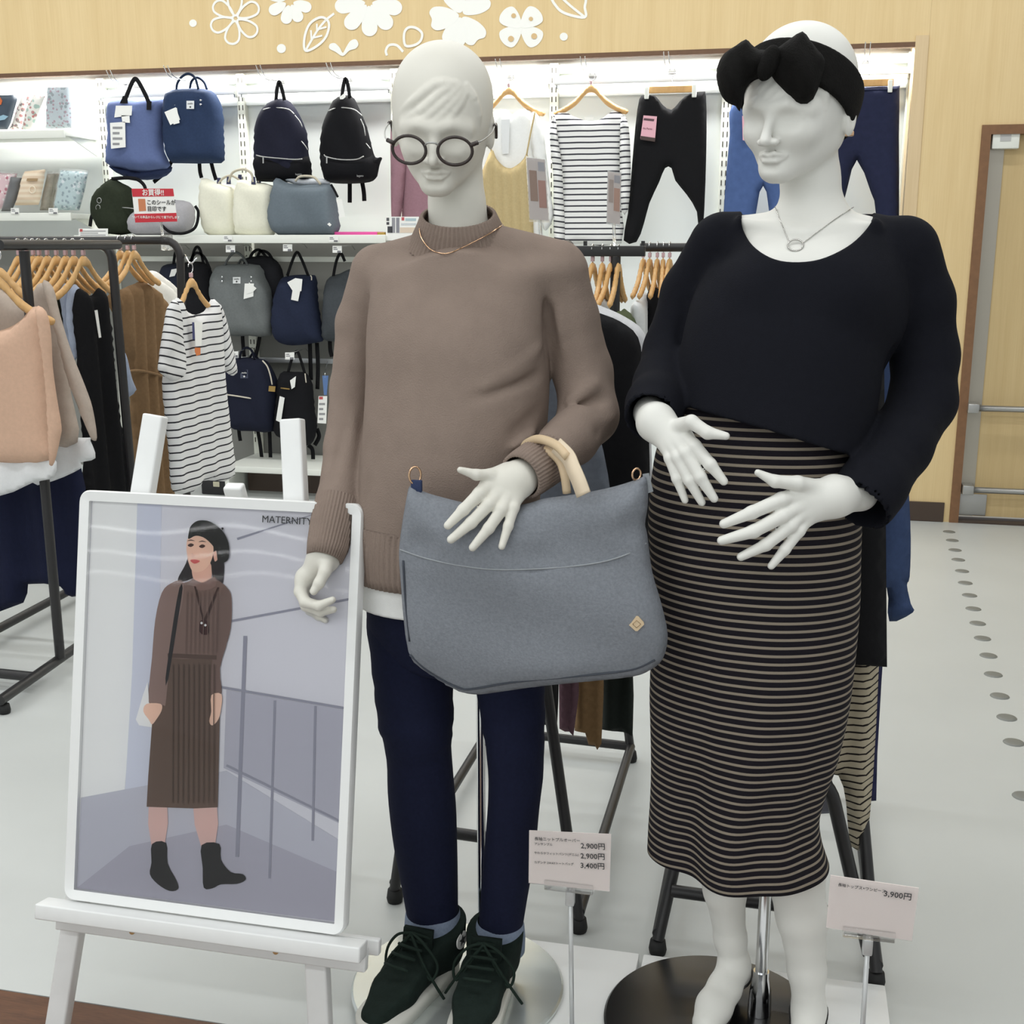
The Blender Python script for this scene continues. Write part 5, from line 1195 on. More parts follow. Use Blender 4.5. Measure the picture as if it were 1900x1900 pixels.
# blue clasp backpack
def clasp(label, col, px, handles, rivets, patch, tags, straps, y, seed, sh=None, gold=False):
    m = fabric('canvas_%02x%02x%02x' % col, col, noise=.07, bump=.3); t = wbag('clasp_backpack', label, 'backpack', px, y, .085, m, R=.07, fold=wrinkle(.012, 20, 14, seed), sm=2)
    for h in handles: cord(t, h, y - .02 if h is handles[0] else y + .05, fabric('handle_%02x%02x%02x' % col, tuple(int(c * .8) for c in col)), .007)
    for (u, v) in rivets:
        p = at(u, v, y - .088); part('rivet', xform(lathe([(.0, .003), (.005, .003), (.006, .0)], (0, 0), 10), Rx(PI / 2), p), m_chrome, t)
    if patch:
        u0, v0, u1, v1, c2 = patch; pt = part('logo_patch', plate([(u0, v0), (u1, v0), (u1, v1), (u0, v1)], y - .0885, .002), mat('patch_%02x%02x%02x' % c2, c2, rough=.6), t, smooth=False)
        pc = at((u0 + u1) / 2, (v0 + v1) / 2 - 1, y - .0898); mi = m_ink if sum(c2) > 300 else m_paper
        text('anello', .0135, MFRONT, pc, mi, pt, 'lettering', align='CENTER'); part('mark', plate([((u0 + u1) / 2, v1 - 5.5), ((u0 + u1) / 2 + 2, v1 - 3.5), ((u0 + u1) / 2, v1 - 1.5), ((u0 + u1) / 2 - 2, v1 - 3.5)], y - .0897, .0006), mi, pt, smooth=False)
    for i, q in enumerate(tags): hang(t, q, y - .096 - .002 * i)
    for s in straps: strap(t, s, y + .05, m_web, .022, .004, 'shoulder_strap')
    clean(t); return t
t = clasp('dark blue clasp backpack with white label hanging beside the periwinkle tote', (46, 60, 88), [(312, 172), (332, 165), (378, 165), (402, 176), (412, 205), (414, 250), (415, 297), (398, 303), (335, 303), (314, 297), (305, 250), (306, 200)],
          [[(327, 172), (329, 155), (338, 142), (350, 137), (362, 145), (368, 165)], [(352, 165), (356, 150), (366, 144), (378, 152), (384, 166)]], [(324, 187), (324, 194), (372, 186), (372, 194)], (346, 187, 360, 202, (232, 234, 236)),
          [[(305, 208), (326, 199), (334, 222), (316, 232)], [(315, 204), (328, 200), (333, 228), (322, 231)]], [[(370, 302), (371, 318), (374, 330)], [(392, 302), (396, 318), (401, 334)]], YH, 5)
# round zipped backpacks
def zipped(label, px, split, colt, arc, arc2, pocket, strapt, straps, side, y, seed, emb):
    m = fabric('nylon_%02x%02x%02x' % colt, colt, noise=.08, bump=.3); t = wbag('zipped_backpack', label, 'backpack', px, y, .09, m, R=.09, fold=wrinkle(.012, 20, 16, seed), sm=3)
    lowp = [q for q in px if q[1] >= split] ; part('lower_panel', pillow([(u, v) for u, v in pocket[1]], y=y - .03, thick=.075, R=.06, res=.02, sm=2, fold=wrinkle(.008, 18, 14, seed + 1)), fabric('black_nylon', (22, 22, 25), noise=.08), t)
    part('zipper', tube(cr([at(u, v, y - .082) for u, v in arc], 5), .0035, 6), m_steel, t)
    for q in arc2: part('zipper', tube(cr([at(u, v, y - .06) for u, v in q], 5), .003, 6), m_steel, t)
    z = part('pocket_zipper', tube(cr([at(u, v, y - .108) for u, v in pocket[0]], 5), .0038, 6), m_steel, t)
    u, v = pocket[0][1]; part('zip_pull', plate([(u - 1, v), (u + 1.4, v), (u + 1.4, v + 12), (u - 1, v + 12)], y - .113, .003), m_steel, z, smooth=False)
    for dy in (-.03, .04): strap(t, strapt, y + dy, m_web, .02, .004, 'top_handle')
    for s in straps: strap(t, s, y + .05, m_web, .024, .004, 'shoulder_strap')
    if emb: text('legato', .016, MFRONT, at(emb[0], emb[1], y - .109), m_steel, t, 'lettering')
    clean(t); return t
zipped('navy topped zipped backpack hanging behind the canvas totes', [(512, 184), (529, 184), (544, 195), (560, 222), (570, 253), (573, 290), (578, 321), (572, 336), (485, 336), (476, 328), (472, 273), (474, 240), (481, 215), (496, 193)], 286, (33, 34, 48), [(488, 204), (498, 201), (515, 200), (535, 203), (546, 212)],
       [[(547, 214), (556, 225), (561, 236)], [(559, 262), (566, 270), (571, 278)]], ([(475, 288), (488, 291), (520, 294), (545, 296), (561, 295)], [(474, 287), (520, 293), (572, 290), (577, 320), (570, 337), (485, 337), (476, 328)]), [(512, 186), (514, 165), (518, 152), (523, 165), (528, 186)], [], None, YH, 11, (548, 325))
zipped('all black zipped backpack hanging beside the mannequin with glasses', [(626, 180), (652, 178), (666, 200), (681, 237), (690, 273), (697, 292), (708, 292), (704, 308), (699, 328), (686, 338), (650, 341), (613, 339), (600, 328), (594, 273), (602, 227), (613, 200)], 286, (24, 24, 27), [(610, 206), (622, 201), (640, 200), (658, 204), (672, 215)],
       [[(669, 221), (675, 235), (678, 252)], [(598, 274), (602, 268), (606, 262)], [(679, 266), (684, 272), (687, 276)]], ([(601, 287), (606, 291), (630, 296), (660, 296), (675, 290)], [(597, 285), (640, 294), (692, 288), (698, 318), (690, 336), (650, 340), (612, 338), (601, 326)]), [(634, 182), (637, 160), (641, 146), (646, 160), (649, 182)],
       [[(649, 338), (649, 358), (649, 376)], [(672, 338), (675, 356), (676, 373)]], None, YH, 12, (662, 328))
t = bpy.data.objects['zipped_backpack.001']; hang(t, [(630, 180), (640, 172), (641, 180), (632, 188)], YH - .06)

# bags on the long shelf
YS = 6.47
m_cv = fabric('cream_canvas', (238, 236, 218), noise=.03, bump=.3); m_hand = fabric('greige_strap', (196, 188, 170)); m_nvy = fabric('navy_tab', (64, 66, 92))
def shelfbag(name, label, px, y, th, m, seed, handle=None, group=None, cat='bag', tabs=True):
    t = wbag(name, label, cat, px, y, th, m, group, R=.06, fold=wrinkle(.012, 16, 14, seed), sm=2)
    if handle:
        for i, h in enumerate(handle):
            cord(t, h, y - .03 + i * .06, m_hand, .007)
            if tabs:
                for q in (h[0], h[-1]): part('handle_tab', plate([(q[0] - 3, q[1] - 10), (q[0] + 3, q[1] - 10), (q[0] + 4, q[1] + 4), (q[0] - 4, q[1] + 4)], y - .034 + i * .06, .004), m_nvy, t, smooth=False)
    clean(t); return t
shelfbag('canvas_tote', 'cream canvas tote on the shelf nearest the red sale sign', [(373, 331), (400, 338), (436, 344), (446, 380), (444, 436), (388, 437), (376, 420), (371, 380)], YS + .05, .07, m_cv, 21, [[(406, 340), (415, 330), (430, 326), (445, 334)]], 'cream canvas totes')
shelfbag('canvas_tote', 'cream canvas tote leaning against the slate grey tote', [(441, 334), (470, 339), (508, 345), (512, 390), (508, 437), (446, 437), (437, 425), (434, 390)], YS - .01, .07, m_cv, 22, [[(424, 338), (432, 320), (452, 314), (466, 322), (470, 338)], [(480, 338), (482, 318), (494, 311), (508, 316), (514, 332)]], 'cream canvas totes')
t = shelfbag('slate_tote', 'slate grey shelf tote with tiny diamond patch beside the pink box', [(512, 330), (530, 338), (560, 343), (614, 342), (622, 362), (628, 400), (626, 436), (575, 438), (518, 437), (503, 418), (499, 392), (504, 360)], YS - .04, .085, fabric('slate_canvas', (108, 118, 126), noise=.05), 23, [[(548, 336), (556, 328), (572, 327), (584, 330), (595, 342)]], tabs=False)
part('patch', plate([(611, 413), (615, 417), (612, 420), (607, 416)], YS - .13, .002), m_paper, t, smooth=False)
strap(t, [(614, 342), (620, 352), (627, 366)], YS - .13, m_web, .012, .003); hang(t, [(624, 370), (634, 369), (640, 402), (630, 404)], YS - .135)
part('inner_lining', pillow([(525, 332), (545, 327), (575, 331), (600, 332), (612, 342), (560, 345)], y=YS, thick=.03, R=.03, res=.02), fabric('pale_lining', (206, 210, 216)), t)
t = shelfbag('boston_bag', 'dark olive green boston bag lying at the left end of the shelf', [(207, 331), (227, 340), (248, 354), (256, 392), (252, 432), (195, 433), (180, 412), (172, 394), (176, 362), (190, 344)], YS, .08, fabric('olive_nylon', (46, 52, 40), noise=.1), 24)
strap(t, [(207, 332), (235, 330), (255, 333), (268, 345), (270, 360)], YS - .02, m_web, .02, .004); strap(t, [(178, 385), (170, 402), (167, 420)], YS - .05, m_web, .02)
for (u, v) in ((184, 372), (182, 385)): part('clip_ring', tube([at(u + 4 * math.cos(q), v + 5 * math.sin(q), YS - .09) for q in np.linspace(0, 2 * PI, 12, endpoint=False)], .0025, 6, closed=True), m_steel, t)
part('zipper', tube(cr([at(u, v, YS - .088) for u, v in ((227, 385), (240, 386), (252, 388))], 4), .003, 6), m_steel, t)
t = shelfbag('shoulder_pouch', 'light grey shoulder bag with black strap behind the red sale sign', [(240, 402), (262, 384), (300, 372), (340, 372), (358, 382), (360, 412), (348, 432), (310, 437), (255, 437), (240, 425)], YS - .06, .07, fabric('light_grey_canvas', (170, 168, 172), noise=.05), 25)
strap(t, [(300, 418), (315, 430), (340, 433), (362, 422), (368, 395), (362, 382)], YS - .14, m_web, .016, .004)
# pink box, leaflet
p0 = at(623, 441, 6.42); p1 = at(716, 430, 6.42)
t = thing('gift_box', 'flat bright pink box with gold end on the long shelf', 'box', ((p0[0] + p1[0]) / 2, 6.42, p0[2])); xe = at(702, 436, 6.42)[0]
part('pink_lid', bx(p0[0], xe, 6.40, 6.52, ZC + .001, p1[2], .002), mat('hot_pink', (226, 84, 160), rough=.4), t); part('gold_end', bx(xe + .0005, p1[0], 6.40, 6.52, ZC + .001, p1[2] - .002, .002), mat('gold_paper', (176, 146, 74), rough=.35, metal=.4), t)
t = thing('leaflet_card', 'white product leaflet card standing beside the pink box', 'card', at(746, 440, 6.38))
cd = part('card', plate([(716, 402), (777, 402), (777, 446), (716, 446)], 6.38, .002), m_paper, t, smooth=False)
for (u0, v0, u1, v1, c) in ((717, 404, 722, 410, (90, 90, 92)), (717, 412, 722, 417, (70, 70, 74)), (719, 420, 728, 432, (60, 60, 66)), (727, 404, 733, 432, (150, 150, 156)), (735, 404, 741, 432, (140, 140, 148)), (745, 403, 750, 409, (196, 90, 96)), (752, 405, 772, 410, (180, 200, 206)), (744, 414, 772, 418, (210, 214, 216)), (742, 422, 770, 432, (224, 206, 186))):
    part('printed_patch', plate([(u0, v0), (u1, v0), (u1, v1), (u0, v1)], 6.3788, .0008), mat('pp_%02x%02x%02x' % c, c), cd, smooth=False)
# shelf-edge price tags
def ptag(u0, v0, u1, v1, y, label, arm=False):
    t = thing('price_tag', label, 'price tag', at((u0 + u1) / 2, v1, y), 'small shelf price tags')
    c = part('card', plate([(u0, v0), (u1, v0), (u1, v1), (u0, v1)], y, .0015), m_paper, t, smooth=False)
    if arm:
        p = at((u0 + u1) / 2, v0 + 1, y + .004); part('wire_arm', tube([p, (p[0], 6.60, p[2] + .004), (p[0], 6.647, p[2] - .02)], .002, 6), m_chrome, t)
    w = u1 - u0; inkm = mat('tag_ink', (120, 120, 124))
    for i, (a, b, hgt) in enumerate(((.1, .45, .12), (.1, .55, .12), (.52, .92, .3))):
        v = v0 + (v1 - v0) * (.2 + .25 * i); part('printed_line', plate([(u0 + w * a, v), (u0 + w * b, v), (u0 + w * b, v + (v1 - v0) * hgt), (u0 + w * a, v + (v1 - v0) * hgt)], y - .0006, .0005), inkm, c, smooth=False)
LT = ['small white price tag on the shelf edge below the cream totes', 'small white price tag on the shelf edge below the pink box']
for k, (u0, v0, u1, v1) in enumerate(((414, 437, 431, 448), (610, 438, 628, 449))): ptag(u0, v0, u1, v1, SY - .016, LT[k])
LT2 = ['small price tag under the shelf beside the black rack bend', 'small price tag above the grey clasp backpack', 'small price tag above the navy pouch backpack', 'small price tag above the charcoal backpack']
for k, (u0, v0, u1, v1) in enumerate(((299, 455, 315, 464), (419, 455, 436, 468), (525, 453, 542, 466), (617, 456, 634, 469))): ptag(u0, v0, u1, v1, 6.36, LT2[k], True)
LT3 = ['small price tag above the lower navy clasp backpack', 'small price tag above the small black backpack']
for k, (u0, v0, u1, v1) in enumerate(((430, 652, 442, 662), (529, 654, 546, 667))): ptag(u0, v0, u1, v1, 6.36, LT3[k], True)
LT4 = ['small price tag on the pouch shelf under the beige striped pouch', 'small price tag on the pouch shelf under the mint floral pouch']
for k, (u0, v0, u1, v1) in enumerate(((20, 386, 35, 397), (90, 386, 107, 397))): ptag(u0, v0, u1, v1, SY - .016, LT4[k])
t = thing('shelf_strip_card', 'long narrow white notice card on the left end of the bag shelf', 'card', at(173, 440, 6.33)); cd = part('card', plate([(146, 424), (200, 424), (200, 440), (146, 440)], 6.33, .002), m_paper, t, smooth=False); inkbars(cd, (149, 427, 196, 438), 6.33, 3)
part('red_mark', plate([(148, 425), (153, 425), (153, 430), (148, 430)], 6.3288, .0008), mat('mark_red', (190, 80, 80)), cd, smooth=False)

# pouches on the left shelves
def pouch(name, label, px, y, th, m, wrap=True, group='pouches on the left shelves', extra=None, cat='pouch'):
    t = wbag(name, label, cat, px, y, th, m, group, R=.03, res=.02, sm=1, fold=wrinkle(.004, 40, 30, len(WP)), bname='pouch_body')
    if wrap:
        c = np.mean(np.array(px, float), 0); q = [(c[0] + (u - c[0]) * 1.06, c[1] + (v - c[1]) * 1.05 - 2) for u, v in px]
        part('clear_wrapper', pillow(q, y=y - .004, thick=th + .006, R=.03, res=.018, sm=1, fold=wrinkle(.006, 60, 50, len(WP))), m_wrap, t)
    if extra: extra(t, y - th - .004)
    clean(t); return t
m_wrap = mat('clear_film', (250, 252, 252), rough=0.08, alpha=0.16, spec=0.8)
def speck(name, base, spots, scale=60, thr=.58):
    m = bpy.data.materials.new(name); m.use_nodes = True; nt = m.node_tree; b = nt.nodes['Principled BSDF']; b.inputs['Roughness'].default_value = .75
    tc = nt.nodes.new('ShaderNodeTexCoord'); prev = None
    for i, c in enumerate(spots):
        n = nt.nodes.new('ShaderNodeTexVoronoi'); n.inputs['Scale'].default_value = scale * (1 + .35 * i); mp = nt.nodes.new('ShaderNodeMapping'); mp.inputs['Location'].default_value = (i * 3.1, i * 1.7, i * .9)
        nt.links.new(tc.outputs['Object'], mp.inputs[0]); nt.links.new(mp.outputs[0], n.inputs['Vector'])
        r = nt.nodes.new('ShaderNodeMapRange'); r.inputs[1].default_value = .36; r.inputs[2].default_value = .30; nt.links.new(n.outputs['Distance'], r.inputs[0])
        mx = nt.nodes.new('ShaderNodeMix'); mx.data_type = 'RGBA'; nt.links.new(r.outputs[0], mx.inputs[0])
        if prev is None: mx.inputs[6].default_value = lin(base)
        else: nt.links.new(prev, mx.inputs[6])
        mx.inputs[7].default_value = lin(c); prev = mx.outputs[2]
    nt.links.new(prev, b.inputs['Base Color']); return m
YP = 6.50
def casex(t, y):
    part('orange_print', plate([(-6, 182), (0, 180), (4, 187), (2, 194), (-6, 196)], y, .002), mat('orange', (208, 106, 60)), t, smooth=False)
    part('blue_print', plate([(-4, 217), (6, 213), (15, 216), (8, 222), (-4, 224)], y, .002), mat('sky', (150, 186, 206)), t, smooth=False)
pouch('zip_case', 'dark slate zip case with orange print at the left frame edge', [(-40, 172), (26, 174), (32, 184), (20, 228), (14, 240), (-40, 241)], YP - .03, .03, mat('slate_case', (66, 78, 92), rough=.5), False, extra=casex)
pouch('floral_pouch', 'white pouch with dark red leaves beside the slate zip case', [(42, 177), (58, 178), (48, 208), (38, 240), (18, 240), (30, 205)], YP + .01, .025, speck('red_leaf', (232, 226, 220), [(170, 92, 96), (110, 90, 90)], 30))
pouch('floral_pouch', 'white pouch with mint and red leaves in the middle of the upper shelf', [(60, 176), (84, 178), (72, 208), (60, 240), (40, 240), (48, 205)], YP - .04, .025, speck('mint_leaf', (234, 232, 226), [(160, 190, 180), (180, 110, 110)], 26))
pouch('floral_pouch', 'grey wrapped floral pouch at the right end of the upper shelf', [(88, 160), (132, 160), (133, 238), (85, 239)], YP - .01, .03, speck('grey_floral', (168, 180, 188), [(120, 134, 140), (150, 120, 134)], 34))
pouch('floral_pouch', 'pink and red floral pouch at the left of the lower shelf', [(-20, 320), (32, 322), (24, 356), (10, 388), (-20, 390)], YP - .02, .025, speck('pink_floral', (226, 190, 196), [(176, 64, 92), (240, 232, 228)], 34))
pouch('dark_pouch', 'black wrapped pouch between the pink and the beige striped pouch', [(20, 328), (42, 330), (34, 362), (22, 392), (2, 392), (12, 360)], YP - .06, .02, mat('black_pouch', (40, 40, 46), rough=.5))
def beltx(t, y):
    part('brown_label', plate([(50, 331), (70, 331), (69, 336), (49, 336)], y - .004, .002), mat('tan_label', (168, 140, 104)), t, smooth=False)
    part('round_emblem', tube([at(60 + 5.5 * math.cos(q), 352 + 6.5 * math.sin(q), y - .004) for q in np.linspace(0, 2 * PI, 18, endpoint=False)], .003, 6, closed=True), mat('cream_emblem', (244, 232, 210)), t)
pouch('striped_pouch', 'cream and beige striped pouch with round emblem on the lower shelf', [(46, 318), (84, 314), (80, 346), (72, 380), (28, 381), (36, 350)], YP - .08, .03, striped('beige_stripe', (228, 206, 180), (238, 222, 200), .03, .5), False, extra=beltx)
for i in range(3): pouch('brown_pouch', ('nearest brown wrapped pouch behind the beige striped one', 'middle brown wrapped pouch behind the beige striped one', 'rearmost brown wrapped pouch behind the beige striped one')[i], [(88 + i * 6, 322), (102 + i * 6, 322), (96 + i * 5, 356), (90 + i * 5, 390), (74 + i * 5, 390), (80 + i * 6, 356)], YP - .02 + i * .03, .02, mat('brown_cloth', (150, 138, 116), rough=.7, noise=.2), True)
pouch('floral_pouch', 'mint floral pouch with violet dot at the right end of the lower shelf', [(112, 316), (150, 318), (163, 321), (156, 356), (147, 390), (100, 390), (106, 350)], YP - .05, .03, speck('mint_floral', (178, 200, 204), [(214, 222, 226), (128, 150, 160)], 30))

# backpacks hanging under the long shelf
YL = 6.52
def plainpack(name, label, px, y, th, col, seed, straps=(), handles=(), tags=(), zips=(), ringm=None):
    t = wbag(name, label, 'backpack', px, y, th, fabric('ny_%02x%02x%02x' % col, col, noise=.08), R=.08, fold=wrinkle(.012, 20, 15, seed), sm=3)
    for h in handles: strap(t, h, y - .01, m_web, .016, .004, 'top_handle')
    for s in straps: strap(t, s, y + .05, m_web, .024, .004, 'shoulder_strap')
    for i, q in enumerate(tags): hang(t, q, y - th - .012 - .002 * i)
    for z in zips: part('zipper', tube(cr([at(u, v, y - th * .9) for u, v in z], 4), .0035, 6), mat('zip_cream', (214, 206, 190), rough=.4), t)
    clean(t); return t
plainpack('round_backpack', 'dark navy round backpack half hidden behind the black rack post', [(297, 505), (318, 489), (342, 490), (356, 505), (360, 540), (360, 600), (298, 600)], YL + .06, .07, (44, 48, 62), 31, handles=[[(322, 490), (325, 470), (330, 462), (336, 470), (340, 492)]], tags=[[(318, 500), (330, 498), (324, 512), (314, 514)]])
plainpack('round_backpack', 'black round backpack between the rack post and the grey clasp backpack', [(338, 500), (358, 486), (382, 489), (395, 508), (398, 540), (398, 610), (340, 610)], YL + .02, .07, (30, 30, 33), 32, handles=[[(355, 488), (360, 466), (366, 458), (372, 466), (378, 490)], [(350, 492), (362, 470), (378, 476), (390, 500)]])
plainpack('round_backpack', 'black round backpack peeking out behind the grey clasp backpack', [(450, 492), (472, 476), (500, 476), (520, 492), (528, 525), (527, 570), (505, 600), (450, 600)], YL + .08, .06, (40, 40, 44), 33, handles=[[(462, 482), (470, 468), (482, 464), (496, 480)], [(476, 480), (484, 466), (498, 470), (508, 486)]])
t = clasp('grey clasp backpack with white label under the long shelf', (114, 118, 118), [(403, 494), (440, 490), (482, 492), (492, 514), (503, 538), (506, 575), (504, 622), (462, 623), (424, 622), (410, 600), (396, 566), (390, 530)],
          [[(412, 510), (418, 490), (428, 474), (438, 468), (450, 476), (460, 494), (466, 512)], [(440, 494), (448, 482), (456, 488)]], [(412, 514), (412, 522), (466, 514), (466, 522)], (432, 514, 446, 526, (226, 228, 228)),
          [[(454, 526), (471, 526), (470, 550), (452, 555)], [(462, 524), (476, 535), (469, 542), (458, 545)]], [[(450, 622), (451, 640), (453, 662)], [(482, 622), (479, 640), (474, 664)]], YL, 34)
t = plainpack('pouch_backpack', 'navy pouch backpack with two white tags hanging under the shelf', [(533, 512), (577, 510), (587, 517), (590, 558), (596, 598), (601, 629), (586, 636), (543, 641), (517, 635), (507, 618), (504, 590), (508, 555), (517, 524)], YL, .085, (40, 46, 66), 35,
              straps=[[(575, 636), (576, 670), (577, 705)], [(588, 636), (590, 680), (589, 722)]], handles=[[(533, 512), (542, 485), (551, 468), (560, 482), (572, 512)]], tags=[[(533, 524), (548, 516), (561, 518), (559, 540), (545, 543)], [(543, 537), (557, 539), (553, 559), (540, 556)]], zips=[[(576, 511), (578, 514), (578, 520)]])
plainpack('square_backpack', 'charcoal backpack hanging close behind the brown sweater sleeve', [(606, 520), (630, 508), (660, 508), (662, 632), (628, 634), (601, 630), (597, 610), (599, 560)], YL, .07, (72, 76, 80), 36, handles=[[(618, 515), (624, 485), (632, 470), (640, 485)]], straps=[[(612, 632), (613, 650), (616, 662)]])
t = clasp('navy clasp backpack with cream zip line in the lower row', (34, 37, 52), [(433, 665), (480, 665), (497, 673), (512, 703), (517, 729), (514, 765), (509, 800), (470, 800), (427, 793), (422, 743), (415, 692)],
          [[(444, 670), (448, 652), (458, 645), (468, 652), (472, 668)], [(462, 668), (470, 655), (480, 668)]], [], (446, 686, 460, 702, (62, 68, 88)), [], [[(443, 794), (444, 806), (446, 818)], [(478, 798), (482, 820), (486, 852)], [(500, 798), (501, 825), (502, 853)]], YL, 37)
for z in ([(418, 732), (440, 735), (465, 739), (484, 741)], [(487, 669), (496, 680), (502, 698), (505, 714)]): part('zipper', tube(cr([at(u, v, YL - .08) for u, v in z], 4), .0045, 6), _M['zip_cream'], t)
part('gold_charm', plate([(499, 716), (511, 717), (510, 727), (498, 726)], YL - .09, .004), mat('antique_gold', (168, 138, 80), rough=.4, metal=.5), t, smooth=False)
t = plainpack('small_backpack', 'small black backpack with long paper tag in the lower row', [(520, 693), (545, 690), (569, 693), (580, 716), (583, 756), (588, 795), (575, 826), (540, 820), (512, 806), (509, 775), (513, 740)], YL, .08, (27, 27, 30), 38,
              straps=[[(572, 826), (580, 836), (581, 872)], [(588, 795), (592, 810), (584, 826)]], handles=[[(534, 693), (542, 665), (551, 652), (558, 668), (566, 694)]], tags=[[(519, 735), (528, 738), (521, 784), (512, 780)], [(538, 706), (549, 698), (547, 718), (541, 722)]], zips=[[(566, 693), (567, 702), (568, 710)]])
part('gold_bar', tube([at(521, 720, YL - .1), at(537, 722, YL - .1)], .004, 6), _M['antique_gold'], t)
t = thing('hanging_card', 'tall white product card with blue clip beside the brown sleeve', 'card', at(598, 786, 6.45)); cd = part('card', plate([(591, 735), (607, 735), (605, 786), (589, 785)], 6.45, .002), m_paper, t, smooth=False)
part('blue_clip', plate([(598, 697), (609, 697), (606, 733), (601, 733)], 6.452, .004), mat('blue_plastic', (90, 120, 170), rough=.4), t, smooth=False); part('wire_arm', tube([at(603, 700, 6.452), at(603, 690, 6.47), (at(603, 690, 6.6)[0], 6.647, ZLL)], .002, 6), m_chrome, t); inkbars(cd, (592, 745, 603, 782), 6.45, 4); part('red_mark', plate([(592, 736), (599, 736), (599, 741), (592, 741)], 6.4488, .0008), _M['mark_red'], cd, smooth=False)
p0 = at(377, 915, 6.30); p1 = at(421, 889, 6.30)
t = thing('black_case', 'small black case on the floor left of the white deck', 'case', ((p0[0] + p1[0]) / 2, 6.34, 0)); part('case_body', bx(p0[0], p1[0], 6.28, 6.44, 0.001, p1[2], .008), mat('black_plastic', (30, 30, 32), rough=.5), t); part('latch', bx(p0[0] + .08, p0[0] + .12, 6.274, 6.2795, .05, .08, .002), mat('cream_latch', (200, 196, 170)), t)

# ---------------------------------------------------------------- clothes hung on the right half of the wall
m_hw = wood('hanger_beech', (196, 150, 92), (222, 180, 122), scale=(3, 3, 3), rough=.4, spec=.4)
def hanger_mesh():
    ol = [(0, .058), (.018, .055), (.034, .042), (.060, .012), (.100, -.022), (.150, -.052), (.190, -.068), (.202, -.080), (.190, -.094), (.160, -.088), (.110, -.064), (.075, -.040), (.045, -.008), (.022, .014), (0, .020)]
    full = ol + [(-a, b) for a, b in ol[-2:0:-1]]
    V, Fc, UV = pillow2(cr(np.array(full), 3, True), .009, .012, .011, None, 1.0)
    return (np.stack([V[:, 0], -V[:, 1], V[:, 2] - .058], 1), Fc)      # origin at the foot of the hook
HM = hanger_mesh(); th = np.linspace(-PI / 2, PI * .95, 16)
hookpts = np.vstack([[(0, 0, -.004), (0, 0, .018)], np.stack([.019 * np.cos(th) , 0 * th, .040 + .021 * np.sin(th)], 1)])
HOOKZ = .061 - .003
m_clip = mat('pink_size_clip', (206, 172, 176), rough=.3, alpha=.9)
_hp = {}
def hanger(label, hookpt, rot, group, clip=True, scale=1.0):
    """wooden hanger whose hook hangs over the rail at hookpt"""
    hp = np.asarray(hookpt, float); o = hp - np.array([0, 0, HOOKZ]); t = thing('wooden_hanger', label, 'hanger', o, group); t.rotation_euler = (0, 0, rot)
    if not _hp:
        a = part('arms', xform(HM, None, o), m_hw, t); b = part('hook', tube(o + hookpts, .0019, 8), m_chrome, t)
        c = part('size_clip', bx(o[0] - .007, o[0] + .007, o[1] - .006, o[1] + .006, o[2] + .0015, o[2] + .020, .002), m_clip, t); _hp['p'] = (a, b, c)
    else:
        for q in _hp['p'][:3 if clip else 2]: again(q, WP[t], t)
    if scale != 1.0: t.scale = (scale, 1, 1)
    return t
def clip_hanger(label, c, hookpt, half, clips):
    t = thing('clip_hanger', label, 'hanger', c, 'wooden clip hangers for trousers'); y = c[1]
    part('bar', bx(c[0] - half, c[0] + half, y - .006, y + .006, c[2] - .017, c[2] + .017, .003), m_hw, t)
    part('hook', tube(np.vstack([[(c[0], y, c[2] + .015), (c[0], y, hookpt[2] - .06)], hookpts[2:] + np.array([hookpt[0], y, hookpt[2] - .058])]), .0019, 8), m_chrome, t)
    for (x0, z0, z1) in clips:
        cp = part('clip', bx(x0 - .011, x0 + .011, y - .03, y + .012, z0, z1, .003), m_white, t); part('clip_wire', tube([(x0, y - .012, z1 - .01), (c[0] + (half if x0 > c[0] else -half), y, c[2])], .002, 6), m_chrome, cp)
YW = 6.56
# mauve cardigan
t = thing('cardigan', 'dusty mauve long cardigan on the wall behind the glasses mannequin', 'cardigan', at(770, 430, YW))
part('garment_body', pillow([(745, 212), (800, 210), (822, 400), (826, 600), (742, 600), (746, 420), (738, 300)], y=YW, thick=.035, R=.05, res=.025, fold=wrinkle(.01, 40, 6, 41)), fabric('mauve_knit', (158, 122, 132), noise=.05), t)
part('sleeve', pillow([(726, 228), (745, 214), (756, 250), (752, 330), (744, 400), (742, 428), (728, 428), (725, 320)], y=YW - .04, thick=.03, R=.04, res=.025, fold=wrinkle(.008, 40, 10, 42)), _M['mauve_knit'], t)
# white tee with camisole dress
hanger('wooden hanger holding the white tee and beige camisole dress', at(944, 141, YW), 0, 'wooden hangers on the wall', True)
wh = thing('white_tee', 'white long sleeved tee under the beige camisole dress on the wall', 'shirt', at(960, 430, YW))
m_wj = fabric('bright_white_jersey', (244, 245, 243), noise=.02)
part('garment_body', pillow([(893, 222), (915, 208), (938, 203), (950, 212), (965, 203), (986, 206), (1004, 224), (1000, 300), (998, 500), (888, 500), (890, 300)], y=YW, thick=.03, R=.05, res=.025, fold=wrinkle(.008, 40, 5, 43)), m_wj, wh)
part('sleeve', pillow([(988, 208), (1006, 230), (1014, 290), (1022, 360), (1027, 402), (1012, 428), (1002, 400), (994, 320), (984, 260)], y=YW - .035, thick=.028, R=.04, res=.025, fold=wrinkle(.008, 40, 8, 44)), m_wj, wh)
part('printed_label', plate([(930, 222), (946, 221), (944, 285), (932, 286)], YW - .042, .001), mat('pale_label', (228, 230, 230)), wh, smooth=False)
cm = thing('camisole_dress', 'beige gathered camisole dress with thin straps on the wall', 'dress', at(935, 430, YW - .05)); m_cam = fabric('khaki_crepe', (196, 176, 132), noise=.05)
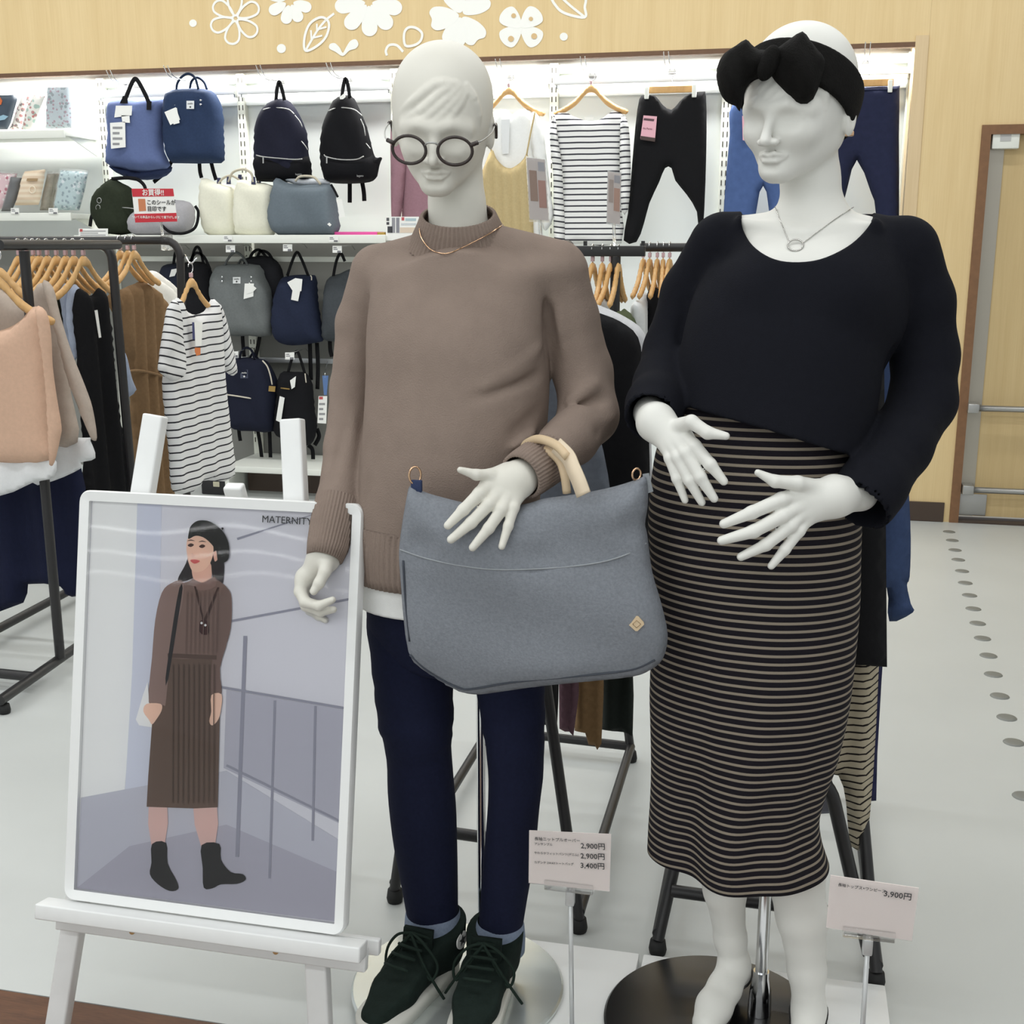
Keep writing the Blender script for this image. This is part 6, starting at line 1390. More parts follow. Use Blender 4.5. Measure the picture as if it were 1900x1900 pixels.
part('garment_body', pillow([(912, 278), (921, 294), (934, 308), (948, 312), (962, 304), (972, 294), (978, 286), (986, 320), (990, 430), (998, 640), (872, 640), (886, 400), (888, 340), (896, 314)], y=YW - .055, thick=.03, R=.04, res=.018, sm=3, fold=lambda a, z: .010 * np.sin(a * 130 + z * 5)), m_cam, cm)
for q in ([(912, 282), (908, 262), (902, 240), (898, 222)], [(977, 288), (983, 255), (989, 225), (993, 207)]): strap(cm, q, YW - .06, m_cam, .008, .003, 'strap')
# striped shirt
hanger('wooden hanger holding the striped long sleeved shirt', at(1097, 136, YW), 0, 'wooden hangers on the wall', True)
m_st = striped('navy_stripe_tee', (240, 240, 238), (62, 62, 70), .0298, .27)
ss = thing('striped_shirt', 'white shirt with navy stripes and long sleeves on the wall', 'shirt', at(1098, 450, YW))
part('garment_body', pillow([(1029, 212), (1049, 208), (1060, 214), (1080, 222), (1100, 225), (1119, 219), (1135, 207), (1151, 209), (1163, 222), (1156, 260), (1152, 320), (1152, 384), (1153, 452), (1070, 452), (1040, 452), (1044, 361), (1042, 315), (1033, 268)], y=YW, thick=.035, R=.05, res=.02, sm=2, fold=lambda a, z: .006 * np.sin(a * 45 + z * 4)), m_st, ss)
part('sleeve', pillow([(1029, 212), (1021, 235), (1020, 260), (1023, 290), (1026, 320), (1027, 350), (1027, 417), (1030, 450), (1048, 450), (1045, 360), (1043, 310), (1036, 262)], y=YW - .035, thick=.03, R=.035, res=.018, sm=2, rotuv=.12, fold=lambda a, z: .008 * np.sin(z * 60 + a * 30)), m_st, ss)
part('sleeve', pillow([(1153, 215), (1164, 225), (1168, 250), (1170, 292), (1170, 338), (1165, 391), (1153, 391), (1150, 320), (1150, 260)], y=YW - .035, thick=.03, R=.035, res=.018, sm=2, rotuv=-.06, fold=lambda a, z: .008 * np.sin(z * 50 + a * 30)), m_st, ss)
part('neck_label', plate([(1084, 217), (1101, 217), (1100, 222), (1085, 222)], YW - .03, .0015), m_paper, ss, smooth=False)
# black leggings
lg = thing('leggings', 'black maternity leggings with pink tag clipped to a wall hanger', 'trousers', at(1240, 449, YW))
part('garment_body', pillow([(1186, 184), (1196, 177), (1216, 178), (1229, 194), (1246, 204), (1262, 187), (1279, 174), (1304, 170), (1310, 178), (1311, 245), (1309, 338), (1304, 430), (1296, 430), (1293, 393), (1274, 361), (1253, 335), (1246, 312), (1234, 312), (1223, 338), (1205, 377), (1195, 414), (1181, 449), (1157, 446), (1165, 396), (1172, 315), (1179, 234)], y=YW, thick=.03, R=.05, res=.022, sm=2, fold=wrinkle(.006, 20, 8, 46)), fabric('black_jersey', (25, 25, 27), noise=.06), lg)
tg = part('pink_tag', plate([(1194, 214), (1219, 216), (1215, 262), (1188, 257)], YW - .045, .002), mat('tag_pink', (232, 178, 190), rough=.5), lg, smooth=False)
part('tag_foot', plate([(1189, 252), (1216, 256), (1215, 263), (1188, 259)], YW - .0462, .001), mat('tag_brown', (70, 54, 50)), tg, smooth=False); part('tag_head', plate([(1195, 219), (1214, 221), (1213, 225), (1194, 223)], YW - .0462, .001), mat('tag_dark', (92, 66, 72)), tg, smooth=False)
text('Fit Pants', .014, Ry(.07) @ MFRONT, at(1193, 240, YW - .0464), mat('tag_ink2', (120, 60, 80)), tg)
c = at(1247, 166, YW - .01); clip_hanger('clip hanger holding the black leggings', c, at(1248, 128, YW), .12, [(at(1201, 175, YW)[0], at(1201, 185, YW)[2], at(1201, 163, YW)[2]), (at(1289, 170, YW)[0], at(1290, 182, YW)[2], at(1290, 158, YW)[2])])
# blue trousers
m_bl = fabric('mid_blue_denim', (80, 102, 150), noise=.08, nscale=30)
jp = thing('blue_jeans', 'mid blue jeans on the wall left of the bow headband', 'trousers', at(1400, 420, YW))
part('garment_body', pillow([(1362, 188), (1460, 188), (1464, 300), (1476, 600), (1438, 600), (1428, 400), (1416, 345), (1402, 400), (1384, 600), (1334, 600), (1342, 400), (1354, 250)], y=YW, thick=.035, R=.05, res=.025, sm=2, fold=wrinkle(.012, 24, 8, 47)), m_bl, jp)
part('pink_tag', plate([(1377, 215), (1384, 215), (1386, 262), (1378, 260)], YW - .05, .002), _M['tag_pink'], jp, smooth=False)
c = at(1411, 178, YW - .01); clip_hanger('clip hanger hidden behind the bow holding the mid blue jeans', c, at(1411, 120, YW), .1, [(at(1370, 175, YW)[0], at(1370, 196, YW)[2], at(1370, 172, YW)[2])])
nj = thing('navy_jeans', 'dark navy jeans on the wall right of the headband mannequin', 'trousers', at(1610, 430, YW))
part('garment_body', pillow([(1556, 165), (1600, 162), (1663, 160), (1669, 168), (1668, 253), (1668, 430), (1662, 600), (1634, 600), (1626, 404), (1616, 357), (1590, 297), (1572, 350), (1552, 440), (1536, 600), (1498, 600), (1520, 380), (1545, 240)], y=YW, thick=.035, R=.05, res=.025, sm=2, fold=wrinkle(.010, 24, 8, 48)), fabric('navy_denim', (40, 44, 68), noise=.08, nscale=40), nj)
part('waistband', tube(cr([at(u, v, YW - .03) for u, v in ((1562, 168), (1610, 167), (1664, 166))], 4), .006, 6), _M['navy_denim'], nj)
c = at(1612, 154, YW - .01); clip_hanger('clip hanger holding the dark navy jeans', c, at(1606, 114, YW), .12, [(at(1651, 160, YW)[0], at(1651, 173, YW)[2], at(1651, 150, YW)[2]), (at(1572, 160, YW)[0], at(1572, 173, YW)[2], at(1572, 150, YW)[2])])

# ================================================================== CLOTHES RACKS
m_rack = mat('black_rack_tube', (34, 33, 34), rough=0.42, spec=0.5, noise=.05)
m_foot = mat('black_rubber', (22, 22, 22), rough=.7)
TR = .0165
def rk(t, name, pts, r=TR, n=0): return part(name, tube(cr(pts, 6) if n else np.array(pts, float), r, 12), m_rack, t, autos=60)
def foot(t, x, y): return part('foot', lathe([(0, 0.0005), (.017, .0005), (.019, .010), (.016, .030), (0, .030)], (x, y), 16), m_foot, t)
def bend(a, b, c, r=.07):
    """polyline a-b-c with a rounded corner at b"""
    a, b, c = (np.asarray(q, float) for q in (a, b, c)); d0 = (a - b) / np.linalg.norm(a - b); d1 = (c - b) / np.linalg.norm(c - b); p0 = b + d0 * r; p1 = b + d1 * r
    arc = [(1 - t) ** 2 * p0 + 2 * t * (1 - t) * b + t * t * p1 for t in np.linspace(0, 1, 8)]; return np.vstack([[a], arc, [c]])
# --- left double rack
YA, YB = 4.0, 4.55
za = at(100, 454, YA)[2]; zb = at(260, 446, YB)[2]
pa = at(206, 455, YA); pa2 = at(245, 900, YA); fa = pa + (pa2 - pa) * ((pa[2] - .05) / (pa[2] - pa2[2]))
ra = thing('clothes_rack', 'black tube clothes rack at left with the long black dress', 'rack', (fa[0] - .8, YA, 0), 'black tube clothes racks')
rk(ra, 'top_rail', [(pa[0] - 2.2, YA, za), (pa[0] - .06, YA, za)])
rk(ra, 'end_post', bend((pa[0] - .062, YA, za), (pa[0], YA, za), fa, .06))
r1a = atz(0, 1300, .05); r1b = atz(150, 1195, .05); rd = (r1b - r1a) / np.linalg.norm(r1b - r1a)
rk(ra, 'base_runner', [r1a, r1a + rd * 1.5]); foot(ra, r1a[0] + rd[0] * .02, r1a[1] + .02)
foot(ra, (r1a + rd * 1.46)[0], (r1a + rd * 1.46)[1])
r2a = atz(0, 1165, .05); r2b = atz(150, 1085, .05); rd2 = (r2b - r2a) / np.linalg.norm(r2b - r2a)
rk(ra, 'base_runner', [r2a - rd2 * .3, r2a + rd2 * 1.2])
for (u0, v0, u1, v1, z) in ((-90, 1240, 62, 1256, .05), (-60, 1048, 175, 1066, .28)):
    rk(ra, 'cross_tube', [atz(u0, v0, z), atz(u1, v1, z)])
pc = at(45, 470, 3.42); zq = za - .055; rk(ra, 'front_arm', [(pc[0], YA - .02, za), (pc[0], 3.30, za)]); rk(ra, 'front_post', [(pc[0], 3.42, za - .018), (pc[0], 3.42, .06)])
rb_ = thing('clothes_rack', 'black tube clothes rack behind it with the striped dress', 'rack', (at(260, 446, YB)[0], YB, 0), 'black tube clothes racks')
pb = at(334, 449, YB); pb2 = at(346, 900, YB); fb = pb + (pb2 - pb) * ((pb[2] - .002) / (pb[2] - pb2[2]))
rk(rb_, 'top_rail', [(pb[0] - 2.0, YB, zb), (pb[0] - .08, YB, zb)]); rk(rb_, 'end_post', bend((pb[0] - .082, YB, zb), (pb[0], YB, zb), fb, .08))
rk(rb_, 'base_runner', [(fb[0], YB - .45, .02), (fb[0], YB + .45, .02)])

# side-on hangers along the rails
ORD = ('first', 'second', 'third', 'fourth', 'fifth', 'sixth')
def row_hangers(us, v, y, z, label, group, rot=PI / 2):
    for k, u in enumerate(us): hanger(label % ORD[k], (at(u, v, y)[0], y, z + TR + .002), rot + random.uniform(-.12, .12), group)
row_hangers((33, 48, 60, 71, 86, 103), 452, YA, za, '%s wooden hanger from the left on the front left rack rail', 'hangers along the left rack rail')
hanger('wooden hanger of the first pale blue shirt on the left rack', (at(120, 452, YA)[0], YA, za + TR + .002), PI / 2, 'hangers along the left rack rail')
hanger('wooden hanger of the second pale blue shirt on the left rack', (at(135, 452, YA)[0], YA, za + TR + .002), PI / 2, 'hangers along the left rack rail')
xbk = at(153, 452, YA)[0]
hanger('wooden hanger of the long black dress on the left rack', (xbk, YA, za + TR + .002), PI / 2, 'hangers along the left rack rail')
xbr = at(222, 449, YB)[0]
hanger('wooden hanger of the brown gathered dress', (xbr, YB, zb + TR + .002), PI / 2, 'hangers along the second left rail')
for k, u in enumerate((236, 248)): hanger('wooden hanger of the %s white shirt behind the brown dress' % ('nearer', 'farther')[k], (at(u, 449, YB)[0] + .0, YB, zb + TR + .002), PI / 2, 'hangers along the second left rail')
def xgar(name, label, cat, x, body, m, thick=.03, R=.05, parts=(), fold=None, sm=3, res=.02):
    P = np.array([atx(u, v, x) for u, v in body]); t = thing(name, label, cat, (x, P[:, 1].mean(), P[:, 2].min()))
    part('garment_body', pillow(body, x=x, thick=thick, R=R, res=res, sm=sm, fold=fold or wrinkle(.01, 30, 4, len(WP))), m, t)
    for (nm, px, dx, mm, kw) in parts: part(nm, pillow(px, x=x + dx, thick=.025, R=.035, res=.014, sm=3, **kw), mm or m, t)
    return t
def ygar(name, label, cat, y, body, m, thick=.03, R=.05, parts=(), fold=None, sm=3, res=.02, rotuv=0.0):
    P = np.array([at(u, v, y) for u, v in body]); t = thing(name, label, cat, (P[:, 0].mean(), y, P[:, 2].min()))
    part('garment_body', pillow(body, y=y, thick=thick, R=R, res=res, sm=sm, fold=fold or wrinkle(.01, 30, 4, len(WP)), rotuv=rotuv), m, t)
    for (nm, px, dy, mm, kw) in parts: part(nm, pillow(px, y=y - dy, thick=kw.pop('thick', .025), R=.035, res=.014, sm=3, **kw), mm or m, t)
    return t
m_blk = fabric('soft_black', (26, 26, 28), noise=.06); m_lbl = fabric('pale_blue_cotton', (178, 190, 212), noise=.04)
bd = xgar('black_dress', 'long black dress with white paper strip on the left rack', 'dress', xbk, [(139, 545), (148, 535), (158, 545), (170, 548), (180, 535), (188, 538), (199, 562), (206, 610), (213, 700), (224, 790), (241, 860), (252, 930), (160, 930), (156, 850), (149, 760), (143, 650), (136, 590)], m_blk, fold=lambda a, z: .014 * np.sin(a * 60 + z * 2))
q = [atx(u, v, xbk + .05) for u, v in ((176, 576), (181, 575), (188, 626), (184, 627))]; part('paper_strip', prism(q, np.array([-.0015, 0, 0])), m_paper, bd, smooth=False)
xl1 = at(120, 452, YA)[0]; xl2 = at(135, 452, YA)[0]
xgar('blue_shirt', 'pale blue shirt, left of the two beside the black dress', 'shirt', xl1, [(110, 534), (120, 526), (128, 530), (134, 560), (138, 640), (130, 660), (118, 600)], m_lbl)
xgar('blue_shirt', 'pale blue shirt touching the black dress with cuff showing behind', 'shirt', xl2, [(125, 540), (136, 528), (144, 532), (147, 560), (144, 650), (136, 665), (124, 600)], m_lbl, parts=[('sleeve', [(222, 648), (231, 662), (240, 700), (249, 722), (246, 731), (234, 738), (225, 720)], -.02, None, {})])
xgar('olive_shirt', 'dark olive shirt squeezed between the greige sweater and blue shirts', 'shirt', at(103, 452, YA)[0], [(84, 545), (100, 522), (112, 524), (120, 545), (122, 640), (90, 640)], fabric('dark_olive', (62, 64, 56)))
m_bd = fabric('brown_crepe', (132, 106, 78), noise=.06)
brd = xgar('brown_dress', 'brown gathered dress with elastic waist on the second left rack', 'dress', xbr, [(198, 552), (222, 538), (250, 526), (264, 522), (288, 536), (304, 558), (311, 600), (302, 690), (307, 702), (309, 760), (314, 860), (318, 930), (246, 930), (243, 800), (240, 700), (226, 640), (212, 590)], m_bd, fold=lambda a, z: .016 * np.sin(a * 75 + np.sin(z * 3)))
part('waist_seam', tube(cr([atx(u, v, xbr + .04) for u, v in ((236, 690), (255, 688), (280, 692), (306, 700))], 5), .007, 8), m_bd, brd)
for k, (dx, sh) in enumerate(((-.05, 0), (-.10, 10))):
    xgar('white_shirt', ('white shirt directly behind the brown dress', 'white shirt farthest behind the brown dress')[k], 'shirt', xbr + dx, [(254 + sh, 528 - sh), (272 + sh, 512 - sh), (296 + sh, 520 - sh * .5), (322 + sh, 540), (330 + sh * .5, 566), (318, 600), (290, 640), (262, 600)], fabric('warm_white_cotton', (228, 226, 220), noise=.03))
xsd = atx(352, 500, -1)[0]; xsd = pb[0] + .10
hk = atx(353, 488, xsd); hanger('wooden hanger of the striped tee dress at the rack end', hk, PI / 2, 'hangers along the second left rail')
part('end_hook', tube(cr([(pb[0] + .012, YB, hk[2] + .02), (pb[0] + .05, (YB + hk[1]) / 2, hk[2] + .03), (xsd, hk[1], hk[2] - .002), (xsd + .03, hk[1], hk[2] + .02)], 5), .003, 8), m_chrome, rb_)
m_st2 = striped('black_stripe_jersey', (226, 226, 226), (40, 40, 46), .0305, .2)
sd = xgar('striped_dress', 'white tee dress with thin black stripes at the rack end', 'dress', xsd, [(322, 558), (331, 553), (338, 568), (350, 580), (363, 584), (378, 578), (388, 564), (392, 554), (402, 560), (410, 600), (412, 683), (418, 749), (426, 815), (431, 886), (400, 892), (376, 892), (358, 912), (321, 912), (316, 854), (308, 775), (303, 709), (309, 640), (313, 590)], m_st2, thick=.035, fold=lambda a, z: .006 * np.sin(a * 45 + z * 3), sm=2,
          parts=[('sleeve', [(326, 557), (312, 570), (304, 610), (297, 660), (294, 686), (305, 698), (321, 707), (336, 696), (340, 650), (334, 600)], .03, None, dict(rotuv=.25, fold=wrinkle(.01, 30, 30, 5))), ('sleeve', [(402, 560), (414, 588), (426, 638), (436, 688), (430, 697), (414, 682), (409, 640), (404, 600)], .01, None, dict(rotuv=-.6))])
q = [atx(u, v, xsd + .06) for u, v in ((361, 598), (376, 598), (374, 642), (363, 642))]; tg = part('hang_tag', prism(q, np.array([-.0015, 0, 0])), m_paper, sd, smooth=False)
q = [atx(u, v, xsd + .061) for u, v in ((362, 645), (372, 645), (372, 658), (365, 660), (362, 652))]; part('orange_tag', prism(q, np.array([-.0015, 0, 0])), mat('tag_orange', (216, 122, 62)), sd, smooth=False)
q = [atx(u, v, xsd + .058) for u, v in ((357, 598), (361, 598), (362, 630), (358, 630))]; part('blue_tag', prism(q, np.array([-.0015, 0, 0])), mat('tag_navy', (56, 60, 110)), sd, smooth=False)

# sweaters on the front arm
YPch, YGr = 3.36, 3.52
m_pch = fabric('peach_knit', (214, 178, 154), noise=.04); m_grg = fabric('greige_knit', (184, 170, 158), noise=.04); m_wht = fabric('white_voile', (232, 233, 234), noise=.02)
tp = hanger('wooden hanger of the peach sweater in front', (at(-14, 470, YPch)[0], YPch, zq + TR + .002), 0, 'hangers on the front arm of the left rack')
xo = at(-14, 470, YPch)[0]; part('extension_hook', tube(cr([(xo + .022, YPch + .003, za + TR - .03), (xo + .020, YPch + .003, za + TR + .004), (xo, YPch + .003, za + TR + .018), (xo - .018, YPch + .003, za + TR), (xo - .012, YPch + .003, zq + TR + .02), (xo, YPch + .003, zq + TR - .004), (xo + .012, YPch + .003, zq + TR + .012)], 4), .0019, 8), m_chrome, tp)
hanger('wooden hanger of the greige sweater in front', (at(52, 470, YGr)[0] - .12, YGr, za + TR - .03), 0, 'hangers on the front arm of the left rack')
pcx = [(-92, 586), (-78, 572), (-60, 580), (-38, 602), (-10, 614), (18, 607), (42, 591), (58, 570), (84, 578), (84, 640), (87, 720), (92, 800), (95, 853), (-10, 858), (-115, 853), (-112, 720), (-105, 640)]
ygar('peach_sweater', 'peach boat neck sweater with white underlayer at the left edge', 'sweater', YPch, pcx, m_pch, thick=.04, R=.07, fold=lambda a, z: .010 * np.sin(a * 26 + z * 2),
     parts=[('sleeve', [(66, 571), (86, 578), (95, 620), (98, 680), (106, 740), (114, 790), (112, 812), (101, 858), (92, 858), (88, 790), (82, 700), (74, 630)], .052, None, dict(fold=wrinkle(.004, 14, 12, 51))), ('white_underlayer', [(-110, 846), (0, 850), (95, 846), (101, 884), (60, 896), (0, 920), (-110, 925)], -.012, m_wht, dict(thick=.012, fold=lambda a, z: .008 * np.sin(a * 60)))])
ygar('greige_sweater', 'greige knit sweater with white hem behind the peach one', 'sweater', YGr, [(-30, 560), (0, 535), (25, 548), (45, 552), (62, 540), (72, 526), (96, 530), (106, 570), (120, 650), (132, 730), (144, 821), (60, 830), (-30, 830)], m_grg, thick=.035, R=.06, fold=lambda a, z: .010 * np.sin(a * 30),
     parts=[('sleeve', [(78, 526), (98, 532), (112, 585), (132, 650), (158, 716), (172, 758), (180, 812), (172, 817), (165, 806), (146, 760), (124, 700), (104, 620)], .045, None, dict(fold=wrinkle(.004, 14, 12, 52))), ('white_underlayer', [(60, 822), (160, 812), (168, 818), (177, 850), (150, 858), (152, 868), (100, 892), (60, 895)], -.01, m_wht, dict(thick=.012, fold=lambda a, z: .008 * np.sin(a * 60)))])
ygar('navy_skirt', 'navy skirt hanging low behind the peach sweater hem', 'skirt', 3.62, [(-60, 860), (60, 860), (150, 862), (157, 960), (153, 1060), (146, 1106), (120, 1102), (112, 1088), (52, 1084), (44, 1118), (-60, 1122)], fabric('navy_twill', (28, 32, 54), noise=.06), thick=.04, fold=lambda a, z: .014 * np.sin(a * 40 + 1), sm=2)

# red sale sign clipped on the rail
YSg = 4.50
sg = thing('sale_sign', 'red and white sale sign clipped to the black rail', 'sign', at(297, 452, YSg)); quad = [(244, 350), (321, 350), (329, 411), (251, 413)]
cd = part('card', plate(quad, YSg, .002), m_paper, sg, smooth=False); m_red = mat('sign_red', (200, 44, 58), rough=.5)
part('red_band', plate([(244, 350), (321, 350), (323, 364), (246, 365)], YSg - .0012, .001), m_red, cd, smooth=False); part('red_band', plate([(249, 397), (327, 395), (329, 411), (251, 413)], YSg - .0012, .001), m_red, cd, smooth=False)
part('orange_sticker', plate([(256, 369), (269, 369), (271, 391), (258, 392)], YSg - .0012, .001), mat('sticker_orange', (206, 130, 90)), cd, smooth=False)
def sgt(s, u, v, u2, size, m, al='LEFT', bold=.0004):
    p = at(u, v, YSg - .0022); text(s, size, Ry(.012) @ MFRONT, p, m, cd, align=al, bold=bold)
sgt('お買得!!', 284, 362, 0, .028, m_paper, 'CENTER'); sgt('このシールが', 272, 379, 0, .0215, m_ink); sgt('目印です', 273, 391, 0, .0215, m_ink); sgt('ついてる商品からレジにて値下げします', 289, 405, 0, .0118, m_paper, 'CENTER', .0001)
p0 = at(297, 412, YSg + .004); part('clear_rod', tube([(p0[0], YSg + .006, p0[2] + .02), (p0[0], YSg + .02, zb + .02)], .006, 8), m_clear, sg); part('rail_clip', bx(p0[0] - .016, p0[0] + .016, YB - .024, YB + .024, zb - .04, zb + .024, .004), m_clear, sg)

# --- middle racks, rails running away from the viewer
def aframe(label, lf, rf, apex, yb, zrail, crosses, lean=.0):
    lf = np.array(lf); rf = np.array(rf); t = thing('clothes_rack', label, 'rack', ((lf[0] + rf[0]) / 2, (lf[1] + yb) / 2, 0), 'black tube clothes racks')
    ap = np.array(apex); dy = yb - lf[1]
    for s_ in (0, 1):
        off = np.array([0, dy * s_, 0]); a = np.array([ap[0], ap[1], zrail]) + off
        a = a + np.array([0, lean * (1 - s_), 0])
        rk(t, 'leg', [lf + off + np.array([0, 0, .03]), a], .0125); rk(t, 'leg', [rf + off + np.array([0, 0, .03]), a], .0125)
        for q in (lf, rf): foot(t, (q + off)[0], (q + off)[1])
    rk(t, 'top_rail', [np.array([ap[0], ap[1] - .05, zrail]), np.array([ap[0], ap[1] + dy + .05, zrail])])
    for q in (lf, rf): rk(t, 'base_runner', [q + np.array([0, 0, .045]), q + np.array([0, dy, .045])], .0125)
    for (p, q) in crosses: rk(t, 'cross_tube', [p, q], .013)
    return t
lf = atz(733, 1672, 0); rf = atz(1074, 1727, 0); ap = at(905, 470, 2.34)
lerp = lambda a, b, t: np.asarray(a) + (np.asarray(b) - np.asarray(a)) * t
ybC = 3.18; apC = np.array([ap[0], 2.31, 1.44])
aframe('black A-frame rack standing right behind the sweater mannequin', lf, rf, (apC[0], apC[1]), ybC, 1.44,
       [(lerp(lf, apC, .13), lerp(rf, apC, .13)), (lf + np.array([0, ybC - lf[1], .045]), rf + np.array([0, ybC - lf[1], .045])), (lerp(lf, apC, .30) + np.array([0, ybC - lf[1], 0]), lerp(rf, apC, .30) + np.array([0, ybC - lf[1], 0]))])
lf2 = atz(1220, 1768, 0); rf2 = atz(1624, 1828, 0); ap2 = at(1520, 470, 2.3); apD = np.array([ap2[0], 2.28, 1.44])
tD = aframe('black A-frame rack standing right behind the skirt mannequin', lf2, rf2, (apD[0], apD[1]), 3.05, 1.44, [(lerp(lf2, apD, .10), lerp(rf2, apD, .10)), (lerp(lf2, apD, .10) + np.array([0, .83, 0]), lerp(rf2, apD, .10) + np.array([0, .83, 0]))], lean=.55)
b0 = rf2 + np.array([-.01, .06, .03]); b1 = at(1536, 1438, b0[1]); rk(tD, 'inner_loop', bend(b0, b1, b1 + np.array([-.14, .0, .01]), .06), .014)

ygar('grey_dress', 'blue grey jersey dress seen between the brown sleeve and torso', 'dress', 2.50, [(985, 560), (1030, 560), (1062, 640), (1100, 760), (1128, 880), (1140, 1000), (1140, 1120), (980, 1120), (970, 800)], fabric('blue_grey_jersey', (104, 110, 120), noise=.08))
ygar('trimmed_cardigan', 'pale grey cardigan edge showing behind the black jacket', 'cardigan', 2.86, [(1050, 552), (1096, 562), (1116, 568), (1160, 588), (1196, 618), (1206, 680), (1208, 800), (1200, 1180), (1060, 1180), (1046, 800)], fabric('pale_grey_knit', (206, 206, 208), noise=.05))
ygar('black_jacket', 'long black jacket on the rack between the two mannequins', 'jacket', 2.74, [(1050, 568), (1090, 570), (1110, 580), (1150, 596), (1184, 626), (1194, 690), (1204, 800), (1206, 1000), (1196, 1190), (1110, 1195), (1044, 1195), (1036, 800)], m_blk)
for (nm, lb, y, px, c) in (('black_dress', 'black dress hem hanging lowest left below the grey tote', 2.62, [(985, 600), (1030, 600), (1040, 1120), (1036, 1300), (1034, 1342), (1020, 1346), (1002, 1344), (990, 1290)], (30, 30, 31)),
                           ('mauve_dress', 'mauve dress hem below the grey tote', 2.68, [(1030, 620), (1066, 620), (1076, 1120), (1074, 1290), (1064, 1366), (1056, 1358), (1048, 1358), (1038, 1352)], (96, 72, 80)),
                           ('tan_dress', 'tan dress with pointed hem below the grey tote', 2.74, [(1062, 640), (1112, 640), (1122, 1120), (1120, 1290), (1116, 1380), (1108, 1392), (1104, 1384), (1092, 1382), (1086, 1360), (1066, 1356)], (124, 98, 68)),
                           ('dark_coat', 'very dark green coat hem beside the striped skirt', 2.84, [(1104, 640), (1160, 640), (1170, 1120), (1176, 1290), (1174, 1366), (1166, 1360), (1116, 1354)], (32, 37, 34))):
    ygar(nm, lb, 'coat' if 'coat' in nm else 'dress', y, px, fabric('hem_%02x%02x%02x' % c, c, noise=.08), thick=.025, R=.03, fold=lambda a, z: .012 * np.sin(a * 110), res=.014, sm=1)
ygar('black_dress', 'long black dress behind the right mannequin sleeve', 'dress', 2.30, [(1505, 500), (1540, 490), (1580, 500), (1625, 530), (1640, 620), (1642, 820), (1644, 1000), (1646, 1238), (1590, 1234), (1470, 1234), (1468, 700), (1476, 540)], m_blk, sm=1)
ygar('denim_blouse', 'blue denim blouse with gathered cuff beside the long black dress', 'blouse', 2.48, [(1560, 500), (1610, 500), (1650, 540), (1668, 640), (1680, 780), (1686, 900), (1690, 1000), (1688, 1070), (1683, 1086), (1690, 1120), (1694, 1136), (1650, 1153), (1645, 1090), (1600, 1080)], fabric('denim_blue', (60, 76, 110), noise=.08), fold=lambda a, z: .012 * np.sin(a * 90))
ygar('striped_long_skirt', 'cream long skirt with thin black stripes low behind the mannequin', 'skirt', 2.33, [(1500, 800), (1625, 800), (1634, 1000), (1634, 1150), (1630, 1250), (1620, 1440), (1606, 1562), (1578, 1570), (1570, 1490), (1556, 1440), (1520, 1432), (1490, 1400)], striped('cream_stripe', (186, 176, 154), (34, 30, 30), .0150, .24), rotuv=-.30, fold=lambda a, z: .018 * np.sin(a * 60 + z * 3), sm=2)
ygar('navy_trousers', 'narrow navy trouser edge behind the cream striped skirt', 'trousers', 2.39, [(1596, 1200), (1640, 1200), (1636, 1260), (1628, 1400), (1626, 1486), (1600, 1488)], fabric('deep_navy', (40, 42, 74)), sm=1)
t = ygar('grey_tee', 'grey tee hem low between skirt and black rack tube', 'tee', 2.37, [(1480, 1430), (1540, 1440), (1548, 1500), (1530, 1510), (1500, 1508), (1480, 1500)], fabric('tee_grey', (118, 118, 128)))

# --- T-racks with edge-on hangers behind
YE, YF = 4.25, 4.7
ze = at(1140, 466, YE)[2]; zf_ = at(1225, 459, YF)[2]
e0 = at(1040, 466, YE)[0]; e1 = at(1197, 466, YE)[0]; ep_ = at(1142, 500, YE)[0]
re_ = thing('clothes_rack', 'black T-shaped rack with square end between the mannequins', 'rack', (ep_, YE, 0), 'black tube clothes racks')
part('top_rail', bx(e0, e1, YE - .018, YE + .018, ze - .018, ze + .018, .003), m_rack, re_); rk(re_, 'post', [(ep_, YE, ze - .0185), (ep_, YE, .03)], .018); part('base_plate', bx(ep_ - .25, ep_ + .25, YE - .22, YE + .22, .001, .029, .004), m_rack, re_)
for u in (1086, 1193): x = at(u, 460, YE)[0]; part('end_pin', bx(x - .006, x + .006, YE - .006, YE + .006, ze + .0185, ze + .035), m_rack, re_, smooth=False)
f0 = at(1188, 459, YF)[0]; f1 = at(1300, 459, YF)[0]
rf_ = thing('clothes_rack', 'black rail rack behind with five edge-on hangers', 'rack', ((f0 + f1) / 2, YF, 0), 'black tube clothes racks')
rk(rf_, 'top_rail', [(f0, YF, zf_), (f1, YF, zf_)]); rk(rf_, 'post', bend((f1 - .001, YF, zf_), (f1 + .06, YF, zf_), (f1 + .06, YF, .02), .05))
for u in (1186,): pass
for k, u in enumerate((1100, 1118, 1134, 1148)): hanger('%s wooden hanger from the left on the T-rack' % ORD[k], (at(u, 466, YE)[0], YE, ze + .0205), PI / 2 + random.uniform(-.1, .1), 'hangers on the T-rack')
for k, u in enumerate((1194, 1206, 1220, 1231, 1243)): hanger('%s wooden hanger from the left on the rail behind the T-rack' % ORD[k], (at(u, 459, YF)[0], YF, zf_ + TR + .002), PI / 2 + random.uniform(-.1, .1), 'hangers on the rail behind the T-rack')
xgar('olive_blouse', 'small olive green blouse shoulder on the T-rack', 'blouse', at(1148, 466, YE)[0] + .01, [(1143, 592), (1152, 577), (1160, 573), (1168, 586), (1174, 588), (1180, 572), (1186, 596), (1190, 660), (1190, 720), (1146, 720)], fabric('olive_cotton', (86, 96, 70), noise=.05))
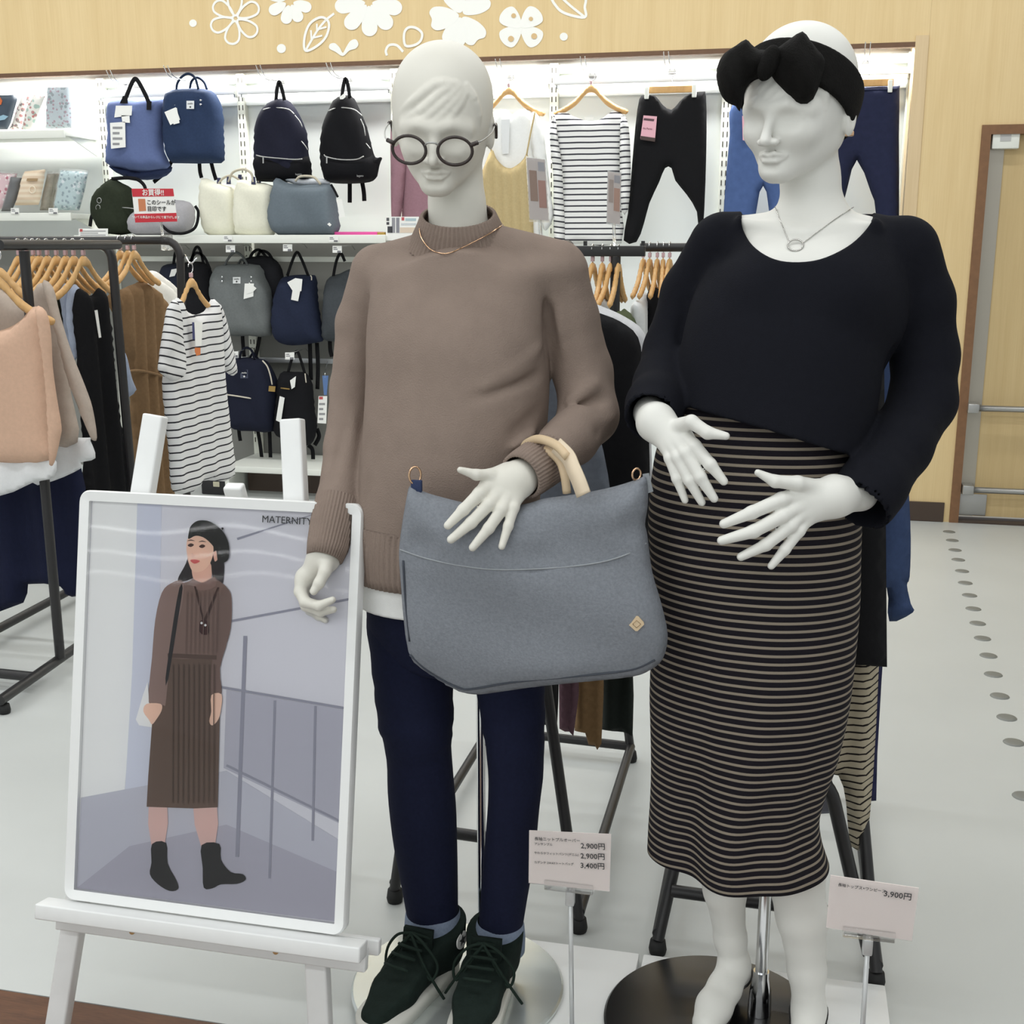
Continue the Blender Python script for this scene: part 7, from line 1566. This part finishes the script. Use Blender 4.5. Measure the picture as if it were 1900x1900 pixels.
xgar('white_blouse', 'white blouse right of the olive one on the T-rack', 'blouse', at(1165, 466, YE)[0], [(1176, 566), (1186, 556), (1195, 541), (1207, 566), (1218, 600), (1214, 660), (1204, 692), (1190, 700), (1180, 640)], fabric('white_crepe', (224, 226, 226), noise=.03))
xgar('white_blouse', 'white collar peeking out beside the brown sleeve on the T-rack', 'blouse', at(1104, 466, YE)[0], [(1100, 562), (1108, 553), (1118, 548), (1124, 560), (1122, 640), (1100, 640)], _M['white_crepe'])
ygar('black_shirt', 'black shirt under the edge-on hangers behind the T-rack', 'shirt', YF, [(1200, 548), (1226, 538), (1262, 540), (1275, 600), (1275, 760), (1196, 760)], m_blk)
# leaflet holders on the racks
def leaflet(label, quad, y, zr, cols):
    c = np.mean([at(u, v, y) for u, v in quad], 0); t = thing('leaflet_holder', label, 'leaflet', (c[0], y, at(*quad[2], y)[2]), 'leaflets in clear holders on the racks')
    cd = part('leaflet', plate(quad, y, .0015), mat('leaflet_grey', (196, 186, 182), rough=.5), t, smooth=False)
    Q = np.array(quad, float); f = lambda a, b: tuple((Q[0] * (1 - a) + Q[1] * a) * (1 - b) + (Q[3] * (1 - a) + Q[2] * a) * b)
    for (a0, b0, a1, b1, col) in cols: part('printed_patch', plate([f(a0, b0), f(a1, b0), f(a1, b1), f(a0, b1)], y - .001, .0008), mat('lf_%02x%02x%02x' % col, col), cd, smooth=False)
    part('clear_sleeve', plate([f(-.04, -.02), f(1.04, -.02), f(1.04, 1.04), f(-.04, 1.04)], y - .004, .001), m_clear, t, smooth=False)
    part('clear_rod', tube([(at(*f(.5, 1.0), y)[0], y + .004, at(*f(.5, 1), y)[2] + .02), (at(*f(.5, 1.0), y)[0], YE - .01, zr + .019)], .006, 8), m_clear, t)
leaflet('leaflet in clear holder in front of the beige camisole', [(977, 292), (1011, 296), (1018, 409), (983, 407)], 4.2, ze, [(.1, .2, .5, .7, (150, 124, 110)), (.55, .35, .95, .8, (170, 130, 118)), (.6, .05, .95, .2, (160, 158, 164))])
leaflet('leaflet in clear holder in front of the striped shirt', [(1128, 318), (1152, 322), (1150, 417), (1126, 412)], 4.2, ze, [(.1, .15, .45, .6, (166, 150, 142)), (.5, .3, .95, .75, (176, 140, 124)), (.5, .05, .95, .2, (160, 158, 164))])
